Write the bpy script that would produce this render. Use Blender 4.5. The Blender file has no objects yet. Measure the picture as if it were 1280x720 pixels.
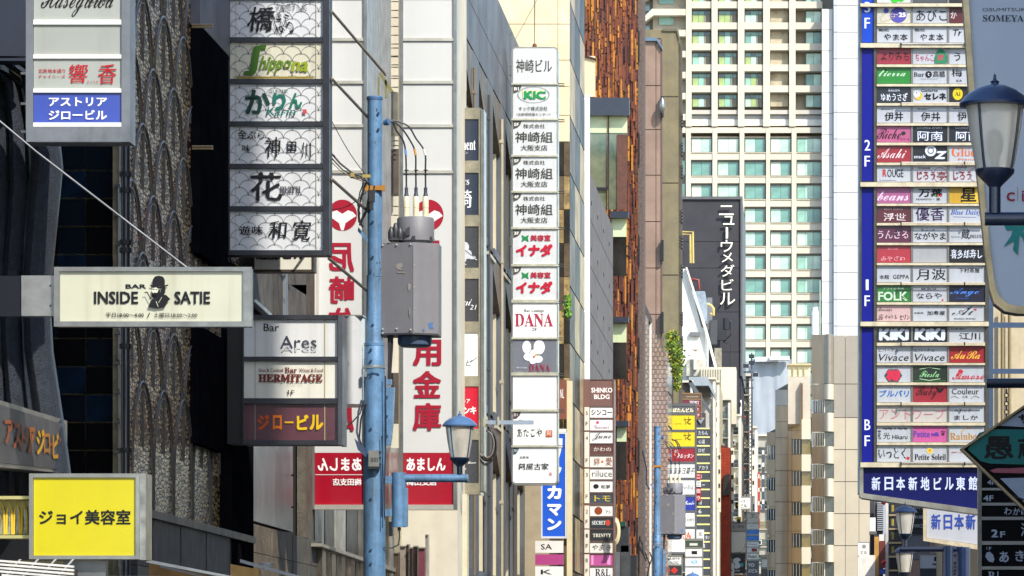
import bpy, math, random
from mathutils import Vector, Matrix, noise
random.seed(7)
R = math.radians
SC = bpy.context.scene
C = SC.collection

# ---------------------------------------------------------------- camera, world, sun, exposure
FPX, VX, VY, EYE = 5400.0, 1000.0, 850.0, 1.6      # focal length and vanishing point in photo pixels, eye height in metres
cam = bpy.data.cameras.new('camera'); camo = bpy.data.objects.new('camera', cam); C.objects.link(camo)
cam.sensor_width = 36.0; cam.lens = FPX / 1280 * 36
cam.shift_x = (640 - VX) / 1280; cam.shift_y = (VY - 360) / 1280
camo.location = (0, 0, EYE); camo.rotation_euler = (R(90), 0, 0)
cam.clip_start = 0.5; cam.clip_end = 6000
SC.camera = camo

SUN_AZ, SUN_EL = 34.0, 40.0      # degrees to the right of straight behind the camera, elevation
w = bpy.data.worlds.new("World"); SC.world = w; w.use_nodes = True
nt = w.node_tree; bg = nt.nodes['Background']
sky = nt.nodes.new('ShaderNodeTexSky'); sky.sky_type = 'NISHITA'; sky.sun_disc = False
sdir = Vector((math.sin(R(SUN_AZ)) * math.cos(R(SUN_EL)), -math.cos(R(SUN_AZ)) * math.cos(R(SUN_EL)), math.sin(R(SUN_EL))))
sky.sun_elevation = R(SUN_EL); sky.sun_rotation = math.atan2(sdir.x, sdir.y)
sky.air_density = 1.0; sky.dust_density = 0.8; sky.ozone_density = 1.4
nt.links.new(sky.outputs[0], bg.inputs[0]); bg.inputs[1].default_value = 0.15
sun = bpy.data.lights.new('sun', 'SUN'); sun.energy = 2.5; sun.angle = R(0.5); sun.color = (1.0, 0.94, 0.84)
suno = bpy.data.objects.new('sun', sun); C.objects.link(suno)
suno.rotation_euler = (-sdir).to_track_quat('-Z', 'Y').to_euler(); suno.location = (20, -20, 60)
SC.view_settings.view_transform = 'Standard'; SC.view_settings.look = 'None'
SC.view_settings.exposure = 1.1; SC.view_settings.gamma = 1.0
SC.cycles.use_denoising = True
SC.cycles.max_bounces = 6

# ---------------------------------------------------------------- helpers
def X(px, Y): return (px - VX) * Y / FPX
def Z(py, Y): return EYE + (VY - py) * Y / FPX
def WY(px, c=-7.5): return FPX * c / (px - VX)           # depth at which a wall x=c shows at column px
def front(Y): return lambda px, py: (X(px, Y), Y, Z(py, Y))
def side(c=-7.5):
    def f(px, py):
        Y = WY(px, c); return (c, Y, Z(py, Y))
    return f
def plane(pA, YA, pB, YB):                               # upright plane through column pA at depth YA and pB at YB
    a = Vector((X(pA, YA), YA)); b = Vector((X(pB, YB), YB)); d = b - a
    def f(px, py):
        k = (px - VX) / FPX                              # ray x = k*y
        t = (k * a.y - a.x) / (d.x - k * d.y); Y = a.y + t * d.y
        return (k * Y, Y, Z(py, Y))
    return f

def lin(h):
    if not isinstance(h, str): return h
    h = h.lstrip('#'); c = [int(h[i:i+2], 16) / 255 for i in (0, 2, 4)]
    return tuple(v / 12.92 if v <= .04045 else ((v + .055) / 1.055) ** 2.4 for v in c)
_m = {}
def mat(col, rough=.6, metal=0.0, var=.12, scale=3.0, bump=0.0, bscale=40.0, streak=0.0, coat=0.0, spec=.5, col2=None, tex=None):
    key = (str(col), rough, metal, var, scale, bump, bscale, streak, coat, spec, str(col2), tex)
    if key in _m: return _m[key]
    m = bpy.data.materials.new('surface_%d' % len(_m)); m.use_nodes = True; _m[key] = m
    N = m.node_tree.nodes; L = m.node_tree.links; b = N['Principled BSDF']
    c = lin(col)
    b.inputs['Roughness'].default_value = rough; b.inputs['Metallic'].default_value = metal
    b.inputs['Coat Weight'].default_value = coat; b.inputs['Coat Roughness'].default_value = .08
    b.inputs['Specular IOR Level'].default_value = spec
    tc = N.new('ShaderNodeTexCoord'); src = tc.outputs['Object']
    n = N.new('ShaderNodeTexNoise'); n.inputs['Scale'].default_value = scale; n.inputs['Detail'].default_value = 6; n.inputs['Roughness'].default_value = .65
    L.new(src, n.inputs['Vector'])
    mx = N.new('ShaderNodeMix'); mx.data_type = 'RGBA'
    c2 = lin(col2) if col2 else tuple(v * (1 - var) for v in c)
    c1 = c if col2 else tuple(min(.95, v * (1 + var * .5)) for v in c)
    mx.inputs[6].default_value = (*c1, 1); mx.inputs[7].default_value = (*c2, 1)
    rp = N.new('ShaderNodeMapRange'); rp.inputs[1].default_value = .35; rp.inputs[2].default_value = .68
    L.new(n.outputs['Fac'], rp.inputs[0]); L.new(rp.outputs[0], mx.inputs[0]); out = mx.outputs[2]
    if streak:
        mp = N.new('ShaderNodeMapping'); mp.inputs['Scale'].default_value = (scale * 2.2, scale * 2.2, scale * .12)
        s = N.new('ShaderNodeTexNoise'); s.inputs['Scale'].default_value = 1.6; s.inputs['Detail'].default_value = 5
        L.new(src, mp.inputs[0]); L.new(mp.outputs[0], s.inputs['Vector'])
        r2 = N.new('ShaderNodeMapRange'); r2.inputs[1].default_value = .5; r2.inputs[2].default_value = .78; r2.inputs[4].default_value = streak
        L.new(s.outputs['Fac'], r2.inputs[0])
        m2 = N.new('ShaderNodeMix'); m2.data_type = 'RGBA'; L.new(r2.outputs[0], m2.inputs[0]); L.new(out, m2.inputs[6])
        m2.inputs[7].default_value = (c[0] * .45 + .02, c[1] * .38 + .012, c[2] * .3 + .006, 1); out = m2.outputs[2]
    L.new(out, b.inputs['Base Color'])
    rr = N.new('ShaderNodeMapRange'); rr.inputs[3].default_value = max(.03, rough - .1); rr.inputs[4].default_value = min(1, rough + .12)
    L.new(n.outputs['Fac'], rr.inputs[0]); L.new(rr.outputs[0], b.inputs['Roughness'])
    if bump:
        if tex == 'pebble':
            t2 = N.new('ShaderNodeTexVoronoi'); o2 = t2.outputs['Distance']
        else:
            t2 = N.new('ShaderNodeTexNoise'); t2.inputs['Detail'].default_value = 5; o2 = t2.outputs['Fac']
        t2.inputs['Scale'].default_value = bscale; L.new(src, t2.inputs['Vector'])
        bp = N.new('ShaderNodeBump'); bp.inputs['Strength'].default_value = bump; bp.inputs['Distance'].default_value = .03
        L.new(o2, bp.inputs['Height']); L.new(bp.outputs[0], b.inputs['Normal'])
    return m
def ink(h, rough=.5): return mat(h, rough=rough, var=.1, scale=9, spec=.3)
def glass(col='#20343a', rough=.06, var=.2): return mat(col, rough=rough, var=var, scale=.8, coat=.6, spec=.8, bump=.05, bscale=.7)

class M:
    def __init__(s): s.v = []; s.f = []; s.m = []
    def add(s, vs, fs, m=0):
        o = len(s.v); s.v += [tuple(v) for v in vs]; s.f += [tuple(i + o for i in f) for f in fs]; s.m += [m] * len(fs); return s
    def box(s, x0, x1, y0, y1, z0, z1, m=0):
        if x0 > x1: x0, x1 = x1, x0
        if y0 > y1: y0, y1 = y1, y0
        if z0 > z1: z0, z1 = z1, z0
        v = [(x, y, z) for z in (z0, z1) for y in (y0, y1) for x in (x0, x1)]
        return s.add(v, [(0, 2, 3, 1), (4, 5, 7, 6), (0, 1, 5, 4), (2, 6, 7, 3), (0, 4, 6, 2), (1, 3, 7, 5)], m)
    def pb(s, x0, y0, x1, y1, Y, t=.1, m=0, dy=0):         # box whose front shows at that photo rectangle, at depth Y; t thick
        return s.box(X(x0, Y), X(x1, Y), Y + dy, Y + dy + t, Z(y0, Y), Z(y1, Y), m)
    def prism(s, pts, off, m=0, capback=True):             # closed outline of 3D points, extruded by vector off
        n = len(pts); a = [Vector(p) for p in pts]; o = Vector(off)
        nn = Vector((0, 0, 0))
        for i in range(n): nn += a[i].cross(a[(i + 1) % n])
        if nn.dot(o) > 0: a.reverse()
        b = [p + o for p in a]
        fs = [tuple(range(n))]
        if capback: fs.append(tuple(range(2 * n - 1, n - 1, -1)))
        fs += [(i, n + i, n + (i + 1) % n, (i + 1) % n) for i in range(n)]
        return s.add(a + b, fs, m)
    def pp(s, poly, P, off, m=0, dn=0):                    # prism from photo-pixel outline on plane P
        o = Vector(off).normalized() * dn
        return s.prism([Vector(P(*p)) + o for p in poly], off, m)
    def flat(s, pts, m=0): return s.add(pts, [tuple(range(len(pts)))], m)
    def tube(s, pts, r, n=8, m=0, cap=True):
        pts = [Vector(p) for p in pts]; rs = r if isinstance(r, (list, tuple)) else [r] * len(pts)
        d0 = (pts[1] - pts[0]).normalized(); up = Vector((0, 0, 1)) if abs(d0.z) < .9 else Vector((0, 1, 0))
        u = d0.cross(up).normalized(); vs = []
        for i, p in enumerate(pts):
            d = (pts[min(i + 1, len(pts) - 1)] - pts[max(i - 1, 0)]).normalized()
            u = (u - d * u.dot(d)).normalized(); w_ = d.cross(u)
            for k in range(n):
                a = 2 * math.pi * k / n; vs.append(p + (u * math.cos(a) + w_ * math.sin(a)) * rs[i])
        fs = [(i * n + k, i * n + (k + 1) % n, (i + 1) * n + (k + 1) % n, (i + 1) * n + k) for i in range(len(pts) - 1) for k in range(n)]
        if cap: fs += [tuple(range(n - 1, -1, -1)), tuple(range((len(pts) - 1) * n, len(pts) * n))]
        return s.add(vs, fs, m)
    def lathe(s, c, prof, n=24, m=0, cap=True, a0=0, a1=2 * math.pi):   # prof: (r, z) bottom to top about vertical axis
        full = abs(a1 - a0 - 2 * math.pi) < 1e-6; k_ = n if full else n + 1
        vs = [(c[0] + r * math.cos(a0 + (a1 - a0) * k / n), c[1] + r * math.sin(a0 + (a1 - a0) * k / n), c[2] + z) for r, z in prof for k in range(k_)]
        fs = [(i * k_ + k, i * k_ + (k + 1) % k_, (i + 1) * k_ + (k + 1) % k_, (i + 1) * k_ + k) for i in range(len(prof) - 1) for k in range(n)]
        if cap and full: fs += [tuple(range(n - 1, -1, -1)), tuple(range((len(prof) - 1) * n, len(prof) * n))]
        return s.add(vs, fs, m)

def origin(o):
    v = Vector((0, 0, 0))
    while o is not None: v += o.location; o = o.parent
    return v
def build(name, b, mats, parent=None, label=None, smooth=False, stuff=False, at=None):
    org = origin(parent) if parent else Vector((0, 0, 0))
    loc = Vector((0, 0, 0))
    if parent is None and at is not None: loc = Vector(at)
    if parent is not None and at is not None: loc = Vector(at) - org
    sh = org + loc
    me = bpy.data.meshes.new(name); me.from_pydata([(v[0] - sh.x, v[1] - sh.y, v[2] - sh.z) for v in b.v], [], b.f)
    if not isinstance(mats, (list, tuple)): mats = [mats]
    for q in mats: me.materials.append(q)
    if len(mats) > 1: me.polygons.foreach_set('material_index', b.m)
    if smooth: me.polygons.foreach_set('use_smooth', [True] * len(me.polygons))
    me.update()
    o = bpy.data.objects.new(name, me); C.objects.link(o); o.location = loc
    if parent is not None: o.parent = parent
    if smooth:
        try: me.set_sharp_from_angle(angle=R(38))
        except Exception: pass
    if label: o['label'] = label
    if stuff: o['kind'] = 'stuff'
    return o
def thing(name, label, cat, loc, group=None):
    o = bpy.data.objects.new(name, None); C.objects.link(o); o.location = loc; o.empty_display_size = .3
    o['label'] = label; o['category'] = cat
    if group: o['group'] = group
    return o
def tag(o, label, cat, group=None):
    o['label'] = label; o['category'] = cat
    if group: o['group'] = group
    return o
def struct(o): o['kind'] = 'structure'; return o
def inst(o, parent, loc=None, rot=None, mtl=None):         # copy of a part that shares its mesh
    c = o.copy(); C.objects.link(c); c.parent = parent
    if loc is not None: c.location = Vector(loc) - origin(parent)
    if rot is not None: c.rotation_euler = rot
    return c

# ---------------------------------------------------------------- lettering
def st(t, base):
    o = ''
    for c in t:
        if 'A' <= c <= 'Z': o += chr(base + ord(c) - 65)
        elif 'a' <= c <= 'z': o += chr(base + 26 + ord(c) - 97)
        else: o += c
    return o
SERIF, ITAL, SCRIPT, SANSB = 0x1D400, 0x1D468, 0x1D4D0, 0x1D5D4
_gl = {}; _em = {}
def glyph(s, bold):
    k = (s, bold)
    if k not in _gl:
        c = bpy.data.curves.new('t', 'FONT'); c.body = s; c.resolution_u = 2; c.offset = bold if bold < .0 else 0
        o = bpy.data.objects.new('t', c); me = bpy.data.meshes.new_from_object(o)
        v = [(p.co.x, p.co.y) for p in me.vertices]; f = [tuple(p.vertices) for p in me.polygons]
        if not v: v = [(0, 0), (1, 0), (1, 1)]; f = []
        xs = [p[0] for p in v]; ys = [p[1] for p in v]
        _em[s] = (max(xs) - min(xs) + 1e-9, max(ys) - min(ys) + 1e-9)
        _gl[k] = ([((x - min(xs)) / (max(xs) - min(xs) + 1e-9), 1 - (y - min(ys)) / (max(ys) - min(ys) + 1e-9)) for x, y in v], f)
        bpy.data.objects.remove(o); bpy.data.curves.remove(c); bpy.data.meshes.remove(me)
    return _gl[k]
def T(s, x0, y0, x1, y1, col='#15151a', b=.012, shear=0, style=None, wob=0, mirror=False, arc=0):
    if style: s = st(s, style)
    return ('t', s, x0, y0, x1, y1, col, b, shear, wob, mirror, arc)
def VT(s, x0, y0, x1, y1, col='#15151a', b=.012, gap=.12, mirror=False, shear=0, wob=0):    # characters stacked downwards
    n = len(s); h = (y1 - y0) / n; o = []
    for i, c in enumerate(s):
        ya = y0 + i * h + h * gap / 2; yb = y0 + (i + 1) * h - h * gap / 2
        if c in 'ー': o.append(('r', (x0 + x1) / 2 - (x1 - x0) * .06, ya + h * .05, (x0 + x1) / 2 + (x1 - x0) * .06, yb - h * .05, col)); continue
        o.append(('t', c, x0, ya, x1, yb, col, b, shear, wob, mirror, 0))
    return o
def RECT(x0, y0, x1, y1, col): return ('r', x0, y0, x1, y1, col)
def ELL(cx, cy, rx, ry, col, n=24, inner=0): return ('e', cx, cy, rx, ry, col, n, inner)
def POLY(pts, col): return ('p', pts, col)
def LINE(pts, w_, col): return ('l', pts, w_, col)
def prints(items, P, out, parent, name='lettering', d0=.004, step=.0025, smat=None):
    b = M(); mats = []; cols = []
    out = Vector(out); zs = max(1.0, abs(P(0, 0)[1]) / 40)
    flat = []
    for it in items: flat += it if isinstance(it, list) else [it]
    kk = 0.0
    for it in flat:
        kk += .08 if it[0] == 'l' else 1.0; q = out * (d0 + step * kk)
        col = {'t': 6, 'r': 5, 'e': 5, 'p': 2, 'l': 3}[it[0]]; ck = it[col]
        if ck not in cols: cols.append(ck); mats.append(ink(ck))
        mi = cols.index(ck)
        def Pq(x, y): return Vector(P(x, y)) + q
        if it[0] == 't':
            _, s, x0, y0, x1, y1, c, bo, sh, wob, mir, arc = it
            v, f = glyph(s, min(bo, 0)); ew, eh = _em[s]
            if bo >= .025: offs = [(-.8, -.6), (.8, -.6), (-.8, .6), (.8, .6)] + ([(0, -1), (0, 1), (-1, 0), (1, 0), (0, 0)] if bo > .045 else [(0, 0)])
            elif bo > .006: offs = [(-.7, 0), (.7, 0)]
            else: offs = [(0, 0)]
            bx, by = bo / ew, bo / eh
            for ci, (ox, oy) in enumerate(offs):
                vs = []
                for u, t in v:
                    u = bx + u * (1 - 2 * bx) + ox * bx if bo > 0 else u; t = by + t * (1 - 2 * by) + oy * by if bo > 0 else t
                    if mir: u = 1 - u
                    x = x0 + u * (x1 - x0) + sh * (.5 - t) * (y1 - y0); y = y0 + t * (y1 - y0)
                    if wob:
                        nx = noise.noise(Vector((x * .45, y * .45, len(s)))); ny = noise.noise(Vector((x * .45 + 9, y * .45, 3.3)))
                        x += nx * wob; y += ny * wob
                    vs.append(Pq(x, y) + out * .0002 * ci * zs)
                b.add(vs, f, mi)
        elif it[0] == 'r':
            _, x0, y0, x1, y1, c = it; b.flat([Pq(x0, y1), Pq(x1, y1), Pq(x1, y0), Pq(x0, y0)], mi)
        elif it[0] == 'e':
            _, cx, cy, rx, ry, c, n, inn = it
            ring = [Pq(cx + rx * math.cos(2 * math.pi * i / n), cy - ry * math.sin(2 * math.pi * i / n)) for i in range(n)]
            if inn:
                r2 = [Pq(cx + rx * inn * math.cos(2 * math.pi * i / n), cy - ry * inn * math.sin(2 * math.pi * i / n)) for i in range(n)]
                b.add(ring + r2, [(i, (i + 1) % n, n + (i + 1) % n, n + i) for i in range(n)], mi)
            else: b.flat(ring, mi)
        elif it[0] == 'p': b.flat([Pq(*p) for p in it[1]], mi)
        elif it[0] == 'l':
            _, pts, w_, c = it
            for (xa, ya), (xb, yb) in zip(pts[:-1], pts[1:]):
                L_ = math.hypot(xb - xa, yb - ya) or 1; nx, ny = -(yb - ya) / L_ * w_ / 2, (xb - xa) / L_ * w_ / 2
                b.flat([Pq(xa + nx, ya + ny), Pq(xb + nx, yb + ny), Pq(xb - nx, yb - ny), Pq(xa - nx, ya - ny)], mi)
    if b.v: return build(name, b, mats, parent)

ALU = lambda: mat('#9a9a94', rough=.32, metal=.85, var=.2, scale=4)
STEEL = lambda: mat('#6d6f72', rough=.4, metal=.8, var=.25, scale=5)
DARK = lambda: mat('#1b1d22', rough=.45, metal=.3, var=.3, scale=5)
BLUE = lambda: mat('#5f87ad', rough=.5, metal=.1, var=.3, scale=5, streak=.8, coat=.15, bump=.15, bscale=30)
BLACK = lambda: mat('#08080b', rough=.5, var=.3, scale=4)
def acr(h='#e6e6e2', var=.06, streak=.12, rough=.3): return mat(h, rough=rough, var=var, scale=2.2, streak=streak, coat=.25)

def sign(name, label, Y, x0, y0, x1, y1, D, rows, frame=None, fw=3, ft=.03, bodym=None, cat='sign', group=None, rails=None, px0=None, px1=None, outset=0, top=None, bot=None, P=None):
    """frontal sign box: stiles, rails, one panel (> lettering) per row. rows = [(ya, yb, panel material, [prints])]"""
    frame = frame or ALU(); s = Y / FPX
    t = thing(name, label, cat, (X((x0 + x1) / 2, Y), Y, Z(y1, Y)), group)
    b = M(); b.box(X(x0, Y) + .004, X(x1, Y) - .004, Y + .012, Y + D, Z(y1, Y) + .004, Z(y0, Y) - .004); build('sign_box', b, bodym or frame, t)
    px0 = px0 if px0 is not None else x0 + fw; px1 = px1 if px1 is not None else x1 - fw
    for a, c in ((x0, px0), (px1, x1)):
        b = M(); b.box(X(a, Y), X(c, Y), Y - ft, Y + .0115, Z(y1, Y), Z(y0, Y)); build('frame', b, frame, t)
    ys = [y0] + [v for r in rows for v in r[:2]] + [y1]
    for a, c in zip(ys[0::2], ys[1::2]):
        if c - a > .15:
            b = M(); b.box(X(px0, Y) + .001, X(px1, Y) - .001, Y - ft * .8, Y + .011, Z(c, Y), Z(a, Y)); build('rail', b, rails or frame, t)
    P = front(Y)
    for r in rows:
        ya, yb, m, it = r[:4]
        cols = r[4] if len(r) > 4 else [(px0, px1)]
        b = M(); b.box(X(px0, Y) + .002, X(px1, Y) - .002, Y, Y + .0105, Z(yb, Y) + .001, Z(ya, Y) - .001)
        pn = build('panel', b, m, t)
        if it: prints(it, P, (0, -1, 0), pn)
    return t

def pebble_mat(light, dark, seed=0.0):
    m = bpy.data.materials.new('pebbled'); m.use_nodes = True; N = m.node_tree.nodes; L = m.node_tree.links; b = N['Principled BSDF']
    tc = N.new('ShaderNodeTexCoord'); mp = N.new('ShaderNodeMapping'); mp.inputs['Scale'].default_value = (6, 2.2, 8.5); mp.inputs['Location'].default_value = (seed, seed, 0)
    L.new(tc.outputs['Object'], mp.inputs[0])
    v = N.new('ShaderNodeTexVoronoi'); v.feature = 'DISTANCE_TO_EDGE'; v.inputs['Scale'].default_value = 2.6; L.new(mp.outputs[0], v.inputs['Vector'])
    v2 = N.new('ShaderNodeTexVoronoi'); v2.inputs['Scale'].default_value = 2.6; L.new(mp.outputs[0], v2.inputs['Vector'])
    r = N.new('ShaderNodeMapRange'); r.inputs[1].default_value = .03; r.inputs[2].default_value = .16; L.new(v.outputs['Distance'], r.inputs[0])
    sp = N.new('ShaderNodeSeparateColor'); L.new(v2.outputs['Color'], sp.inputs[0])
    mx = N.new('ShaderNodeMix'); mx.data_type = 'RGBA'; mx.inputs[6].default_value = (*lin(dark), 1); mx.inputs[7].default_value = (*lin(light), 1)
    k = N.new('ShaderNodeMath'); k.operation = 'POWER'; k.inputs[1].default_value = 1.1; L.new(sp.outputs[0], k.inputs[0])
    k2 = N.new('ShaderNodeMath'); k2.operation = 'MULTIPLY'; L.new(k.outputs[0], k2.inputs[0]); L.new(r.outputs[0], k2.inputs[1])
    L.new(k2.outputs[0], mx.inputs[0]); L.new(mx.outputs[2], b.inputs['Base Color'])
    b.inputs['Roughness'].default_value = .24; b.inputs['Specular IOR Level'].default_value = .5
    bp = N.new('ShaderNodeBump'); bp.inputs['Strength'].default_value = 1; bp.inputs['Distance'].default_value = .05; L.new(r.outputs[0], bp.inputs['Height']); L.new(bp.outputs[0], b.inputs['Normal'])
    return m

# ================================================================ THE SETTING: ground, road, pavements
b = M(); b.box(-400, 400, -120, 2500, -.5, -.004); struct(build('ground', b, mat('#6b6a66', rough=.9, scale=.2, var=.3)))
b = M(); b.box(-4.6, 2.6, -60, 700, -.02, .0); struct(build('road', b, mat('#3d3d40', rough=.85, scale=2, var=.35, bump=.3, bscale=60)))
for nm, a, c in (('pavement_left', -7.5, -4.75), ('pavement_right', 2.75, 4.0)):
    b = M(); b.box(a, c, -60, 500, -.02, .13); struct(build(nm, b, mat('#8a857c', rough=.85, scale=3, var=.3)))
for nm, a in (('kerb_left', -4.75), ('kerb_right', 2.6)):
    b = M()
    for k in range(120): b.box(a, a + .15, -60 + k * 4 + .01, -56 + k * 4 - .01, -.02, .14)
    struct(build(nm, b, mat('#a09d96', rough=.8)))
b = M()
for a in (-4.4, 2.3): b.box(a, a + .12, -60, 500, .0, .004)
struct(build('road_marking', b, mat('#d8d6cf', rough=.7, var=.25, scale=8)))

def bldg(label, x0, x1, y0, y1, z1, m, group=None, name='building', cat='building', z0=0):
    t = thing(name, label, cat, ((x0 + x1) / 2, y0, 0), group)
    b = M(); b.box(x0, x1, y0, y1, z0, z1); build('wall', b, m, t)
    return t

# ================================================================ shade-casting right-hand buildings added outside and at the edge of the frame
t = bldg('tall slim building added out of frame on the right to shade the near signs', 4.0, 6.4, 29, 36.8, 36, mat('#8c8880', rough=.8, scale=1))  # unseen block, sized and placed for the shadow it casts
t2 = bldg('lower building added out of frame on the right to shade the right-hand signs', 4.0, 15, 36.9, 74, 16.3, mat('#a79c8a', rough=.8, scale=1))  # unseen block, kept low so its shade stays off the left side
b = M(); b.box(6.401, 10, 26, 31.4, 0, 33); b.box(10.001, 14, 20, 25.4, 0, 30); build('added_rear_wing', b, mat('#8c8880', rough=.8, scale=1), t)  # added rear blocks, stepped to let sunlight past to the pole and signs
for tt, ya, yb, zz in ((t, 29.5, 36, 34), (t2, 38, 72, 15.5)):
    fr = M(); fr.box(3.96, 4.0, 0, 1.6, 0, 1.5); me = None
    for z in [1.2 + 3.2 * k for k in range(int((zz - 2) / 3.2) + 1)]:
        y = ya
        while y + 2 < yb:
            b = M(); b.box(3.97, 3.995, y, y + 1.7, z, z + 1.5, 0); b.box(3.93, 3.969, y - .05, y + 1.75, z - .08, z - .001, 1)
            if me is None: o0 = build('window', b, [glass(), ALU()], tt, at=(4, y, z)); me = o0
            else: inst(me, tt, (4, y, z))
            y += 2.9
    me = None

# ================================================================ ribbed dark building, far left
slate = mat('#2b323e', rough=.8, var=.45, scale=9, bump=1.0, bscale=48, coat=.2)
t = thing('building', 'dark building at the far left with curved textured concrete ribs', 'building', (-9, 40, 0))
b = M(); b.box(-16, -8.15, 30, 44.5, 0, 16); build('wall', b, mat('#0d1016', rough=.5, var=.3), t)
def rib(pts, wd, Y, dep):
    b = M(); n = len(pts); k = 7; vs = []
    for (px, py), ww in zip(pts, wd):
        for j in range(k):
            a = math.pi * j / (k - 1); vs.append((X(px, Y) - math.cos(a) * X(VX + ww, Y) / 2, Y - math.sin(a) * dep, Z(py, Y)))
    fs = [(i * k + j, i * k + j + 1, (i + 1) * k + j + 1, (i + 1) * k + j) for i in range(n - 1) for j in range(k - 1)]
    b.add(vs, fs); return b
ribs = [([(-6, 95), (6, 130), (8, 200), (6, 300), (4, 400), (6, 520), (10, 640)], [20, 24, 26, 26, 24, 24, 24]),
        ([(2, 92), (20, 110), (27, 160), (29, 240), (22, 330), (18, 420), (26, 520), (36, 620)], [18, 22, 24, 26, 26, 26, 26, 26]),
        ([(18, 84), (42, 100), (56, 150), (60, 210), (53, 290), (47, 370), (50, 440), (62, 520), (76, 620)], [20, 26, 34, 38, 36, 32, 34, 34, 34])]
for i, (p, wd) in enumerate(ribs): build('rib', rib(p, wd, 44.2, .5), slate, t, smooth=True)
arcm = mat('#6f7682', rough=.5, var=.3, bump=.6, bscale=22)
for p in ([(0, 76), (14, 80), (30, 90), (44, 108)], [(10, 110), (17, 150), (18, 220), (14, 300), (10, 420), (15, 520)], [(30, 110), (38, 150), (41, 220), (34, 300), (31, 400), (34, 470), (42, 540)]):
    b = M(); b.tube([(X(x, 43.95), 43.95, Z(y, 43.95)) for x, y in p], .034, 6); build('rib_edge', b, arcm, t, smooth=True)
b = M(); b.pb(-40, -260, 35, 70, 43.2, .2); b.pb(-40, 72.5, 36, 76, 43.1, .3); build('dark_panel', b, mat('#2a3140', rough=.35, var=.2, coat=.3), t)
b = M(); b.pb(36, -260, 60, 84, 43.8, .2); build('dark_panel', b, mat('#1a1e28', rough=.4, var=.2), t)
b = M(); b.pb(-60, 590, 80, 700, 43.9, .2); build('dark_panel', b, mat('#14161c', rough=.4, var=.4), t)

# ---------------------------------------------------------------- black tiled wall
t = thing('building', 'black tiled wall with pale grout lines left of the pebbled facade', 'building', (-9, 48.1, 0))
b = M(); b.box(-16, -7.58, 48.06, 48.6, 0, 15.5); build('wall', b, mat('#a39670', rough=.8, var=.5, scale=9), t)
tm = [mat('#07080c', rough=.12, var=.5, scale=2, coat=.9, bump=.25, bscale=2.2), mat('#0a1420', rough=.1, var=.5, scale=2, coat=.9, bump=.35, bscale=3), mat('#0b2034', rough=.1, var=.9, scale=5, coat=.9, bump=.4, bscale=3)]  # blue variants stand in for bluish reflections on the black tiles
Yt = 48.0; first = {}
for r in range(-2, 17):
    for c in range(0, 5):
        x0 = 1 + 35 * c - 34; y0 = 178 + 35 * (r - 5)
        x0 += 35
        if x0 > 141: continue
        x1 = min(x0 + 35, 149); k = random.choice([0, 0, 0, 1, 1, 2, 2]); sh = 1 if x1 - x0 > 20 else 2
        key = (k, sh)
        loc = (X(x0, Yt), Yt, Z(y0 + 35, Yt))
        if key not in first:
            b = M(); b.pb(x0 + .7, y0 + .7, x1 - .5, y0 + 34.3, Yt, .058); first[key] = build('tile', b, tm[k], t, at=loc)
            first[key].rotation_euler = (R(random.uniform(-.5, .5)), 0, R(random.uniform(-.8, .8)))
        else: inst(first[key], t, loc, rot=(R(random.uniform(-.5, .5)), 0, R(random.uniform(-.8, .8))))
b = M(); b.pb(141, 60, 149, 720, 47.7, .3); build('edge_strip', b, mat('#8d8064', rough=.5, metal=.4, var=.5, scale=6), t)
b = M()
for y in range(230, 700, 37): b.pb(143, y, 150, y + 3, 47.6, .1); b.pb(146, y, 148, y + 34, 47.62, .05)
build('pipe_clip', b, STEEL(), t)
t = thing('drainpipe', 'dark drainpipe running down between the black tiles and the pebbled wall', 'pipe', (X(157, 47.4), 47.4, 0))
b = M(); b.tube([(X(157, 47.4), 47.4, 0), (X(157, 47.4), 47.4, 15)], .05, 14); build('pipe', b, mat('#20242e', rough=.4, coat=.3), t, smooth=True)
for y in (235, 300, 310, 120, 215, 430, 560, 640):
    b = M(); b.tube([(X(157, 47.4), 47.4, Z(y, 47.4)), (X(157, 47.4), 47.4, Z(y + 6, 47.4))], .068, 14); build('collar', b, mat('#181b22', rough=.4), t)

# ---------------------------------------------------------------- pebbled facade with arched scales
peb = pebble_mat('#f6cc8c', '#5c3a1c')
pebr = pebble_mat('#dc9a78', '#4a2a1e', 3.0)
rimm = mat('#5e5a54', rough=.35, var=.3, scale=6, coat=.2)
t = thing('building', 'dark pebbled facade moulded with overlapping arched scales', 'building', (-9, 48.5, 0))
b = M(); b.box(-16, -7.62, 48.7, 58.9, 0, 15); build('wall', b, peb, t)
def scale_mesh(flip=0):
    b = M(); n = 14; wv, hv = .78, 1.5; pts = []
    pts.append((-wv, 0))
    for k in range(n + 1):
        a = math.pi - math.pi * k / n; pts.append((wv * math.cos(a), .62 + .88 * math.sin(a)))
    pts.append((wv, 0))
    X_ = lambda w_: -7.612 + .014 * w_ / hv
    b.prism([(X_(q[1]), q[0], q[1]) for q in pts], (-.05, 0, 0), 0)
    rp = [(X_(q[1]) + .008, q[0] * .97, q[1] - .02) for q in pts]
    b.tube(rp, .016, 6, 1)
    rp = [(X_(q[1]) + .004, q[0] * .86, q[1] - .11) for q in pts if q[1] > .3]
    b.tube(rp, .009, 5, 1)
    return b
base = None; base_r = None; Z0 = 3.62
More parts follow.
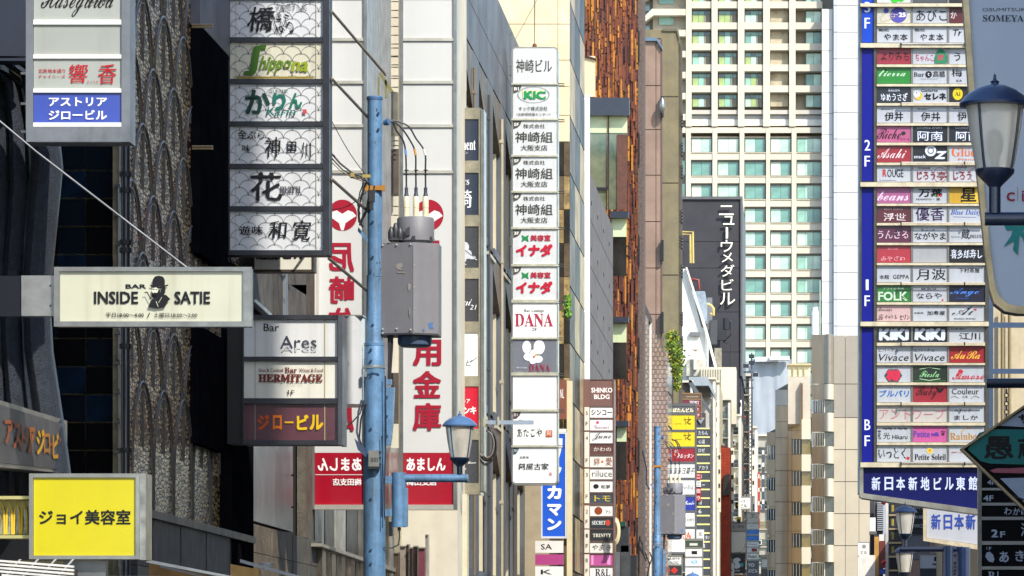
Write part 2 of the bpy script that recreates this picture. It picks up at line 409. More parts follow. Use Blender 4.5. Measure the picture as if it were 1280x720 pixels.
for r in range(14):
    z = Z0 + r * .744
    for c in range(7):
        y = 49.1 - 1.65 + c * 1.65 + (.0 if r % 2 else .825)
        if y > 58.6 or y < 48.9: continue
        red = (r == 3 and c in (1, 2, 3)) or (r == 2 and c == 2)
        if red:
            if base_r is None: b = scale_mesh(); o = base_r = build('arched_scale', b, [pebr, rimm], t, smooth=True)
            else: o = inst(base_r, t)
        elif base is None: b = scale_mesh(); o = base = build('arched_scale', b, [peb, rimm], t, smooth=True)
        else: o = inst(base, t)
        o.location = (.0, y, z - .05)
b = M(); b.box(-7.66, -7.42, 48.6, 58.9, 3.46, 3.55); build('ledge', b, mat('#4c4a47', rough=.5, var=.4), t)
for k in range(9):
    b = M(); b.box(-7.6, -7.47 + .01 * (k % 2), 48.7 + k * 1.13, 48.7 + k * 1.13 + 1.11, 2.9, 3.455); build('skirt_panel', b, mat('#34363a', rough=.6, var=.4, streak=.4, scale=4), t)
b = M(); b.box(-7.75, -6.9, 46.5, 59, 2.62, 2.72); build('canopy_edge', b, mat('#b9bcc0', rough=.4, metal=.5, var=.2), t)
b = M(); b.box(-7.7, -7.45, 48.6, 59, 2.73, 2.89); build('lower_ledge', b, mat('#26272b', rough=.5, var=.4), t)
# black sheet parts of this facade (behind the hanging signs)
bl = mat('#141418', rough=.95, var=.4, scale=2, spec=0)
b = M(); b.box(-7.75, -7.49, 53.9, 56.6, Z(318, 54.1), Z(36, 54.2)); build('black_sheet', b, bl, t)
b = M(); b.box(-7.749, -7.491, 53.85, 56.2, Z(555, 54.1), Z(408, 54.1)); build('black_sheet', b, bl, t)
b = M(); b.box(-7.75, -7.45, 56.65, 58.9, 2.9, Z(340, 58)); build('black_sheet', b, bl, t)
b = M(); b.box(-7.75, -7.48, 53.87, 56.7, Z(35.5, 54.2), 14); build('grey_sheet', b, mat('#5d5f68', rough=.5, var=.3, scale=1.2), t)
b = M()
for y in (31, 183):
    for k in range(2): b.tube([(X(240, 50.2), 50.2, Z(y + k * 3, 50.2)), (X(266, 50.2), 50.2, Z(y + k * 3, 50.2))], .012, 5)
build('wall_hook', b, mat('#b09a72', rough=.3, metal=.7), t)

# ---------------------------------------------------------------- grey panel, stone and glass frontage
t = thing('building', 'grey metal and rust stained stone frontage behind the purple lettered sign', 'building', (-9, 59, 0))
P = side(-7.5)
b = M(); b.box(-16, -7.65, 58.95, 67, 0, 15.5); build('wall', b, mat('#16140f', rough=.7, var=.4), t)
b = M(); b.pp([(314, 400), (366, 400), (366, 665), (314, 650)], P, (-.1, 0, 0)); build('metal_panel', b, mat('#83878c', rough=.35, metal=.75, var=.25, scale=1.2, streak=.15), t)
b = M()
for y in (555, 593, 633): b.pb(364, y, 368, y + 2, 63.4, .05)
build('panel_clip', b, DARK(), t)
b = M(); b.pp([(382, 545), (392, 545), (392, 676), (382, 672)], P, (-.13, 0, 0)); build('stone_pier', b, mat('#5b554a', rough=.7, var=.4, scale=4, bump=.4, bscale=30), t)
stn = [mat('#6b5f4d', rough=.75, var=.5, scale=3, bump=.5, bscale=24, streak=.7), mat('#55524a', rough=.75, var=.4, scale=3, bump=.5, bscale=24, streak=.4)]
xs = [314, 340, 366, 384, 402]
for i in range(4):
    for j in range(3):
        g = lambda x, k: 653 + (x - 314) * .28 + (k * 36 + 4 * k * 0) - (0 if k == 0 else (x - 314) * .05 * k)
        xa, xb = xs[i] + .6, xs[i + 1] - .6
        b = M(); b.pp([(xa, g(xa, j) + .8), (xb, g(xb, j) + .8), (xb, g(xb, j + 1)), (xa, g(xa, j + 1))], side(-7.46), (-.12, 0, 0)); build('stone_slab', b, stn[0 if i < 2 else 1], t)
# upper slabs of brown stone
for a, c, y0, y1, mm in ((316, 341, 322, 378, 1), (342, 357, 322, 393, 0), (361, 383, 325, 355, 1), (361, 383, 356, 395, 1), (384, 394, 325, 395, 0)):
    b = M(); b.pp([(a, y0), (c, y0), (c, y1 + 14), (a, y1)], side(-7.42), (-.2, 0, 0)); build('stone_slab', b, mat(['#4d453a', '#5b564e'][mm], rough=.7, var=.5, scale=3, bump=.4, bscale=22), t)
b = M(); b.pp([(317, 376), (320, 374), (341, 393), (338, 395)], side(-7.38), (-.1, 0, 0)); b.pp([(357, 322), (360, 322), (360, 400), (357, 400)], side(-7.38), (-.1, 0, 0)); build('downpipe', b, mat('#8b8f94', rough=.4, metal=.4), t)
b = M(); b.pp([(395, -150), (412, -150), (412, 400), (395, 400)], side(-7.4), (-.2, 0, 0)); build('pale_pier', b, mat('#d3d0c8', rough=.5, var=.1, streak=.15), t)

t = thing('building', 'silvery glass frontage below the red and white banner panels', 'building', (-9, 67, 0))
b = M(); b.box(-16, -7.62, 67.05, 80.5, 0, 24); build('wall', b, mat('#8e8c86', rough=.4, metal=.5, var=.4), t)
for i, (a, c, col) in enumerate(((393, 405, '#8f9092'), (406, 418, '#3b3d3f'), (419, 432, '#a8a59c'), (433, 446, '#2f3338'), (447, 460, '#56524a'), (461, 473, '#9a958a'), (474, 486, '#4c463c'), (487, 500, '#8b857a'))):
    b = M(); b.pp([(a + .6, 560), (c, 560), (c, 690 + (c - 402) * .3), (a + .6, 690 + (a - 402) * .3)], side(-7.55), (-.06, 0, 0)); build('glass_panel', b, mat(col, rough=.3, metal=.2, var=.6, scale=1.6, bump=.3, bscale=2.5, spec=.3), t)
b = M(); b.pp([(402, 679), (500, 712), (500, 717), (402, 683)], side(-7.3), (-.4, 0, 0)); build('cornice', b, mat('#a19c90', rough=.4, metal=.4, var=.3), t)
for i in range(16):
    a = 403 + i * 6.0; s_ = .33
    b = M(); b.pp([(a, 685 + (a - 402) * s_), (a + 5, 685 + (a + 5 - 402) * s_), (a + 5, 790), (a, 790)], side(-7.38 - .03 * (i % 2)), (-.1, 0, 0)); build('ribbed_panel', b, mat('#77726a', rough=.22, metal=.8, var=.5, scale=3), t)

# ---------------------------------------------------------------- cream wall with conduits seen between the two white banner panels
t = thing('building', 'cream wall with brown duct and conduit loops between the white banner towers', 'building', (X(480, 92), 92, 0))
b = M(); b.box(-10.2, X(572, 92), 92, 94.4, 0, 24); build('wall', b, mat('#c9c0aa', rough=.8, var=.15, scale=.8, streak=.2), t)
b = M(); b.pb(473, -160, 481, 95, 91.5, .4); build('duct', b, mat('#59443a', rough=.6), t)
b = M(); b.pb(462, -160, 472, 110, 91.4, .3); build('sky_reflection_strip', b, mat('#5d86bd', rough=.15, var=.5, scale=2, coat=.8), t)  # reflected sky painted in as the blue of this strip
b = M()
for y in range(-20, 110, 9): b.pb(462, y, 472, y + 2.2, 91.25, .1)
build('ladder_rung', b, mat('#d8d6ce', rough=.5), t)
b = M(); b.pb(483, 115, 497, 166, 91.2, .6); build('duct_box', b, mat('#8e8a7c', rough=.35, metal=.6, var=.3), t)
b = M(); b.pb(482, 186, 499, 242, 91.2, .5); build('brown_shutter', b, mat('#54483f', rough=.6, var=.3), t)
b = M(); b.pb(482, 466, 498, 528, 91.2, .5); build('brown_shutter', b, mat('#4f443c', rough=.6, var=.3), t)
b = M(); b.pb(488, 300, 500, 306, 91.4, .3); b.pb(488, 600, 500, 640, 91.4, .3, 0); build('bracket', b, mat('#3a3732', rough=.5), t)
for y in (2, 22, 44, 60, 70, 84, 98, 176, 182, 258, 330, 352):
    b = M(); x0, x1 = (488, 498); q = [(X(x, 91.1), 91.1, Z(yy, 91.1)) for x, yy in ((x1, y), (x0, y), (x0, y + 11), (x1, y + 11))]
    b.tube(q, .014, 5); build('conduit_loop', b, mat('#6b675d', rough=.4, metal=.4), t)
for x in (484, 500): 
    b = M(); b.tube([(X(x, 90.9), 90.9, 2), (X(x, 90.9), 90.9, 24)], .03, 8); build('conduit', b, mat('#b8a982', rough=.4, metal=.4), t)

# ---------------------------------------------------------------- grey metal building with recessed window slots
met = mat('#65686d', rough=.5, metal=.25, var=.35, scale=.45, streak=.15, bump=.15, bscale=.8, spec=.04)
cream = mat('#cfc3a3', rough=.35, metal=.15, var=.12, scale=1)
slotm = mat('#4f4538', rough=.6, metal=.1, var=.4, scale=2)
t = thing('building', 'silver metal clad building with recessed slot windows beyond the banner', 'building', (-9, 95, 0))
b = M(); b.box(-18, -7.85, 94.5, 117.8, 0, 18.45); build('wall', b, slotm, t)
for k in range(9):
    b = M(); b.box(-7.849, -7.5, 94.5 + k * 2.59, 94.5 + k * 2.59 + 2.57, 16.06, 17.0); b.box(-7.849, -7.5, 94.5 + k * 2.59, 94.5 + k * 2.59 + 2.57, 17.02, 18.5); build('cladding_panel', b, met, t)
bays = [94.5 + 4.55 * k for k in range(6)]
for fl, zt in enumerate((15.9, 11.9, 7.9)):
    for k, y in enumerate(bays):
        ya, yb = y, min(y + 1.9, 117.7)
        b = M(); b.box(-7.849, -7.5, ya, yb, zt - 3.95, zt + .14); build('pier', b, met, t)
        if y + 4.5 < 118:
            # sloping head, spandrel below, bright jamb facing the viewer, glass
            yc = y + 4.53
            b = M(); b.prism([(-7.5, yb + .01, zt + .1), (-7.5, yc - .02, zt + .1), (-7.5, yc - .02, zt - 1.2), (-7.5, yb + .01, zt - .25)], (-.34, 0, 0)); build('window_head', b, mat('#5a4a36', rough=.5, metal=.2, var=.4), t)
            b = M(); b.box(-7.849, -7.6, yc - .16, yc - .02, zt - 3.7, zt - .9); build('jamb', b, cream, t)
            b = M(); b.box(-7.849, -7.8, yb + .02, yc - .18, zt - 3.7, zt - .9); build('window', b, glass('#241f1a'), t)
            b = M(); b.box(-7.849, -7.46, yb + .02, yc - .02, zt - 3.94, zt - 3.75); build('sill', b, met, t)
for k in range(15):
    xo = (-7.46, -7.5, -7.53)[k % 3]; cc = ('#c4b89a', '#3c3a38', '#77726a')[k % 3]
    for z0_, z1_ in ((0, 3.9),):
        b = M(); b.box(-7.8, xo, 95 + k * 1.5, 96.42 + k * 1.5, z0_, z1_); build('base_panel', b, mat(cc, rough=.45, var=.3, scale=.9, spec=.2), t)
for k, y in enumerate((99.0, 103.6, 108.1, 112.7)):
    b = M(); b.tube([(-7.44, y - .25, 4.0), (-7.44, y - .25, 15.6)], .035, 6)
    for zz in (6, 9, 12, 15): b.box(-7.5, -7.4, y - .3, y - .2, zz, zz + .08)
    build('downpipe', b, mat(['#7a6e58', '#4c4a48', '#b3a88c', '#5a544a'][k], rough=.5, metal=.3), t)
for k in range(8):
    b = M(); b.box(-7.5, -7.44, 95.2 + k * 2.7, 97.6 + k * 2.7, 7.78 + 4 * (k % 2), 7.86 + 4 * (k % 2)); build('ledge_trim', b, mat('#b9b09a', rough=.4, metal=.3), t)
# frontal parts seen low beside the banner
b = M(); b.pb(541, 637, 571, 760, 93.6, .5); b.pb(541, 664, 571, 665.5, 93.55, .04, 1); build('cladding_panel', b, [mat('#877964', rough=.5, metal=.1, var=.3, scale=1.2), DARK()], t)
b = M(); b.pb(572, 617, 584, 760, 93.4, .5); build('corner_post', b, mat('#d9ceb2', rough=.3, metal=.3, var=.15), t)
b = M(); b.pb(573, -180, 582, 112, 95.2, .25); build('corner_post', b, cream, t)
b = M(); b.pb(536, 637, 540, 770, 93.4, .5); b.pb(520, 637, 535.5, 770, 93.8, .5, 1); build('joint_cover', b, [DARK(), mat('#3b342c', rough=.6, var=.4)], t)

# ---------------------------------------------------------------- cream stone building and crumpled glass
t = thing('building', 'cream stone building rising above the tall white tenant sign', 'building', (X(660, 118), 118, 0))
b = M(); b.box(-17, X(712, 118.06) - .08, 118.07, 125, 0, 24); build('wall', b, mat('#a0937a', rough=.8), t)
sl = mat('#dccdab', rough=.6, var=.09, scale=1.2, col2='#cdbb93', streak=.08)
ys = [-130, -74, -18, 30, 75, 108, 144, 177, 212]
for j in range(len(ys) - 1):
    for a, c in ((560, 613), (614, 667.6), (668.4, 697), (697.6, 712)):
        if a > 690 and ys[j] > 170: continue
        b = M(); b.pb(a, ys[j] + .5, c, ys[j + 1] - .3, 118, .055); build('stone_panel', b, sl, t)
gl = mat('#5e5242', rough=.35, var=.6, scale=.9, bump=.8, bscale=2.5, spec=.03)  # brown, dark and tan pane colours stand in for crinkled reflections
xg = X(712, 118)
for j in range(16):
    y = 178 + j * 42
    for a, c in ((697.6, 704.6), (705, 712)):
        b = M(); b.pb(a, y + .5, c, y + 41.5, 118.02, .04); build('glass_pane', b, [gl, mat('#2c2822', rough=.35, var=.6, scale=1, bump=.8, bscale=2.5, spec=.25), mat('#b39a62', rough=.4, var=.7, scale=3, bump=.8, bscale=3, col2='#4a3420')][(j * 2 + int(a)) % 3], t)
b = M(); b.box(xg - 3, xg - .07, 125.01, 126.6, 0, 23); build('curtain_wall', b, DARK(), t)
k = 0
for z in [i * 1.55 for i in range(15)]:
    for y in (118.2, 120.9, 123.6):
        b = M(); b.box(xg - .06, xg, y, y + 2.65, z, z + 1.5); build('glass_pane', b, [gl, mat('#2c2822', rough=.35, var=.6, scale=1, bump=.8, bscale=2.5, spec=.03), mat('#a8946c', rough=.35, var=.5, scale=1, bump=.8, bscale=2.5, spec=.03)][(k * 7 + int(z)) % 3], t); k += 1
b = M(); b.pb(716, -30, 719, 500, 124.2, .2); build('mullion', b, mat('#6c6d70', rough=.3, metal=.6), t)
for y in range(0, 480, 43):
    b = M(); b.pb(713.5, y + 20, 723, y + 24, 123.8, .15); build('glass_clamp', b, mat('#d9d8d2', rough=.3, metal=.3), t)

# ---------------------------------------------------------------- white panelled wall
t = thing('building', 'white wall with grey jointed side panels left of the rusty boards', 'building', (X(740, 134), 134, 0))
wx = X(737, 134)
b = M(); b.box(wx - 6, wx - .05, 134.01, 151, 0, 17.3); build('wall', b, mat('#c9c8c6', rough=.7), t)
b = M(); b.pb(728, 118, 736.6, 850, 133.6, .39); build('white_edge', b, mat('#e4e1da', rough=.5, var=.04), t)
for j in range(12):
    for k in range(4):
        b = M(); b.box(wx - .045, wx + .0, 134.05 + k * 4.2, 134.0 + k * 4.2 + 4.14, j * 1.45, j * 1.45 + 1.42); b.box(wx + .0, wx + .02, 135 + k * 4.2, 135.2 + k * 4.2, j * 1.45 + .5, j * 1.45 + .62, 1)
        build('side_panel', b, [mat('#6f6b68', rough=.7, var=.15, scale=1, spec=.15), DARK()], t)

# ---------------------------------------------------------------- rusty board building
t = thing('building', 'building clad in rusty orange and brown vertical boards', 'building', (X(765, 156), 156, 0))
b = M(); b.box(-16, X(797, 156), 156.1, 162, 0, 32); build('wall', b, mat('#2a150d', rough=.8), t)
rm = [mat(c, rough=.6, var=.35, scale=6, streak=.3) for c in ('#582410', '#6c3214', '#854414', '#b0741c', '#441c12', '#563020')] + [mat('#160a06', rough=.9)]
random.seed(3); b = M(); bh = M()
x = 722.0
while x < 797:
    wd = random.uniform(1.5, 2.7); y = -110 - random.uniform(0, 30)
    while y < 850:
        h = random.uniform(9, 34); d = random.choice([0, .03, .06, .09]); mi = random.choices(range(6), [5, 5, 4, 3, 3, 3])[0]
        b.pb(x, y, min(x + wd - .15, 797), y + h - .3, 156 - .02 - d, .1 + d, mi)
        if random.random() < .55:
            yy = y + random.uniform(2, h - 3); b.pb(x + wd * .2, yy, x + wd * .75, yy + 2, 156 - .03 - d, .02, 6)
        y += h
    x += wd
build('cladding_boards', b, rm, t, stuff=True)
# notch with cream soffit
b = M(); b.pb(727.5, 70, 744, 121, 155.6, .2); build('soffit_recess', b, mat('#d2bd97', rough=.6, var=.05), t)
b = M(); b.pp([(726, 67), (745, 73), (745, 75), (726, 70)], front(155.5), (0, .3, 0)); build('recess_lintel', b, mat('#34160c', rough=.7), t)
# yellow vent in the cladding
b = M(); b.pb(722, -6, 727, 34, 155.2, .4); b.pb(727, 4, 731, 40, 155.2, .4, 1); build('sign_bracket', b, [mat('#b9a21e', rough=.4, var=.3), DARK()], t)
# brick return
sidem = mat('#5d5048', rough=.8, var=.4, scale=12)
b = M(); b.box(X(797.4, 156), X(797.4, 156) + .2, 156, 158, 0, 32); build('brick_return', b, sidem, t)
b = M()
for y in range(-10, 720, 128):
    b.pp([(797.5, y + 46), (799.5, y + 50), (799.5, y + 90), (797.5, y + 80)], front(155.9), (0, .05, 0))
build('slit_window', b, BLACK(), t)
# ---- glass box window and the two bay windows
def bay(x0, x1, ycap, hcap, ybl, ybot, Y, big=False):
    b = M(); b.pb(x0, ycap, x1 + 1.5, ycap + hcap, Y - .4, .7); w0 = build('window', b, mat('#202634', rough=.35, coat=.3, var=.2), t, label='window with a dark cap and pale green blinds')
    nb = 2 if big else 1
    for k in range(nb):
        xa = x0 + (x1 - x0) * k / nb + 1; xb = x0 + (x1 - x0) * (k + 1) / nb - 1
        b = M(); b.pb(xa, ycap + hcap, xb, ybl, Y, .1); build('blind', b, mat('#b8c39a', rough=.5, var=.12, scale=3), w0)
        b = M(); b.pb(xa, ybl + .5, xb, ybot, Y + .05, .1); build('pane', b, mat('#35302a' if not big else '#4a5a48', rough=.06, metal=.3, var=.9, scale=.9, coat=.9, bump=.25, bscale=.7, col2='#8a8a6c' if big else '#1a120e'), w0)  # large panes carry green and cream reflections in their colour
        b = M(); b.pb(xa - 1.3, ycap + hcap, xa, ybot, Y - .08, .2); build('mullion', b, DARK(), w0)
    if big:
        b = M(); b.pb(x0, ybot - 28, x0 + (x1 - x0) * .5, ybot - 25, Y - .07, .1); build('transom', b, DARK(), w0)
        b = M(); b.pb(x1 - 14, ybl + 2, x1 - 1, ybot, Y + .0, .04); build('reflection_panel', b, rm[5], w0)  # reflection of the rusty boards painted as a thin brown panel
bay(735.5, 785, 122, 22, 166, 262, 153.5, True)
bay(763, 784, 264, 8, 296, 345, 153.5)
bay(763, 784, 396, 7, 428, 474, 153.5)
bay(770, 784, 526, 7, 552, 600, 153.5)

# ---------------------------------------------------------------- chequered brown tile building
t = thing('building', 'brown chequered tile building behind the second blue pole', 'building', (-7, 163, 0))
Pc = plane(799, 162, 834, 205)
ck = [mat('#5e3428', rough=.5, var=.3, scale=4, coat=.2), mat('#a86f45', rough=.5, var=.3, scale=4, coat=.2)]
b = M(); b.pp([(799, 385), (834, 445), (834, 850), (799, 850)], lambda x, y: Vector(Pc(x, y)) + Vector((-.08, 0.1, 0)), (-5, 0, 0)); build('wall', b, mat('#3b241c', rough=.8), t)
b = M(); i = 0
x = 800.0
while x < 833.5:
    wv = 3.1 if x < 815 else 2.8; y = 385 + (x - 799) * 1.7; y -= y % 5.5; j = int(y / 5.5)
    while y < 850:
        if y + 5 > 388 + (x - 799) * 1.7:
            p = [(x + .1, y + .25), (x + wv - .15, y + .25), (x + wv - .15, y + 5.2), (x + .1, y + 5.2)]
            b.prism([Pc(*q) for q in p], (-.06, 0, 0), (i + j) % 2, capback=False)
        y += 5.5; j += 1
    x += wv; i += 1
build('wall_tiles', b, ck, t, stuff=True)
for px_, c_, yy in ((805, '#75675a', 372), (812.5, '#d8d4c4', 400)):
    b = M(); b.tube([(X(px_, 161), 161, 0), (X(px_, 161), 161, Z(yy, 161))], .055, 8); build('downpipe', b, mat(c_, rough=.5), t, smooth=True)
b = M(); b.pp([(796, 366), (803, 372), (815, 398), (813, 404), (803, 385), (796, 377)], front(160.5), (0, .8, 0)); build('eaves_gutter', b, mat('#4c4a4c', rough=.5), t)
for k in range(9):
    b = M(); b.pp([(834, 448 + k * 42), (840, 458 + k * 41), (840, 494 + k * 41), (834, 488 + k * 42)], plane(833, 203, 842, 225), (-.3, 0, 0)); build('window', b, mat('#4f4436', rough=.15, metal=.4, var=.5, coat=.6), t)
b = M(); b.pp([(834.3, 446), (851, 470), (851, 850), (834.3, 850)], lambda x, y: Vector(plane(833, 203, 852, 240)(x, y)) + Vector((-.35, 0, 0)), (-4, 0, 0)); build('wall', b, mat('#2c2620', rough=.8), t)

# ---------------------------------------------------------------- copper slab and concrete block
t = thing('building', 'copper brown clad block beside the concrete tower', 'building', (X(812, 208), 208, 0))
cop = mat('#8c7464', rough=.5, metal=.15, var=.25, scale=.6, streak=.2)
b = M(); b.box(X(804, 208), X(828, 208) - .06, 208.1, 209.5, 0, Z(47, 208)); build('wall', b, mat('#4d3a32', rough=.7), t)
ys = [49, 107, 162, 219, 277, 335, 393, 450, 560]
for a, c in ((800, 819.6), (820.3, 825.6)):
    for j in range(len(ys) - 1):
        b = M(); b.pb(a, ys[j] + .5, c, ys[j + 1] - .5, 208, .09); build('cladding_panel', b, cop, t)
b = M(); b.pb(825.9, 49, 828, 560, 208, .09); build('cladding_panel', b, mat('#5b463f', rough=.5), t)
b = M(); b.pp([(803, 47), (821, 47), (828, 58), (828, 62), (821, 51), (803, 51)], front(207.8), (0, .5, 0)); build('coping', b, mat('#5d7488', rough=.4, metal=.3), t)
b = M()
for y in (120, 300, 390): b.pb(826, y, 829.5, y + 26, 207.6, .3)
build('air_vent', b, BLACK(), t)
b = M(); b.lathe((X(828, 207.4), 207.4, Z(132, 207.4)), [(.02, -.4), (.12, -.2), (.14, 0), (.12, .2), (.02, .4)], 10); build('wall_lamp', b, ALU(), t, smooth=True)

t = thing('building', 'weathered olive concrete block with louvres on its side', 'building', (X(838, 235), 235, 0))
cnc = mat('#7d7355', rough=.85, var=.3, scale=.9, bump=.2, bscale=6, streak=.45, col2='#696250')
b = M(); b.box(X(806, 235), X(848, 235), 235.0, 237, 0, Z(37, 235)); build('wall', b, cnc, t)
ys = [37, 120, 228, 343, 450, 560]
b = M()
for y in ys[1:]: b.pb(806, y, 848, y + .9, 234.97, .02)
build('panel_joint', b, mat('#3d3a30', rough=.9), t)
b = M(); b.pb(828, 36, 846, 39, 234.9, .3); b.pp([(846, 36), (851.5, 53), (851.5, 60), (846, 41)], front(234.9), (0, .3, 0)); build('coping', b, mat('#5e5a48', rough=.8), t)
b = M(); b.box(X(848, 235), X(848, 235) + .12, 235.4, 238.5, 0, Z(53, 235)); build('side_wall', b, mat('#4e4838', rough=.8), t)
lv = None
for y in (142, 178, 206, 262, 294, 330, 390, 420):
    b = M(); b.pb(849.3, y, 853.5, y + 17, 235.5, .4)
    for q in range(4): b.pb(849.2, y + 2 + q * 4, 853.8, y + 3.2 + q * 4, 235.4, .1, 1)
    build('louvre', b, [mat('#2d2e31', rough=.5), mat('#54565a', rough=.5)], t)

# ---------------------------------------------------------------- black building with vertical katakana
t = thing('building', 'black walled building with raised white vertical lettering', 'building', (X(890, 330), 330, 0))
blk = mat('#35353a', rough=.8, var=.2, scale=.35, bump=.15, bscale=3, streak=.1)
xs_ = [846, 925]; ys = [249, 302, 335, 390, 440, 850]
b = M(); b.box(X(846, 330), X(926, 330), 330.12, 350, 0, Z(248, 330)); build('wall', b, mat('#222226', rough=.9), t)
for j in range(5):
    b = M(); b.pb(846, ys[j] + .3, 925, ys[j + 1] - .3, 330, .11); build('wall_panel', b, blk, t)
b = M(); b.pb(844, 245.5, 928, 249, 329.8, 2); b.pb(925.6, 249, 928, 470, 329.8, 20); build('parapet', b, mat('#5b5b5e', rough=.5, metal=.3), t)
kat = [('ニ', 899, 257, 917, 269), ('ュ', 904, 270, 918, 281), (None, 907.3, 284, 910, 298), ('ウ', 901, 300, 916, 315), ('メ', 902, 316, 916, 328), ('ダ', 901, 331, 918, 346), ('ビ', 902, 349, 917, 363), ('ル', 900, 366, 919, 381)]
for ch, x0, y0, x1, y1 in kat:
    b = M(); P = front(329.7)
    if ch:
        v, f = glyph(ch, .03); vs = [P(x0 + u * (x1 - x0), y0 + q * (y1 - y0)) for u, q in v]
        b.add([Vector(p) - Vector((0, .12, 0)) for p in vs], f, 0)
        b.add(vs, f, 1)
        from collections import Counter
        ec = Counter(); ed = {}
        for ff in f:
            for i in range(len(ff)):
                a, c = ff[i], ff[(i + 1) % len(ff)]; ec[frozenset((a, c))] += 1; ed[frozenset((a, c))] = (a, c)
        n = len(vs); o_ = len(b.v) - 2 * n
        for e, c_ in ec.items():
            if c_ == 1: a, c = ed[e]; b.f.append((o_ + c, o_ + a, o_ + n + a, o_ + n + c)); b.m.append(1)
    else: b.pb(x0, y0, x1, y1, 329.6, .12)
    build('raised_letter', b, [mat('#efecdc', rough=.5, var=.05), mat('#b9b27a', rough=.6)], t)
yp = mat('#c9b26a', rough=.4, metal=.3, var=.2)
for d in (0, 3.2):
    b = M(); b.tube([(X(x, 328.6), 328.6, Z(y, 328.6)) for x, y in ((852, 290 + d), (866 - d, 290 + d), (866.5 - d, 329))], .09, 7); build('yellow_pipe', b, yp, t, smooth=True)
b = M(); b.tube([(X(x, 328.6), 328.6, Z(y, 328.6)) for x, y in ((861, 352), (866, 349), (873, 350), (874, 362))], .1, 7); build('red_pipe', b, mat('#7a2622', rough=.5), t, smooth=True)
b = M(); b.tube([(X(x, 328.6), 328.6, Z(y, 328.6)) for x, y in ((906, 405), (906, 398), (914, 402), (914, 418), (904, 428), (914, 430), (913, 460))], .06, 7); b.tube([(X(x, 328.6), 328.6, Z(y, 328.6)) for x, y in ((908, 398), (908, 412))], .28, 10); b.pb(897, 413, 908, 425, 328, .6); build('vent_pipe', b, mat('#1c1c20', rough=.4), t)

# ---------------------------------------------------------------- white roof structures below it
t = thing('building', 'white rooftop stair housing and plant below the black wall', 'building', (X(870, 290), 290, 0))
wh = mat('#dddcd4', rough=.6, var=.08, scale=.4, streak=.2); gy = mat('#6f7274', rough=.5, var=.3, scale=.6)
b = M(); b.pp([(851, 336), (857, 336), (876, 408), (882, 412), (882, 850), (851, 850)], front(290), (0, 10, 0)); build('wall', b, wh, t)
b = M(); b.pp([(857, 334), (859, 334), (884, 412), (899, 470), (896, 470), (881, 414)], front(289.5), (0, .4, 0)); build('stair_rail', b, mat('#e4e0cd', rough=.5), t)
b = M(); b.pb(862, 415, 875, 420, 289.7, .2); build('vent_slot', b, gy, t)
b = M(); b.pp([(864, 364), (881, 364), (884, 380), (884, 402), (877, 400)], front(292), (0, 2, 0)); build('water_tank', b, mat('#9aa6b2', rough=.3, metal=.4, var=.4, scale=1.5), t)
b = M(); b.tube([(X(x, 291), 291, Z(y, 291)) for x, y in ((884, 380), (889, 382), (892, 386), (892, 394), (888, 392))], .1, 6); build('yellow_pipe', b, yp, t)
b = M(); b.pb(884, 372, 890, 412, 293, 1); b.pb(888, 400, 896, 430, 292.8, 1, 1); b.pb(893, 435, 902, 470, 292.6, .6, 2); build('rooftop_plant', b, [gy, mat('#3c3f44'), mat('#8a8474', var=.4, scale=3)], t)
b = M(); b.pb(858, 449, 882, 470, 288, 2); b.pb(867, 436, 871, 462, 287.6, .4, 1); b.pb(864, 434, 874, 437, 287.5, .5, 1); build('roof_vent', b, [mat('#b9b3a4', rough=.7, var=.4, scale=2), mat('#c9c3b2')], t)
b = M(); b.pb(875, 459, 920, 530, 286, 4); 
for k in range(9): b.pb(876 + k * 3.1, 461, 876.5 + k * 3.1, 505, 285.9, .08, 1)
build('ribbed_screen', b, [mat('#cfc8b2', rough=.6, var=.1), mat('#9a937c')], t)

# ivy hanging off the chequered building
t = thing('ivy', 'green and yellow ivy spilling over the roof of the tiled building', 'ivy', (X(842, 200), 200, Z(480, 200)))
random.seed(5); b = M()
for k in range(1500):
    u = random.random(); cy = 416 + u * 70; cx = 839 + 8 * math.sin(u * 2.2) + random.gauss(0, 1.5 + 3.6 * math.sin(math.pi * min(1, u + .15)))
    Yq = 200 + random.uniform(-.8, .5); s_ = random.uniform(.6, 1.5); p = Vector((X(cx, Yq), Yq, Z(cy + random.gauss(0, 2), Yq)))
    q = Matrix.Rotation(random.uniform(0, 6.28), 3, 'Y') @ Matrix.Rotation(random.uniform(-1, 1), 3, 'X') ; l = s_ * .036
    b.add([p + q @ Vector(v) for v in ((-l, 0, -l * .7), (0, .01, -l * 1.5), (l, 0, -l * .4), (l * .6, -.01, l), (-l * .6, 0, l))], [(0, 1, 2, 3, 4)], random.choices([0, 1, 2, 3], [5, 4, 2, 1])[0])
build('leaves', b, [mat('#3c5a12', rough=.6), mat('#6f8a17', rough=.6), mat('#a8a01c', rough=.6), mat('#2b3a10', rough=.6)], t, stuff=True)
b = M()
for k in range(5): b.tube([(X(836 + k * 3, 200.6), 200.6, Z(418 + k * 5, 200.6)), (X(840 + k * 2, 200.6), 200.5, Z(450, 200)), (X(846 - k, 200.6), 200.6, Z(484, 200))], .03, 5)
build('stems', b, mat('#4a3a22', rough=.8), t)
t = thing('climbing_plant', 'small green climbing plant beside the white tenant sign', 'plant', (X(710, 116), 116, Z(398, 116)))
b = M()
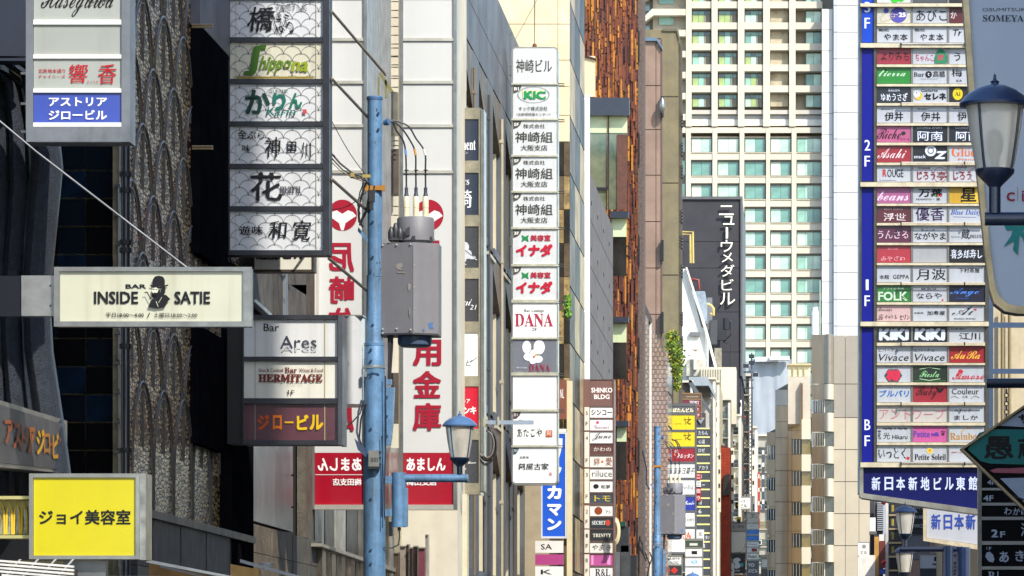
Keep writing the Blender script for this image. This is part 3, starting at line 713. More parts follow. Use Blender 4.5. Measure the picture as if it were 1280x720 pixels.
for k in range(240):
    cx = 709.5 + random.gauss(0, 2.2); cy = random.uniform(369, 397); Yq = 116 + random.uniform(-.2, .2); p = Vector((X(cx, Yq), Yq, Z(cy, Yq))); l = random.uniform(.02, .04)
    q = Matrix.Rotation(random.uniform(0, 6.28), 3, 'Y') @ Matrix.Rotation(random.uniform(-1, 1), 3, 'X')
    b.add([p + q @ Vector(v) for v in ((-l, 0, -l), (l, 0, -l * .5), (l * .5, 0, l), (-l * .6, 0, l))], [(0, 1, 2, 3)], random.choice([0, 1]))
build('leaves', b, [mat('#3f6a1c', rough=.6), mat('#6d9a2a', rough=.6)], t, stuff=True)
b = M(); b.tube([(X(710, 116.2), 116.2, Z(400, 116)), (X(708, 116.2), 116.2, Z(368, 116))], .02, 5); build('stem', b, mat('#4a3a22'), t)

# ================================================================ tower block at the end of the street
YT = 600.0
t = thing('tower_block', 'pale concrete tower block with a grid of green tinted windows at the street end', 'tower', (X(930, YT), YT, 0))
con = mat('#b9b4a8', rough=.8, var=.1, scale=.12, streak=.12)
lite = mat('#c8c0ad', rough=.8, var=.08, scale=.12, streak=.1)
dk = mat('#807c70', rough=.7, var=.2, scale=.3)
b = M(); b.box(X(800, YT), X(1090, YT), YT + 2.2, YT + 30, 0, 118); build('wall', b, mat('#8f8a7c', rough=.8, var=.1, scale=.2), t)
gpal = [mat(c, rough=.2, var=.3, scale=.5, coat=.2, bump=.15, bscale=.5) for c in ('#86b3a2', '#aacdb9', '#4a6266', '#93a868', '#68968c', '#c0d9c8')]
fm = mat('#5f625c', rough=.4, metal=.4)
cols_up = [(865, 888), (898, 921), (931, 953), (963, 985), (995, 1027)]
cols_lo = [(864, 890), (897, 924), (931, 957), (963, 989), (996, 1027)]
rows_up = [(-93 + 26.25 * k, -77 + 26.25 * k) for k in range(9)]
rows_lo = [(172 + 29.3 * k, 190 + 29.3 * k) for k in range(22)]
piers_up = [(857.5, 864.5), (889.5, 897), (922.5, 930.5), (954, 962.5), (986.5, 994.5)]
piers_lo = [(857.5, 863.5), (890.6, 896.6), (924.6, 930.4), (957.6, 962.6), (989.6, 995.6)]
PB = lambda b, *a: b.pb(*a)
for (a, c) in piers_up:
    b = M(); b.pb(a, -240, c, 158, YT - .3, 2.5); build('pier', b, lite, t)
for (a, c) in piers_lo:
    b = M(); b.pb(a, 161, c, 850, YT - .15, 2.3); build('pier', b, lite, t)
b = M(); b.pb(806, 159.2, 1028, 166, YT - .05, 2.2); build('ledge', b, lite, t)
b = M(); b.pb(857, 144, 1028, 149, YT + .7, 1.4); b.pb(857, 149.2, 1028, 157, YT + .5, 1.6, 1); build('louvre_band', b, [mat('#9c9d9c', rough=.5), mat('#d2d0c6')], t)
b = M(); b.pb(857, 137.5, 1028, 142.6, YT + .1, 2); build('ledge', b, con, t)
wcache = {}
def win(x0, y0, x1, y1, Y, kind, npane, seed, rec=.8):
    random.seed(seed); key = (kind, npane, round(x1 - x0), round(y1 - y0), random.randint(0, 7)); loc = (X(x0, Y), Y + rec, Z(y1, Y))
    if key in wcache:
        f0 = wcache[key]; o = f0.copy(); C.objects.link(o); o.parent = t; o.location = Vector(loc) - origin(t)
        for ch in f0.children: c = ch.copy(); C.objects.link(c); c.parent = o
        return
    b = M(); Yr = Y + rec; W_ = x1 - x0
    b.pb(x0, y0, x1, y0 + .8, Y, .2, 0, rec); b.pb(x0, y1 - .8, x1, y1, Y, .2, 0, rec); b.pb(x0, y0, x0 + .7, y1, Y, .18, 0, rec + .01); b.pb(x1 - .7, y0, x1, y1, Y, .18, 0, rec + .01)
    if kind == 'up': b.pb(x0 + 19 * W_ / 25, y0 + 1, x0 + 20 * W_ / 25, y1 - 1, Y, .2, 0, rec)
    f0 = build('window', b, fm, t, at=loc)
    for k in range(npane):
        xa = x0 + .7 + (W_ - 1.4) * k / npane; xb = x0 + .7 + (W_ - 1.4) * (k + 1) / npane - .35
        if kind == 'up':
            b = M(); b.pb(xa, y0 + .8, xb, y0 + (y1 - y0) * .32, Y, .08, 0, rec + .12); o1 = build('blind', b, random.choice([gpal[4], gpal[2]]), f0)
            b = M(); b.pb(xa, y0 + (y1 - y0) * .34, xb, y1 - .8, Y, .08, 0, rec + .1); build('pane', b, random.choice([gpal[0], gpal[1], gpal[3], gpal[3], gpal[4]]) if k < 2 else mat('#8b8775', rough=.6), f0)
        else:
            b = M(); b.pb(xa, y0 + .8, xb, y1 - .8, Y, .08, 0, rec + .12); build('pane', b, random.choice([gpal[1], gpal[5], gpal[1], gpal[5], gpal[0], gpal[1], gpal[5], mat('#c8d6c6', rough=.5), gpal[4]]), f0)
    wcache[key] = f0
sd = 0
for (ya, yb) in rows_up:
    for i, (a, c) in enumerate(cols_up):
        sd += 1; l = piers_up[i][1]; r = piers_up[i + 1][0] if i < 4 else 1028
        b = M(); b.pb(l + .05, ya - 10.2, r - .05, ya - 1.8, YT, 2.1); build('spandrel', b, lite, t)
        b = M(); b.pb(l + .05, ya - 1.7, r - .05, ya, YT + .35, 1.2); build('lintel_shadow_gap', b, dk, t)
        if i == 3:
            b = M(); b.pb(a, ya + .5, c, yb, YT + 1.2, .5); build('infill_panel', b, mat('#b0a78f', rough=.85, var=.35, scale=.7), t)
        elif i == 4: win(1007, ya, 1027, yb, YT, 'lo', 2, sd, 1.1)
        else: win(a, ya, c, yb, YT, 'up', 3, sd)
for (ya, yb) in rows_lo:
    for i, (a, c) in enumerate(cols_lo):
        sd += 1; l = piers_lo[i][1]; r = piers_lo[i + 1][0] if i < 4 else 1028
        b = M(); b.pb(l + .05, yb + 1.6, r - .05, yb + 9.6, YT, 2.1); build('spandrel', b, lite, t)
        b = M(); b.pb(l + .05, yb + .2, r - .05, yb + 1.5, YT - .12, 2); build('sill', b, mat('#b5aa94', rough=.8), t)
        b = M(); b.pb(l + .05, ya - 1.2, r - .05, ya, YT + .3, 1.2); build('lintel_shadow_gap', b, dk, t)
        if ya < 520: win(a, ya, c, yb, YT, 'lo', 2 if i < 4 else 3, sd, .45)
# balconied wing at the left
for k in range(-4, 6):
    y = 18 + 26.25 * k
    b = M(); b.pp([(802, y + 12 - 6), (815, y - 7), (857, y - 7), (857, y + 1), (817, y + 1), (802, y + 12)], front(YT - .4), (0, 2.4, 0)); build('balcony_slab', b, lite, t)
    b = M(); b.pb(816, y + 1.5, 857, y + 19, YT + 1.3, .8); build('recess_wall', b, mat('#a39d8d', rough=.8, var=.2, scale=.5), t)
    b = M(); b.pb(824, y - .5 + 3, 842, y + 13, YT + 1.1, .1); build('pane', b, gpal[4] if k % 2 else gpal[0], t)
    b = M(); b.pb(803, y + 14, 812, y + 22, YT + 1.0, .3); build('pane', b, gpal[2], t)
for k in range(3):
    b = M(); b.pb(851, 172 + 29 * k, 856, 190 + 29 * k, YT + 1.2, .2); build('pane', b, gpal[1], t)

# ---------------------------------------------------------------- white tower on the right
t = thing('tower_block', 'blank white panelled tower standing right of the gridded concrete one', 'tower', (X(1050, 597.5), 597.5, 0))
wht = mat('#d0cfcb', rough=.6, var=.04, scale=.15)
b = M(); b.box(X(1027.4, 597.5), X(1041, 597.5), 597.62, 640, 0, Z(11, 597.5)); build('wall', b, mat('#a8abae', rough=.7), t)
for k in range(26):
    y = 11 + k * 26.2; b = M(); b.pb(1027.4, y + .3, 1041, y + 25.9, 597.5, .11); build('wall_panel', b, wht, t)
Pw = plane(1043.6, 596.5, 1100, 595.5)
b = M(); b.pp([(1042, -400), (1140, -400), (1140, 850), (1042, 850)], lambda x, y: Vector(Pw(x, y)) + Vector((0, .15, 0)), (0, 40, 0)); build('wall', b, mat('#9aa0a8', rough=.7), t)
for k in range(27):
    y = -60 + k * 33.4
    for a, c in ((1042, 1045.6), (1045.8, 1092)):
        b = M(); b.pp([(a, y + .4), (c, y + .4), (c, y + 33), (a, y + 33)], Pw, (0, .14, 0)); build('wall_panel', b, wht if a > 1043 else mat('#b9bdc4', rough=.6, var=.05, scale=.15), t)  # narrow blue-grey strip paints a shadow band onto the white wall
b = M(); b.box(X(1028, 597), X(1042, 597), 597.0, 597.4, 0, 1); build('plinth', b, wht, t)

# ---------------------------------------------------------------- slim chimney and pale hoarded building
t = thing('chimney', 'white cylindrical chimney in front of the concrete tower', 'chimney', (X(1019, 420), 420, 0))
b = M(); b.lathe((X(1019, 420), 420, 0), [(.34, 0), (.34, Z(390, 420)), (.28, Z(388, 420)), (.28, Z(384, 420))], 16); build('flue', b, mat('#e4e4e0', rough=.4), t, smooth=True)
b = M(); b.tube([(X(1025, 420), 420, 0), (X(1025, 420), 420, Z(350, 420))], .06, 6); build('mast', b, mat('#9fb5a8', rough=.5), t)
t = thing('building', 'building wrapped in pale grey sheeting beyond the narrow shopfronts', 'building', (X(955, 430), 430, 0))
b = M()
nx, nz = 26, 14
vs = []
for j in range(nz + 1):
    for i in range(nx + 1):
        px_ = 926 + i * 64 / nx; py_ = 449 + j * 20 + (4 if i < 5 and j == 0 else 0); d = .2 * noise.noise(Vector((i * .35, j * .12, 2))) 
        vs.append((X(px_, 430), 430 + d, Z(py_, 430)))
b.add(vs, [(j * (nx + 1) + i, (j + 1) * (nx + 1) + i, (j + 1) * (nx + 1) + i + 1, j * (nx + 1) + i + 1) for j in range(nz) for i in range(nx)])
build('sheeting', b, mat('#9aa2a9', rough=.7, var=.12, scale=.4, bump=.2, bscale=1.5), t, smooth=True)
b = M(); b.box(X(926, 431), X(990, 431), 431, 450, 0, Z(452, 431)); build('wall', b, mat('#8d949a'), t)
b = M(); b.pb(944, 446, 972, 452, 429, 1); b.pb(962, 445, 987, 450, 428.5, 1, 1)
build('rooftop_plant', b, [mat('#c9ccd0', var=.3, scale=1), mat('#dad8cc', var=.3, scale=1)], t)

# ---------------------------------------------------------------- grey-beige office with rounded corner
stone = mat('#b0a590', rough=.7, var=.1, scale=.4); stoned = mat('#b89c78', rough=.7, var=.12, scale=.4)
bright = mat('#c8bda6', rough=.6, var=.08, scale=.4)
t = thing('building', 'beige office block with a rounded corner and striped windows', 'building', (X(1045, 262), 262, 0))
Yb = 262.0
b = M(); b.box(X(1030.2, Yb), X(1100, Yb), Yb + .25, Yb + 25, 0, Z(421, Yb)); build('wall', b, mat('#6d665b', rough=.8), t)
Pl = plane(1014.6, 273, 1030, Yb)
rows = [418, 480, 500, 516, 540, 558, 580, 598, 621, 640, 662, 681, 703, 722, 745, 850]
for k in range(len(rows) - 1):
    y0, y1 = rows[k], rows[k + 1]; wn = k >= 2 and k % 2 == 0
    if wn:
        b = M(); b.pp([(1014.6, y0), (1030, y0), (1030, y1), (1014.6, y1)], lambda x, y: Vector(Pl(x, y)) + Vector((0.1, .15, 0)), (0, .2, 0)); wo = build('window', b, glass('#34322e'), t)
        for q in range(5): b = M(); b.pp([(1015.4 + q * 3, y0 + 1), (1017 + q * 3, y0 + 1), (1017 + q * 3, y1 - 1), (1015.4 + q * 3, y1 - 1)], Pl, (0, .1, 0)); build('fin', b, mat('#cdc6b6', rough=.5), wo)
        b = M(); b.pb(1031.5, y0 + .5, 1042, y1 - .5, Yb + .05, .15); build('pane', b, glass('#3f4748'), t)
        b = M(); b.pb(1030, y0, 1031.3, y1, Yb - .02, .2); build('mullion', b, bright, t)
    else:
        b = M(); b.pp([(1014.6, y0 + .3), (1030, y0 + .3), (1030, y1 - .3), (1014.6, y1 - .3)], Pl, (0.02, .2, 0)); build('wall_panel', b, stoned, t)
        # rounded corner piece
        b = M(); vs = []
        n = 8
        for q in range(n + 1):
            a = q / n; px_ = 1030.2 + 12 * a; dy = -.45 * math.sin(math.pi * a) ** .7
            vs += [(X(px_, Yb), Yb + dy, Z(y1 - .3, Yb)), (X(px_, Yb), Yb + dy, Z(y0 + .3, Yb))]
        b.add(vs, [(2 * q, 2 * q + 2, 2 * q + 3, 2 * q + 1) for q in range(n)]); build('corner_panel', b, bright if k else mat('#8d867b', rough=.5, metal=.3), t, smooth=True)
ys = [419, 480] + [522 + 40 * k for k in range(9)]
for j in range(len(ys) - 1):
    for a, c in ((1042.4, 1056.5), (1057, 1073.5), (1074, 1092)):
        b = M(); b.pb(a, ys[j] + .4, c, ys[j + 1] - .4, Yb, .24); build('wall_panel', b, stone if ys[j] > 480 else mat('#958d80', rough=.6, var=.1, scale=.5), t)
t = thing('building', 'brown stepped office block beside the rounded corner office', 'building', (X(985, 300), 300, 0))
Yc = 300.0; Pd = plane(958, 322, 1002, Yc)
def cl(poly, m, off=(0, .2, 0), nm='wall_panel', dn=0): b = M(); b.pp(poly, Pd, off, dn=dn); return build(nm, b, m, t)
b = M(); b.pp([(959.5, 540), (968.5, 535), (969, 487), (985, 478), (1001.5, 478), (1001.5, 850), (959.5, 850)], lambda x, y: Vector(Pd(x, y)) + Vector((.1, .35, 0)), (0, 14, 0)); build('wall', b, mat('#5d564d', rough=.8), t)
wr = [(549, 568), (589, 607), (628, 644), (667, 684), (705, 722)]
sk = lambda x, y: y + (1002 - x) * .16 * (0 if y > 700 else (1 if y < 600 else .5))
prev = {0: 540, 1: 487, 2: 478, 3: 478}
segs = [(958.6, 968.6), (969, 984.6), (985, 989.6), (990, 1001.6)]
for s_i, (a, c) in enumerate(segs):
    yl = prev[s_i]
    for (ya, yb) in wr + [(850, 851)]:
        ya2, yb2 = (ya + 8, yb + 6) if s_i == 0 else (ya, yb)
        y = yl
        while y < ya2 - .5:
            y2 = min(y + 20, ya2); cl([(a, y + .25), (c, y + .25), (c, y2 - .25), (a, y2 - .25)], stoned if s_i != 1 or y > 500 else mat('#b5aa9b', rough=.7), nm='wall_panel'); y = y2
        if yb2 < 800:
            if s_i in (0, 3):
                cl([(a, ya2), (c, ya2), (c, yb2), (a, yb2)], glass('#3a3c3a'), nm='window', dn=.08)
                nn = 3
                for q in range(nn): xx = a + (c - a) * (q + .3) / nn; cl([(xx, ya2 + .5), (xx + 1, ya2 + .5), (xx + 1, yb2 - .5), (xx, yb2 - .5)], mat('#c8c4b6', rough=.5), nm='mullion')
            else: cl([(a, ya2), (c, ya2), (c, yb2), (a, yb2)], stoned)
        yl = yb2
yl = 524
b = M(); b.pb(985, 471, 1013, 530, Yc + .8, 12); build('penthouse', b, mat('#b8ae9e', rough=.7, var=.08), t)
for (ya, yb) in wr:
    b = M(); b.pb(1002, yl, 1013.4, ya, Yc, 3); build('corner_panel', b, bright, t)
    b = M(); b.pb(1002.2, ya, 1013, yb, Yc + .3, 2); build('pane', b, glass('#6b5a2a'), t)
    yl = yb
b = M(); b.pb(1002, yl, 1013.4, 850, Yc, 3); build('corner_panel', b, bright, t)
t = thing('water_tank', 'cream rooftop water tank on the stepped office block', 'tank', (X(998, 304), 304, Z(471, 304)))
b = M(); b.pb(985, 457, 1013, 470.6, 304, 3); build('tank_body', b, mat('#d8cda8', rough=.5, var=.15), t)
b = M(); b.pb(984, 454.5, 1014, 456.6, 303.7, 3.4); build('lid', b, mat('#b3a67c'), t)
for x in (991, 998, 1005): b = M(); b.pb(x, 459, x + 1.2, 469, 303.8, .15); build('rib', b, mat('#a89c74'), t)

# ---------------------------------------------------------------- narrow frontages receding on the left side beyond the black building
specs = [ # px range, top y, Y, colour, label
    (848, 866, 478, 250, '#5a5348', 'dark narrow frontage under the ivy'),
    (868, 894, 474, 262, '#b9b3a2', 'grey roofed narrow frontage behind the black sign tower'),
    (889, 899, 478, 268, '#cfc5a4', 'cream narrow frontage with a tall downpipe'),
    (896, 913, 500, 282, '#8f8878', 'weathered grey frontage above the red brick'),
    (913, 926, 520, 300, '#e2dcc4', 'cream white slim frontage beside the black building'),
    (925, 939, 470, 352, '#55504a', 'dark latticed narrow frontage under the tower block'),
    (934, 946, 535, 372, '#d8d2c0', 'pale narrow frontage near the street end'),
    (944, 962, 545, 398, '#a9a494', 'grey street end frontage beside the brown office')]
for a, c, y, Y, col, lab in specs:
    t = thing('building', lab, 'building', (X((a + c) / 2, Y), Y, 0))
    b = M(); b.box(X(a, Y), X(c, Y), Y, Y + 12, 0, Z(y, Y)); build('wall', b, mat(col, rough=.75, var=.25, scale=.8, streak=.35), t)
    b = M(); b.pb(a - .4, y - 2.5, c + .4, y, Y - .4, 3); build('parapet', b, mat('#c8c2b0', rough=.7, var=.2), t)
    random.seed(a)
    yy = y + 14
    while yy < 720:
        b = M(); xw = a + (c - a) * .22; b.pb(xw, yy, a + (c - a) * .8, yy + 9, Y - .06, .1); b.pb(xw, yy + 4.3, a + (c - a) * .8, yy + 4.9, Y - .09, .05, 1); build('window', b, [glass(random.choice(['#22282b', '#4c5a58', '#80785c', '#2e3c48'])), ALU()], t)
        b = M(); b.pb(xw - .6, yy + 9.2, a + (c - a) * .8 + .6, yy + 10.2, Y - .3, .3); build('sill', b, mat('#bdb7a6'), t)
        yy += random.uniform(19, 27)
    b = M(); xx = c - 1.6; b.tube([(X(xx, Y - .3), Y - .3, 0), (X(xx, Y - .3), Y - .3, Z(y + 4, Y))], .09, 7); build('downpipe', b, mat('#ddd8c8', rough=.5), t, smooth=True)
    for k in range(4):
        yy = y + 30 + k * 47 + random.uniform(0, 20); b = M(); b.pb(a + 1, yy, a + (c - a) * .45, yy + 6, Y - .8, .7); b.pb(a + 1.4, yy + 1, a + (c - a) * .4, yy + 5, Y - .84, .03, 1); build('air_conditioner', b, [mat('#cfccc2', rough=.5, var=.2), DARK()], t)
t = thing('building', 'red brick frontage with a rounded hood beyond the black sign tower', 'building', (X(903, 274), 274, 0))
rb = mat('#9a3316', rough=.7, var=.3, scale=2)
b = M(); b.pp([(896, 560), (901, 556), (913, 560), (913, 850), (896, 850)], front(274), (0, 4, 0)); build('wall', b, mat('#56200f', rough=.8), t)
b = M(); r = 0; y = 560.0
while y < 724:
    x = 896.2 + (r % 2) * 1.6
    while x < 912:
        b.pb(x, y, min(x + 3, 912.8), y + 1.5, 273.95, .06); x += 3.3
    y += 1.9; r += 1
build('brick_courses', b, rb, t, stuff=True)
b = M(); b.pp([(903, 620), (905, 594), (912, 592), (912, 618)], front(273.6), (0, .3, 0)); build('window', b, BLACK(), t)
t = thing('roof_canopy', 'grey angular rooftop canopy above the black sign tower', 'canopy', (X(880, 250), 250, Z(520, 250)))
b = M(); b.pp([(861, 471), (884, 471), (892, 486), (892, 494), (886, 482), (862, 482)], front(250), (0, 5, 0)); build('roof_sheet', b, mat('#9aa2a8', rough=.4, metal=.3, var=.2), t)
b = M(); b.pp([(861, 475), (864, 475), (889, 514), (889, 850), (886.5, 850), (886.5, 517), (861, 480)], front(249.6), (0, .4, 0)); build('frame', b, mat('#5e6468', rough=.4, metal=.4), t)
b = M(); b.pb(864, 484, 888, 850, 252, .3); build('back_wall', b, mat('#b5afa2', rough=.7, var=.3, scale=1.5), t)
# lattice of fire stair with red lamps, floodlights
t = thing('fire_stair', 'dark diagonal lattice stair on the frontage under the tower block', 'stair', (X(932, 350), 350, Z(660, 350)))
b = M()
for k in range(34):
    y = 492 + k * 5; b.pp([(927.5, y), (939, y + 12), (939, y + 13), (927.5, y + 1)], front(350.4), (0, .1, 0)); b.pp([(939, y), (927.5, y + 12), (927.5, y + 13), (939, y + 1)], front(350.2), (0, .1, 0))
build('lattice', b, mat('#2d2c2c', rough=.6), t, stuff=True)
for x, y in ((930.5, 521), (938, 540), (930.5, 586), (939, 600)):
    b = M(); b.lathe((X(x, 349.8), 349.8, Z(y, 349.8)), [(.01, -.09), (.09, -.04), (.09, .04), (.01, .09)], 8); build('red_lamp', b, mat('#b02020', rough=.3), t)
t = thing('floodlight_mast', 'thin mast with four dark floodlights above the street end', 'mast', (X(939.5, 320), 320, Z(560, 320)))
b = M(); b.tube([(X(939.5, 320), 320, Z(560, 320)), (X(939.5, 320), 320, Z(441, 320))], .06, 6); build('mast', b, STEEL(), t)
for x, y in ((936, 443), (936, 451), (941, 466), (929, 455)):
    b = M(); b.pb(x, y, x + 7, y + 4.5, 319.6, .3); build('floodlight', b, mat('#20242b', rough=.4), t)
for k in range(3):
    b = M(); b.tube([(X(x, 320.3), 320.3, Z(465 + k * 10, 320.3)) for x in (929, 942)], .05, 5); build('cross_rail', b, mat('#3a3b3d'), t)

# ================================================================ HANGING SIGNS, left foreground
K = '#15151a'
def seigaiha(x0, y0, x1, y1, rx=11.0, ry=10.5, col='#5a5d62', w_=.55):
    out = []; r = 0; dy = 9.2; y = y0 + 4
    y = y0 + 6
    k = 0
    while y < y1 + 12:
        x = x0 + (11 if k % 2 else 0)
        while x < x1 + 12:
            pts = []
            for q in range(13):
                a = math.pi * q / 12; px_, py_ = x - rx * math.cos(a), y - ry * math.sin(a)
                if x0 <= px_ <= x1 and y0 <= py_ <= y1: pts.append((px_, py_))
                else:
                    if len(pts) > 1: out.append(LINE(pts, w_, col))
                    pts = []
            if len(pts) > 1: out.append(LINE(pts, w_, col))
            x += 22
        y += dy; k += 1
    return out
DK = lambda: mat('#3a3c42', rough=.4, metal=.5, var=.3, scale=4)

# -- grey four panel sign
Y = 41.8
t = sign('hanging_sign', 'grey framed hanging sign with blue bottom panel of white katakana, upper left', Y, 33, -60, 163, 178, .34, [
    (-40, 25, acr('#a3a8a3'), [T('Hasegawa', 52, -14, 142, 21, '#1b1b1e', .0, .25, SCRIPT), T('THE', 108, -1, 118, 4), T('CAVERNE', 122, -3, 141, 3)]),
    (31, 68.5, acr('#9ea39e'), None),
    (73.5, 111, acr('#a2a7a2'), [T('北新地本通り', 48, 86, 82, 91.5, '#a8242c', .02), T('チャイニーズ', 48, 93.5, 82, 98, '#a8242c', .02), T('響', 86, 80, 110, 104, '#b01824', .01, .08, wob=.6), T('香', 123, 80, 146, 105, '#b01824', .01, .08, wob=.6), T('きょうか', 109, 101, 124, 104, '#b01824')]),
    (116, 153.5, mat('#3a4fa8', rough=.3, coat=.3, var=.1), [T('アストリア', 61, 121.5, 134, 133, '#e8eaf4', .035), T('ジロービル', 61, 137.5, 134, 150, '#e8eaf4', .035)])],
    frame=mat('#7d8289', rough=.45, metal=.5, var=.2, scale=3), rails=mat('#e9e9e2', rough=.4, metal=.1, var=.05), px0=42, px1=152.5)
b = M(); b.pb(34, 159, 162, 178, Y, .02, dy=-.05); build('lower_cover', b, mat('#83888f', rough=.4, metal=.6, var=.3, scale=3, streak=.3), t)
for y in (90, 128, 163):
    b = M(); b.pb(26, y, 33, y + 3, Y + .1, .04); build('mounting_bracket', b, ALU(), t)

# -- long horizontal bar sign
Y = 40.8
P = front(Y)
t = thing('hanging_sign', 'long horizontal cream sign with bowler hatted man silhouette', 'sign', (X(190, Y), Y, Z(408, Y)))
fr = mat('#8f908e', rough=.35, metal=.7, var=.25, scale=5)
b = M(); b.box(X(69, Y), X(313, Y), Y + .02, Y + .2, Z(407.5, Y), Z(334.5, Y)); build('sign_box', b, fr, t)
for (a, c, y0, y1) in ((68, 315, 334, 339.5), (68, 315, 402, 408.5), (68, 75, 339.6, 401.9), (304.5, 315, 339.6, 401.9)):
    b = M(); b.box(X(a, Y), X(c, Y), Y - .03, Y + .019, Z(y1, Y), Z(y0, Y)); build('frame', b, fr, t)
b = M(); b.pb(75.2, 339.7, 304.3, 401.8, Y, .018)
pn = build('panel', b, acr('#bfc0ab', streak=.35), t)
man = [('e', 195.3, 367, 5.6, 7.5, K, 16, 0), POLY([(187.5, 356.3), (190.5, 356.8), (200, 358.5), (211, 355.7), (210.4, 357.6), (201, 360.6), (189, 358.6)], K),
       POLY([(191, 357), (191.4, 350), (194, 346), (199, 344.8), (204, 346), (206.5, 350), (206.5, 357.5)], K),
       POLY([(203, 358), (207.5, 359), (207, 366), (204, 371), (200, 372)], K),
       POLY([(186, 384), (189, 376), (194, 373.5), (199, 374), (204, 368.5), (208, 369), (213.5, 374), (209.5, 378), (207, 384), (196, 385.5)], K),
       POLY([(191, 361), (196, 359.5), (199, 362), (197.5, 366), (192.5, 367.5), (190.7, 365)], '#d6d8c4'), RECT(191.5, 361.6, 194, 362.5, K), RECT(195.6, 361.8, 197.6, 362.6, K),
       POLY([(189, 368.3), (194, 366), (199, 367.5), (197, 369.5), (192, 368.7)], K), LINE([(181.5, 366.5), (184.5, 365.5), (189.5, 375)], 1.3, K), LINE([(196, 377), (198.5, 384)], .6, '#d6d8c4'), LINE([(203, 372), (199, 379)], .5, '#d6d8c4')]
prints([T('BAR', 157, 355.3, 183, 360.8, K, .03), T('INSIDE', 117.5, 364, 173, 380.5, K, .035), T('SATIE', 218, 364, 263, 380.5, K, .035), T('平日18:00〜4:00', 132.5, 391, 180, 397, K, .02), T('/', 184, 391, 188, 397.5), T('土曜日18:00〜2:00', 192.5, 391, 247, 397, K, .02)] + man, P, (0, -1, 0), pn)
b = M(); b.box(X(-60, Y), X(26, Y), Y + .06, Y + .16, Z(394.5, Y), Z(344, Y)); build('arm', b, mat('#23262e', rough=.3, metal=.5), t)
b = M(); b.box(X(26, Y), X(68, Y), Y + .03, Y + .17, Z(394.5, Y), Z(344, Y)); build('arm_plate', b, mat('#a5a5a4', rough=.3, metal=.7, var=.3, scale=3), t)
b = M()
for x in (63,):
    for y in (357, 382): b.pb(x - 1, y - 1, x + 1, y + 1, Y + .02, .01)
build('bolt', b, DARK(), t)
b = M(); b.tube([(X(-20, Y - .15), Y - .05, Z(138, Y)), (X(46, Y), Y - .02, Z(190, Y)), (X(233, Y), Y + .06, Z(334, Y))], .0095, 8); build('stay_rod', b, mat('#6a6d72', rough=.5, metal=.3), t, smooth=True)

# -- facade sign in brown lettering
t = thing('facade_sign', 'slanting grey metal sign with brown raised katakana above the yellow sign', 'sign', (-7.2, 42, 3.5))
Pf = plane(-30, 40.2, 84, 44.4)
b = M(); b.pp([(-30, 491), (84, 526), (84, 592), (-30, 581)], Pf, (-.3, .01, 0)); build('sign_box', b, mat('#8c8c88', rough=.35, metal=.6, var=.2), t)
b = M(); b.pp([(-30, 497), (80.5, 531), (80.5, 587.5), (-30, 575)], Pf, (-.03, 0, 0), dn=-.01); pn = build('panel', b, mat('#5d5c60', rough=.45, metal=.4, var=.25, scale=2, streak=.3), t)
lc = '#a8642a'
for s, x0, x1, ya, yb, cl_ in (('ア', 3, 14, 524, 556, '#96502c'), ('ス', 14, 24, 528, 562, '#96502c'), ('ト', 24, 31, 531, 565, '#96502c'), ('リ', 31, 36, 533, 568, '#a8642a'), ('ア', 34, 41, 533, 569, '#a8642a'), ('ジ', 43, 53, 536, 569, '#d0a018'), ('ロ', 52, 60, 541, 568, '#a8702a'), ('ー', 59, 65, 553, 558, '#a8642a'), ('ビ', 63, 71, 541, 574, '#c08a20'), ('ル', 70, 79, 547, 580, '#b07a26')):
    prints([T(s, x0, ya, x1, yb, cl_, .04)], Pf, (1, -.03, 0), pn, name='raised_letter', d0=.02)
# -- yellow sign
Y = 41.6; P = front(Y)
t = sign('hanging_sign', 'yellow sign with black Japanese lettering at the lower left', Y, 37, 592, 175, 699, .4, [
    (597, 694.5, mat('#c4ba12', rough=.28, var=.05, coat=.35), [T('ジョイ美容室', 49, 637, 163.5, 656, '#10161a', .025)])], frame=mat('#a8a9a4', rough=.3, metal=.75, var=.25), fw=5)
b = M(); b.box(X(175.2, Y), X(182.5, Y), Y - .02, Y + .38, Z(700, Y), Z(592, Y)); build('side_frame', b, mat('#a8a9a4', rough=.3, metal=.75, var=.4, scale=5), t)
b = M(); b.pb(79, 700.5, 132, 740, Y + .1, .15); build('bracket', b, mat('#7c7f80', rough=.4, metal=.6, var=.3), t)
# -- small glazed box at left edge
t = thing('lit_showcase', 'small glazed box with draped yellow and silver strips at the left edge', 'showcase', (X(15, 41.9), 41.9, Z(673, 41.9)))
b = M(); b.pb(-20, 620, 38, 673, 41.95, .3); build('box', b, mat('#cfc88a', rough=.3, metal=.4), t)
b = M(); b.pb(-20, 620, 38, 624, 41.7, .24); b.pb(-20, 669, 38, 673, 41.7, .24); build('frame', b, mat('#d6cf8e', rough=.3, metal=.5), t)
for i, x in enumerate((2, 11.5, 21, 30.5)):
    b = M(); b.tube([(X(x + q[0], 41.85), 41.85, Z(q[1], 41.85)) for q in ((-3.5, 668), (-3, 640), (0, 627), (3, 640), (3.5, 668))], .012, 6); build('yellow_strip', b, mat('#d9b93a', rough=.25, coat=.5), t)
    b = M(); b.tube([(X(x + q[0], 41.86), 41.88, Z(q[1], 41.86)) for q in ((0, 668), (1, 650), (0, 634))], .024, 6); build('silver_strip', b, mat('#b9c4bd', rough=.15, metal=.6, var=.6, scale=14), t)
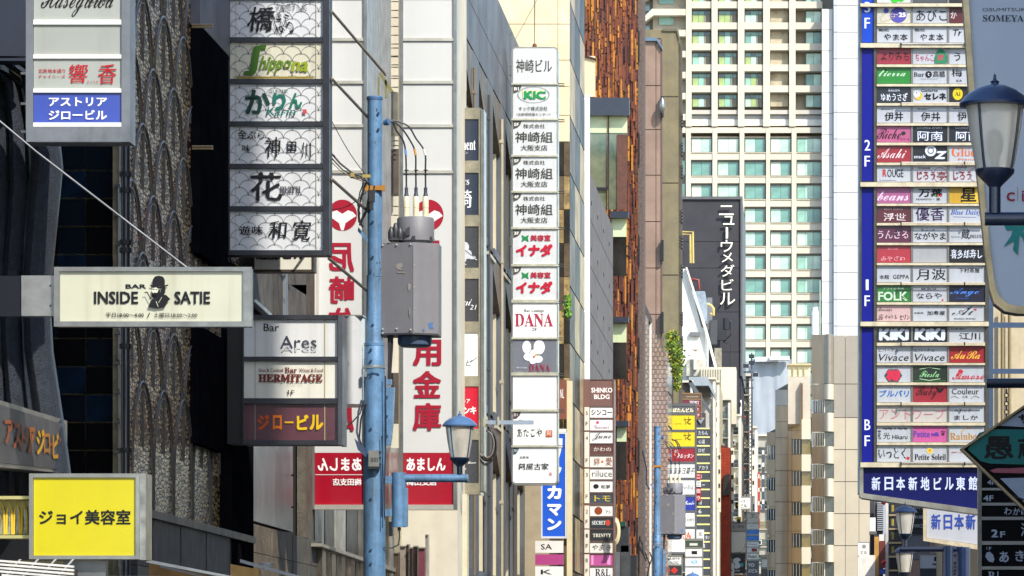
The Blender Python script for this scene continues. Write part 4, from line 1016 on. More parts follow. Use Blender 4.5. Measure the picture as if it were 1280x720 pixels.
# -- awnings at the bottom left
t = thing('awning', 'slatted white awning at the bottom left corner', 'awning', (X(40, 41), 41, Z(730, 41)))
for i in range(5):
    b = M(); b.pp([(-10 + i * 3, 703 + i * 4.6 - 4), (92, 707 + i * 4.6), (92, 709.6 + i * 4.6), (-10 + i * 3, 705.6 + i * 4.6 - 4)], front(41 - i * .15), (0, .05, 0)); build('slat', b, mat('#dcdcd8', rough=.5, metal=.2, var=.2, scale=6), t)
for a in (0, 22, 44, 66):
    b = M(); b.pp([(a, 726), (a + 24, 699), (a + 27, 699), (a + 3, 726)], front(41.1), (0, .04, 0)); build('strut', b, mat('#b8b9b9', rough=.4, metal=.4), t)
b = M(); b.pb(-10, 712, 95, 760, 41.4, .1); build('backing', b, mat('#332f2b', rough=.8), t)
t = thing('awning', 'pale sloping awning edge under the pebbled facade beside the yellow sign', 'awning', (X(240, 45), 45, Z(725, 45)))
for j, (p, cl_) in enumerate((([(183, 699), (330, 728), (330, 731), (183, 703)], '#e8e8e4'), ([(200, 706), (262, 722), (262, 724), (200, 709)], '#8c8f93'), ([(300, 699), (400, 727), (400, 731), (300, 703)], '#8f9297'))):
    b = M(); b.pp(p, front(46 + j * .3), (0, .12, 0)); build('rail', b, mat(cl_, rough=.35, metal=.4, var=.2), t)
b = M(); b.pp([(186, 704), (320, 731), (320, 760), (186, 760)], front(46.6), (0, .1, 0)); build('canopy_sheet', b, mat('#8a6a3c', rough=.8, var=.3), t)
b = M(); b.pp([(288, 705), (324, 712), (324, 728), (288, 728)], front(46.2), (0, .1, 0)); build('wooden_board', b, mat('#b08b4c', rough=.7, var=.3, streak=.3), t)
t = thing('bowl_lamp', 'small white round lamp bowl on the rail below the stained stone', 'lamp', (X(333.5, 55), 55, Z(711, 55)))
b = M(); b.lathe((X(333.5, 55), 55, Z(712, 55)), [(.05, 0), (.07, .02), (.085, .07), (.095, .075), (.095, .085), (.02, .09)], 14); build('bowl', b, mat('#d9d9d3', rough=.4), t, smooth=True)

# -- six panel scallop pattern sign
Y = 56.8; P = front(Y)
pm = acr('#cfd1d3', streak=.2)
def sc(y0, y1, items, mm=None): return (y0, y1, mm or pm, seigaiha(288.5, y0, 403.5, y1) + [RECT(294.6, y0, 295.3, y1, '#a9a48c'), RECT(395, y0, 396, y1, '#b7b29b')] + items)
DG = '#14141a'
t = sign('hanging_sign', 'tall hanging sign of scallop patterned white panels with brush lettering', Y, 283, -12, 412, 319, .36, [
    sc(0, 47, [T('橋', 310, 8, 343, 40, DG, .015, .15, wob=1.4), T('ぎ', 330, 14, 340, 36, DG, .02, wob=1), T('ばら', 343, 16, 366, 42, DG, .01, -.3, wob=.5), T('北新地すし処', 345, 3, 384, 14, '#55565a', 0)]),
    sc(53, 99, [T('ʃ', 308, 56, 330, 95, '#3f6a1e', .05, .2, wob=1.5), T('hippo', 325, 70, 364, 92, '#5d7d1c', .03, .3, wob=1.4), T('na', 365, 77, 386, 90, '#8a9a1a', .03, .2, wob=1), RECT(296, 96, 392, 98.5, '#8f7a2a')], acr('#cdc9b4', streak=.6)),
    sc(105, 152, [T('か', 306, 112, 338, 143, '#123f34', .035, wob=1.2), T('り', 341, 116, 358, 138, '#15685a', .035), T('ん', 362, 116, 378, 136, '#15705a', .035), T('Karin', 334, 134, 370, 145, '#15685a', .01, .2), T('京料理', 336, 112, 360, 116.5, '#27524a'), RECT(379, 137, 383.5, 142.5, '#c44a4a')]),
    sc(158, 205, [T('金ぷら', 297, 163, 331, 174, DG, .02, wob=.8), T('味', 303, 181, 313, 190, DG, .02), T('神', 332, 171, 351, 197, DG, .015, wob=1), T('田', 359, 177, 371, 190, DG, .03, wob=1), T('川', 377, 178, 389, 198, DG, .02, wob=1)]),
    sc(211, 258, [T('花', 313, 215, 353, 252, DG, .022, wob=2), T('maru', 350, 233, 376, 242, '#4a4a4e', 0, 0, SERIF)]),
    sc(264, 313, [T('遊味', 299, 282, 329, 294, DG, .02, wob=.8), T('和', 336, 276, 359, 299, DG, .018, .1, wob=1), T('寛', 366, 275, 389, 301, DG, .018, .1, wob=1)])],
    frame=DK(), px0=287.5, px1=404, ft=.05, bodym=mat('#17171b', rough=.5))
stay = mat('#b9aa8c', rough=.35, metal=.5, var=.3)
for (xa, ya, xb, yb) in ((414, 12, 476, 88), (414, 96, 462, 150), (414, 222, 462, 266), (409, 320, 462, 366)):
    for d, mm in ((0, stay), (2.4, mat('#4a4136', rough=.5))):
        b = M(); b.tube([(X(xa, Y), Y + .12, Z(ya + d, Y)), (X(xb + 6, Y + 4), Y + 4, Z(yb + 4 + d, Y + 4))], .012, 6); build('stay_rod', b, mm, t)
# -- part hidden sign behind
Y = 58.4
t = sign('hanging_sign', 'white nameplate half hidden behind the scallop patterned sign', Y, 316, 305, 393, 340, .3, [(318, 337, acr('#dedccf'), [T('近藤ビル', 320, 310, 382, 325, K, .04)])], frame=mat('#4a4438', rough=.5, metal=.3), fw=2)
# -- three panel sign: grey lettering, brown lettering, purple panel
Y = 56.3
def st_(y0, y1, items, mm): return (y0, y1, mm, [RECT(318.5, y0, 319.3, y1, '#9d9a8c'), RECT(405.5, y0, 406.6, y1, '#a59d6d')] + items)
t = sign('hanging_sign', 'three panel hanging sign, bottom panel purple with orange and yellow katakana', Y, 304, 394, 428, 556, .45, [
    st_(399.5, 446, [T('Bar', 329.5, 404.5, 349, 414, K, .01), T('Ares', 350.5, 420, 396, 435.5, '#3a3f4a', .0), T('Ares', 351.5, 432, 396, 440, '#b9bcc0', .0)], acr('#d5d6d4', streak=.25)),
    st_(451.5, 498, [T('Shot & Cocktail', 323.5, 460.5, 354, 465, '#6a2a1c', .02), T('Bar', 356, 459, 371.5, 466.5, '#6a2a1c', .02, 0, SERIF), T('Wines & Food', 374, 460.5, 404, 465, '#6a2a1c', .02), T('HERMITAGE', 323, 467.5, 403.5, 478, '#6a2318', .035, 0, SERIF), T('バー・エルミタージュ', 350, 479.5, 378, 481.5, '#6a2a1c'), T('1F', 360, 487.5, 368.5, 493.5, '#4a2a2a', .02)], acr('#dcdacd', streak=.25)),
    st_(505, 550.5, [T('ジ', 322, 518, 337, 538, '#d8581a', .045), T('ロ', 341, 518.5, 352.5, 537.5, '#e0761a', .045), T('ー', 356, 526.5, 367, 529.5, '#d9a716', .03), T('ビ', 371, 518, 386, 538, '#dcb414', .045), T('ル', 387, 518, 404.5, 538, '#dcb414', .045)], mat('#5a3440', rough=.25, coat=.5, var=.25, scale=2))],
    frame=DK(), px0=305, px1=422.5, ft=.06, bodym=mat('#2b2b2f', rough=.5))
b = M(); b.pb(422.6, 394, 428, 556, Y - .065, .55); build('side_post', b, mat('#5d5f66', rough=.35, metal=.6, var=.3), t)
b = M(); b.pb(284, 408, 303.6, 555, Y + .05, .4); build('mounting_box', b, mat('#060608', rough=.5), t)
# -- curved pale grey sign behind, seen on its side
t = thing('hanging_sign', 'pale rounded light box behind the grey lettered bar panel beside the blue pole', 'sign', (X(442, 60), 60, Z(505, 60)))
b = M(); vs = []; n = 10
for q in range(n + 1):
    a = q / n; vs += [(X(429 + 24.5 * a, 60), 60 - .11 * math.sin(math.pi * a), Z(505.5, 60)), (X(429 + 24.5 * a, 60), 60 - .11 * math.sin(math.pi * a), Z(395.5, 60))]
b.add(vs, [(2 * q, 2 * q + 2, 2 * q + 3, 2 * q + 1) for q in range(n)]); b.pb(429, 395.5, 453.5, 505.5, 60, .3)
pn = build('panel', b, acr('#c4c5c6', rough=.25), t, smooth=True)
prints([T('U', 433.5, 453, 437.5, 458.5, '#6a6a70')], front(60), (0, -1, 0), pn, d0=.12)
b = M(); b.pb(428.5, 393.5, 454, 395.4, 59.9, .45); b.pb(428.5, 505.6, 454, 507, 59.9, .45); build('frame', b, ALU(), t)

# ================================================================ WHITE BANNER TOWERS
RD = '#980f2a'
def banner_tower(label, Y, x0, x1, mirror, cx, kx0, kx1, chars, yl, lab, D, hid=None):
    fr = mat('#8b8c88', rough=.35, metal=.7, var=.3, scale=3)
    t = thing('sign_tower', label, 'sign', (X((x0 + x1) / 2, Y), Y, Z(637, Y)), 'white banner towers with red feet')
    b = M(); b.box(X(x0 - 2.5, Y), X(x1 + 1, Y), Y + .02, Y + D, Z(636, Y), Z(-180, Y)); build('sign_box', b, fr, t)
    b = M(); b.box(X(x0 - 4.5, Y), X(x0, Y), Y - .05, Y + .019, Z(637, Y), Z(-180, Y)); build('frame', b, fr, t)
    b = M(); b.box(X(x1, Y), X(x1 + 4, Y), Y - .05, Y + .019, Z(637, Y), Z(-180, Y)); build('frame', b, fr, t)
    b = M(); b.box(X(x0, Y), X(x1, Y), Y - .05, Y + .019, Z(637, Y), Z(631, Y)); build('frame', b, mat('#c9c6bb', rough=.3, metal=.6), t)
    ys = [-180, -108, -55, -4, 49.5, 103, 157.5] + [215]
    wp = mat('#c4c5c2', rough=.42, var=.04, scale=.8, coat=.3, streak=.06)
    for a, c in zip(ys[:-1], ys[1:]):
        b = M(); b.pb(x0 + .1, a + 2, x1 - .1, c - 2, Y, .018); build('panel', b, wp, t)
        b = M(); b.box(X(x0, Y), X(x1, Y), Y - .035, Y + .019, Z(c + 1.9, Y), Z(c - 1.9, Y)); build('rail', b, mat('#c3c0b2', rough=.3, metal=.5, var=.2), t)
    b = M(); b.pb(x0 + .1, 217.1, x1 - .1, 565.9, Y, .018); pn = build('banner', b, wp, t)
    it = [ELL(cx, 269, 18.5, 19.5, RD, 32)]
    it += [POLY([(cx - 17.5, 270), (cx - 13, 265), (cx - 7, 263), (cx, 267.5), (cx + 7, 263), (cx + 13, 265), (cx + 17.5, 270), (cx + 11, 274), (cx + 4, 279), (cx + 1.5, 288), (cx - 1.5, 288), (cx - 4, 279), (cx - 11, 274)], '#dddedb')]
    it += [T(ch, kx0, a, kx1, c, RD, .035, mirror=mirror) for ch, a, c in chars]
    prints(it, front(Y), (0, -1, 0), pn)
    b = M(); b.pb(x0 + .1, 566.1, x1 - .1, 630.9, Y, .018); rd = build('red_panel', b, mat('#9c0c26', rough=.2, var=.12, scale=1.5, coat=.6), t)
    prints([T('あましん', lab[0], 572, lab[1], 589, '#efe9e9', .04, mirror=mirror), RECT(lab[0] - 3, 593, lab[1] + 4, 593.8, '#e3cfd0'), T('梅田支店', lab[2], 598, lab[3], 607, '#efe9e9', .03, mirror=mirror)], front(Y), (0, -1, 0), rd)
    return t
ch = [('尼', 300, 337), ('崎', 341, 378), ('信', 382, 420), ('用', 424, 458), ('金', 463, 498), ('庫', 503, 539)]
banner_tower('white banner tower with mirrored red lettering left of the blue pole', 66.5, 393.5, 455, True, 428, 411, 443, [('尼', 303, 341), ('崎', 345, 380), ('信', 384, 421), ('用', 425, 459), ('金', 464, 499), ('庫', 503, 540)], 0, (397, 452, 416, 452), .5)
banner_tower('white banner tower with red kanji behind the grey transformer', 81.5, 504, 567, False, 536, 516, 552, ch, 0, (508, 557, 508, 546), .75)
for x in (431, 445):
    pass

# ================================================================ dark panel sign with silver separators
Y = 94.0
nv = mat('#2b3444', rough=.2, coat=.5, var=.15, scale=1)
sv = mat('#b3ab95', rough=.28, metal=.7, var=.4, scale=3)
lf = []
for (cx, cy, rx, ry) in ((577.5, 300, 3.2, 6.5), (580.5, 309, 6, 7), (585, 318, 5, 6), (578.5, 322, 5, 7), (590, 322, 5, 2.2)): lf.append(ELL(cx, cy, rx, ry, '#b9bcc2', 12))
lf += [LINE([(574, 296), (580, 312), (596, 324)], .7, '#4a5260'), LINE([(590, 322), (596.5, 325)], 1, '#b9bcc2'), LINE([(577, 328), (583, 331)], 1.2, '#b9bcc2')]
t = sign('sign_tower', 'tall narrow sign of dark, white and red panels in silver trim beside the metal building', Y, 569, 135, 600, 618, .6, [
    (149, 201, nv, [T('ement', 572, 175, 594.5, 187.5, '#e4e6ea', .0, 0, SERIF), T('ュモン', 572.5, 189.5, 585, 192.5, '#c9ccd2')]),
    (216, 269, nv, [T("ER'S", 572.5, 224.5, 586.5, 231, '#e4e6ea', .0, 0, SERIF), T('崎', 572, 237, 590, 260, '#e9eaee', .02, wob=1)]),
    (283, 335, mat('#3a3c42', rough=.25, coat=.4, var=.15), lf),
    (348.5, 402, mat('#3c3b3f', rough=.25, coat=.4, var=.15), [T('hari', 573, 372, 589, 382, '#f0f0f0', .0, .3, SCRIPT), T('21', 588, 381, 595, 387, '#e0e0e0', 0, .3, SCRIPT), ELL(574, 379, 2.6, 8, '#e0e0e0', 16, .86)]),
    (416, 470, acr('#e6e8e6', streak=0), [T('ッビ', 574, 449, 590, 458, '#2c4438', .01, .2), LINE([(571, 446), (575, 450)], .8, '#2c4438'), LINE([(588, 453), (596, 447)], .8, '#2c4438')]),
    (483, 536, mat('#b8102c', rough=.25, coat=.4), [T('ストア', 573, 498.5, 587.5, 504, '#f0e9e9', .03), T('チンキ', 570.5, 508, 595.5, 518, '#f2ecec', .045)]),
    (550, 604, mat('#3b3d42', rough=.25, coat=.4, var=.2), [LINE([(585, 579), (595, 578.5)], .8, '#d8d8da'), LINE([(585, 579), (588, 577)], .8, '#d8d8da'), ELL(581, 586, 2, 1, '#b0b0b4')])],
    frame=sv, px0=570, px1=598.5, ft=.04)
b = M(); b.box(X(600.2, Y), X(600.2, Y) + .012, Y, Y + .9, Z(618, Y), Z(135, Y)); build('side_cover', b, mat('#8e8d86', rough=.2, metal=.8, var=.4, scale=1.2), t)
b = M(); b.pb(600.7, 137, 605, 614, Y + .1, .7); build('rear_post', b, mat('#94928a', rough=.3, metal=.7, var=.3), t)
t = thing('bracket_arm', 'thin pale bracket arm crossing the lower panels of the white tenant sign', 'bracket', (X(605, 92), 92, Z(531, 92)))
b = M(); b.pb(605, 525.5, 667, 530.5, 92, .06); build('rail', b, mat('#aab7c2', rough=.35, metal=.5), t)
b = M(); b.pb(604, 523, 607, 533, 91.95, .2); b.pb(621.5, 521, 623.5, 532, 91.95, .12); build('clamp', b, mat('#c2b795', rough=.35, metal=.4), t)
t = thing('cable_bundle', 'loose loops of dark cable hanging below the bracket arm', 'cable', (X(612, 92), 92, Z(582, 92)))
random.seed(11)
for k in range(7):
    a0 = random.uniform(-.3, .3); c = M(); rx, ry = random.uniform(6, 11), random.uniform(16, 26); yc = 556 + random.uniform(-3, 4)
    pts = [(X(607 + k * .5 + rx * 1.1 * math.sin(u), 92), 92 - .02 * k, Z(yc - ry * math.cos(u), 92)) for u in [math.pi * q / 12 * 1.25 for q in range(13)]]
    c.tube(pts, .018, 6); build('cable', c, mat(['#2b2622', '#4a3f36', '#6e675c', '#1f1f22'][k % 4], rough=.5), t, smooth=True)

# ================================================================ tall white tenant sign
Y = 110.0; P = front(Y)
silv = mat('#a9a89e', rough=.3, metal=.7, var=.3, scale=3)
t = thing('sign_tower', 'tall white tenant sign with rounded ends and twelve stacked panels', 'sign', (X(668, Y), Y, Z(605, Y)))
def rrect(x0, y0, x1, y1, r, n=5, tl=True, bl_=True):
    o = []
    for (cx, cy, a0, on) in ((x0 + r, y0 + r, math.pi, tl), (x1 - r, y0 + r, 1.5 * math.pi, tl), (x1 - r, y1 - r, 0, bl_), (x0 + r, y1 - r, .5 * math.pi, bl_)):
        for k in range(n + 1):
            a = a0 + math.pi / 2 * k / n
            o.append((cx + r * math.cos(a), cy + r * math.sin(a)) if on else ((x0 if cx < (x0 + x1) / 2 else x1), (y0 if cy < (y0 + y1) / 2 else y1)))
    q = []
    for p in o:
        if not q or (abs(p[0] - q[-1][0]) + abs(p[1] - q[-1][1])) > .01: q.append(p)
    return q
b = M(); b.pp(rrect(639.5, 58.5, 697.5, 606, 5), P, (0, .5, 0), dn=0); build('sign_box', b, silv, t)
wa = acr('#c6c9c9', streak=.22, rough=.25); G = '#3c3a30'
def corner(y0, s): return [POLY([(641.6, y0 + .4), (652, y0 + .4), (650.5, y0 + 5), (647, y0 + 8.6), (641.6, y0 + 10.5)], '#4a4740'), T(s, 642.6, y0 + 2.6, 648.5, y0 + 6.6, '#e6e6e0', .03)]
def kz(y0, s): return corner(y0, s) + [T('株式会社', 654, y0 + 4, 681.5, y0 + 9.5, G, .015), T('神崎組', 644, y0 + 13.5, 691, y0 + 27.5, G, .014), T('大阪支店', 651, y0 + 30, 684.5, y0 + 37.5, G, .02)]
def ina(y0, s): return corner(y0, s) + [POLY([(652, y0 + 6.5), (656.5, y0 + 9), (661, y0 + 6.5), (660, y0 + 11), (661, y0 + 15.5), (656.5, y0 + 13), (652, y0 + 15.5), (653, y0 + 11)], '#1c7a44'), T('美容室', 663, y0 + 6.5, 688.5, y0 + 14.5, '#a8122e', .035), T('イナダ', 645, y0 + 18, 691, y0 + 34, '#b3122f', .06)]
orch = []
for (cx, cy, rx, ry) in ((658.5, 434, 5.5, 8), (674, 434, 7, 9), (661, 446, 6.5, 5), (672.5, 449, 6, 4.5), (666, 452, 4, 3)): orch.append(ELL(cx, cy, rx, ry, '#e9eaec', 18))
orch += [ELL(667, 441, 4, 4, '#f2f2f2', 12), ELL(670, 443, 1.6, 1.5, '#d8b840', 8), ELL(667.5, 446, 1.4, 1.1, '#c8403c', 8)]
panels = [
 (60.5, 104, wa, [T('神崎ビル', 645, 74, 690, 91, G, .018)]),
 (106.5, 148, wa, corner(106.5, 'B1') + [ELL(667, 118.5, 20, 10.2, '#6a6a68', 30, .96), T('KIC', 654.5, 113.5, 682.5, 124.5, '#1d8a50', .06), T('KIC', 653.5, 112.5, 680, 123, '#e6df9a', .0), T('キック株式会社', 648.5, 133, 684.5, 138.5, G, .02), T('（北新地情報センター）', 646, 141, 688, 145, G, .02)]),
 (151, 193.5, wa, kz(151, '5F')), (196.5, 238.5, wa, kz(196.5, '5F')), (241.5, 284, wa, kz(241.5, '4F')),
 (287, 330, wa, ina(287, '3F')), (333.5, 374.5, wa, ina(333.5, '3F')),
 (379, 421.5, acr('#eceae6', streak=0), [T('Bar Lounge', 655, 386.5, 680, 391, '#3f5148', .01, 0, SERIF), T('DANA', 643.5, 391.5, 691.5, 408.5, '#a22a44', .01, 0, SERIF), T('2F', 665, 409.5, 671.5, 413.5, '#44443f', 0, 0, SERIF)]),
 (424.5, 465.5, mat('#6d7078', rough=.3, coat=.4, var=.2, scale=1), orch + [T('DANA', 661.5, 455, 688, 464.5, '#8f3046', .0, 0, SERIF), T('Bar Lounge', 646, 458.5, 659, 461, '#c9c9cc')]),
 (470, 511.5, acr('#e3e3dd', streak=0), None),
 (515, 556.5, acr('#dfdfda', streak=0), [POLY([(641.6, 515.4), (651, 515.4), (649.5, 519.5), (646, 523), (641.6, 524)], '#4b3a3c'), T('B1', 642.6, 516.6, 647, 520.4, '#cfc6c4'), T('鮨', 648.5, 524.5, 654, 528), T('あたこや', 646.5, 535.5, 678, 546, '#34302c', .005, wob=1.2), RECT(682.5, 538, 690.5, 546, '#b3431c'), T('阿', 683.5, 539, 689.5, 545, '#e6d3c0')]),
 (559.5, 603.8, acr('#dfe1e0', streak=0), [POLY([(641.6, 560), (649, 560), (647.5, 564), (645, 567.5), (641.6, 568.5)], '#2c4652'), T('01', 642.6, 561.5, 646.5, 565, '#c6d0d4'), T('北新地', 649.5, 570, 661, 573.5, K), T('阿屋古家', 648.5, 579, 686, 587.5, '#1c1b1a', .02, wob=.7), T('福', 686, 590, 690, 594.5, '#b86a5c')])]
for i, (ya, yb, m_, it) in enumerate(panels):
    b = M(); b.pp(rrect(641.2, ya, 695.6, yb, 3.5, tl=(i == 0), bl_=(i == len(panels) - 1)) if i in (0, len(panels) - 1) else [(641.2, ya), (695.6, ya), (695.6, yb), (641.2, yb)], front(Y - .02), (0, .019, 0))
    pn = build('panel', b, m_, t)
    if it: prints(it, front(Y - .02), (0, -1, 0), pn, d0=.005, step=.003)
    if i: b = M(); b.box(X(639.4, Y), X(697.6, Y), Y - .07, Y - .001, Z(ya - .3, Y), Z(panels[i - 1][1] + .3, Y)); build('rail', b, mat('#d1cdb6', rough=.25, metal=.5, var=.3, scale=6), t)
for y in (105, 150, 239.5, 285, 331, 377, 423, 468, 513, 558):
    b = M(); b.tube([(X(697.5, Y), Y + .1, Z(y - 1, Y)), (X(705, Y), Y + .1, Z(y - 1, Y)), (X(705, Y), Y + .1, Z(y + 1.6, Y)), (X(697.5, Y), Y + .1, Z(y + 1.6, Y))], .014, 5); build('bracket', b, mat('#5a5750', rough=.4, metal=.5), t)
for y in (86, 190, 300, 420, 540):
    b = M(); b.pb(636.8, y - 4, 639.4, y + 8, Y + .1, .2); build('bracket', b, silv, t)
b = M(); b.lathe((X(668, Y), Y + .1, Z(58.5, Y)), [(.05, 0), (.06, .03), (.05, .08), (.02, .1)], 10); build('eye_bolt', b, mat('#7c4a2c', rough=.4, metal=.4), t)
b = M(); b.tube([(X(668, Y), Y + .1, Z(55, Y)), (X(668, Y), Y + .3, Z(-20, Y)), (X(668, Y), Y + 8.3, 21)], .013, 5); build('hanging_wire', b, mat('#7c5f44', rough=.4), t)

# -- white vertical letters on blue
Y = 114.0
t = sign('hanging_sign', 'blue vertical sign with large white katakana below the tenant sign', Y, 676.5, 540, 708, 673, .35, [
    (542.5, 670.5, mat('#1c56c4', rough=.3, coat=.3, var=.05), [POLY([(686, 548), (703, 548), (703, 556), (699, 572), (694, 578), (696, 566), (697, 557), (686, 557)], '#eef0f4'), T('サ', 684, 552, 703, 571, '#eef0f4', .05), T('カ', 684, 607, 702, 624, '#eef0f4', .05), T('マ', 684, 630, 702, 645, '#eef0f4', .05), T('ン', 684, 648, 702, 663, '#eef0f4', .05), T('ッ', 686, 583, 702, 598, '#eef0f4', .05)])], frame=mat('#c9ccd2', rough=.4), fw=1.6)
t = thing('sign_tower', 'narrow sign strip with pink panel half hidden behind the blue katakana sign', 'sign', (X(690, 116), 116, Z(720, 116)))
for (ya, yb, cc, s) in ((536, 560, '#d9d8d2', 'ペ'), (566, 590, '#d9d8d2', '人'), (676, 691, '#dcd9d2', 'SA'), (693, 706, '#a8407c', ''), (708, 722, '#dcdcd8', 'K')):
    b = M(); b.pb(669 if ya > 600 else 697, ya, 704 if ya > 600 else 707.5, yb, 116, .2); pn = build('panel', b, acr(cc, streak=0), t)
    if s: prints([T(s, 676 if ya > 600 else 699, ya + 4, 690 if ya > 600 else 705, yb - 4, K)], front(116), (0, -1, 0), pn)
t = thing('sign_tower', 'brown and glass sign edge with white letters left of the brown tenant sign', 'sign', (X(700, 117), 117, Z(720, 117)))
b = M(); b.pb(698, 475, 708, 524, 117, .3); pn = build('panel', b, mat('#7a4a38', rough=.4, var=.2), t)
prints([T('NL', 700, 486, 705, 498, '#ece6e0', .02)], front(117), (0, -1, 0), pn)
b = M(); b.pb(708.5, 476, 715, 720, 117.3, .3); build('panel', b, mat('#cfc29a', rough=.4, var=.1), t)

# -- brown tenant sign
Y = 125.5
BR = mat('#6e4f48', rough=.45, var=.12, scale=1.2, coat=.15)
wp = acr('#e0e0dc', streak=0)
br_rows = [(509, 522, '#e0e0dc', [T('シンコー', 739, 512, 765, 519, K, .03)]), (524, 538, '#e2dede', [T('Gourmet', 743, 531, 762, 536, '#8a5a68', 0, 0, SCRIPT), ELL(747, 528, 2, 2, '#c8506a', 10)]),
 (540, 554, '#dfe0dc', [T('June', 741, 541, 764, 551, K, .0, .2, SCRIPT)]), (555.5, 568, '#5d3c38', [T('かわの', 742, 559, 764, 564, '#d8d0c8', .01)]), (570, 584, '#dcdad0', [T('絆', 742, 572, 750, 582, '#8a4a30'), T('愛', 757, 572, 765, 582, '#8a4a30'), ELL(753, 577, 1.6, 1.6, '#c86a2c', 8)]),
 (586, 599, '#dddcd6', [T('riluce', 740, 588, 765, 596, '#4a4a4a', .0)]), (601, 615, '#dfdedb', [ELL(745, 608, 3.5, 3, K, 12), T('和夢', 751, 606, 763, 611, K)]), (617, 629, '#3c4450', [T('トモ', 743, 619, 763, 627, '#c8b43a', .02)]),
 (632, 645, '#dcdcd8', [ELL(748, 638.5, 5, 5, '#8a3c18', 14), T('アシ', 757, 638, 764, 642, K)]), (647, 660.5, '#242a2e', [T('SECRET', 740, 651, 757, 656, '#dfe4e2', .0, 0, SERIF), ELL(760, 653.5, 3, 4, '#b8402c', 10)]), (662, 676, '#262a2c', [T('TRINITY', 741, 667, 764, 671.5, '#d9d6c4', .01, 0, SERIF)]),
 (678, 691, '#dcdad0', [T('やまき', 740, 681, 764, 688, K, .0, .2, wob=.8)]), (693, 707, '#b0508e', [RECT(739, 694, 742, 706, '#d990bf'), RECT(759, 694, 763, 706, '#d990bf')]), (709, 722, '#dedfdc', [T('R&L', 744, 711, 763, 720, K, .0, 0, SERIF)])]
t = sign('sign_tower', 'brown tenant sign tower with floor letters and small colourful panels', Y, 719, 474, 768, 724, .9, [
    (475, 507, BR, [T('SHINKO', 739, 484.5, 765.5, 491, '#ece6e2', .03), T('BLDG', 742.5, 493, 762, 499, '#ece6e2', .03)])] +
    [(a, c, mat(h, rough=.35, coat=.3, var=.06), it) for a, c, h, it in br_rows], frame=BR, px0=737.5, px1=766.5, rails=mat('#5a4640', rough=.5))
wc = mat('#d6cfbd', rough=.45, var=.06)
for (a, c, s1, s2) in ((509, 538, '5', 'F'), (540, 584, '4', 'F'), (586, 629, '3', 'F'), (632, 660.5, '2', 'F'), (662, 691, '1', 'F'), (693, 722, 'B', 'F')):
    b = M(); b.pb(730.5, a, 736.6, c, Y - .06, .028); pn = build('floor_strip', b, wc, t)
    prints([T(s1, 732, a + 5, 735, a + 10, '#5a4a40', .02), T(s2, 732, c - 11, 735, c - 6, '#5a4a40', .02)], front(Y - .06), (0, -1, 0), pn)

# -- yellow panelled dark sign
Y = 232.0
dsm = mat('#55575a', rough=.5, var=.15)
yel = mat('#dcc21c', rough=.35, coat=.2, var=.05)
def squig(cx, cy, c=K): return [LINE([(cx - 5, cy - 2), (cx + 5, cy - 3), (cx - 1, cy + 1), (cx + 4, cy + 4)], .8, c), LINE([(cx - 3, cy - 5), (cx - 2, cy + 4)], .7, c), LINE([(cx + 2, cy - 6), (cx + 1, cy + 3), (cx + 5, cy + 2)], .7, c)]
t = sign('sign_tower', 'dark tenant sign with two yellow panels above a red one behind the second transformer', Y, 838, 504, 870, 693, 1.2, [
    (508, 517, dsm, [T('ぼたんビル', 841, 510, 867, 515.5, '#efe9c8', .04)]),
    (519, 537, yel, squig(859, 527) + [RECT(843, 529.5, 852, 530.2, '#7a6a18')]), (540, 558, yel, squig(859, 546.5) + [RECT(843, 549, 852, 549.7, '#7a6a18')]),
    (560.5, 577, mat('#8e1a2a', rough=.35, coat=.3), [T('のむ', 843, 562, 848, 566, '#e8dcdc', .02), T('Aルッタン', 847, 567, 867, 573, '#f0e8e8', .02, .2)]),
    (580, 597, acr('#d9dcd8', streak=0), [T('コヨヨ菓子', 842, 584, 868, 593, K, .01, .2, wob=.6)]),
    (600, 618, acr('#dcdcda', streak=0), [T('villa', 854, 606, 867, 612, '#8a8a88')]),
    (621, 638, mat('#1c2f96', rough=.35, coat=.3), [T('Monde', 855, 626, 868, 631, '#dfe3f2', .0, .2, SCRIPT)]),
    (641, 658, acr('#e0e0dd', streak=0), [T('com', 856, 648, 867, 652, '#5a5a5a')]),
    (661, 690, acr('#e2e0da', streak=0), [T('CA', 853, 664, 863, 675, '#c85a20', .02), ELL(860, 671, 4, 3, '#c85a20', 12, .7)])], frame=dsm, fw=1.2)
# -- black list sign
Y = 244.0
d2 = mat('#3e4044', rough=.45, var=.15)
rows = []
y = 536.5; items = ['たもん', '心温', 'ロゼ', '', 'アカラ', '川', 'ニー', '', '田', '6', '', '', 'アクタル', 'ロロ', '']
for k in range(17):
    s = items[k] if k < len(items) else ''
    rows.append((y, y + 9, d2, [T(s, 873, y + 2, 873 + 4 * min(4, len(s)), y + 7, '#d8dadc', .01)] if s else None)); y += 10.9
t = sign('sign_tower', 'slim charcoal tenant sign with bright yellow separators right of the yellow panels', Y, 869.5, 535, 889, 722, 1, rows, frame=mat('#4a4c50', rough=.5), fw=1.6, rails=mat('#d9d488', rough=.4, var=.05), group=None)
for (y, c, s) in ((592, '#a83038', 'ニ'), (601, '#d9d9d6', '三'), (610, '#a83038', '田'), (618.5, '#a83038', 'ウ')):
    b = M(); b.pb(870, y, 876, y + 7.5, Y - .3, .25); pn = build('small_plate', b, mat(c, rough=.4), t); prints([T(s, 871, y + 1.5, 875, y + 6, '#f0eaea' if c[1] == 'a' else K)], front(Y - .3), (0, -1, 0), pn)
for (y, s) in ((662, 'ミ'), (673, '■')):
    b = M(); b.pb(870, y, 880, y + 11, Y - .3, .25); pn = build('small_plate', b, acr('#d6d6d0', streak=0), t); prints([T('北', 873, y + 3, 878, y + 8, K)], front(Y - .3), (0, -1, 0), pn)
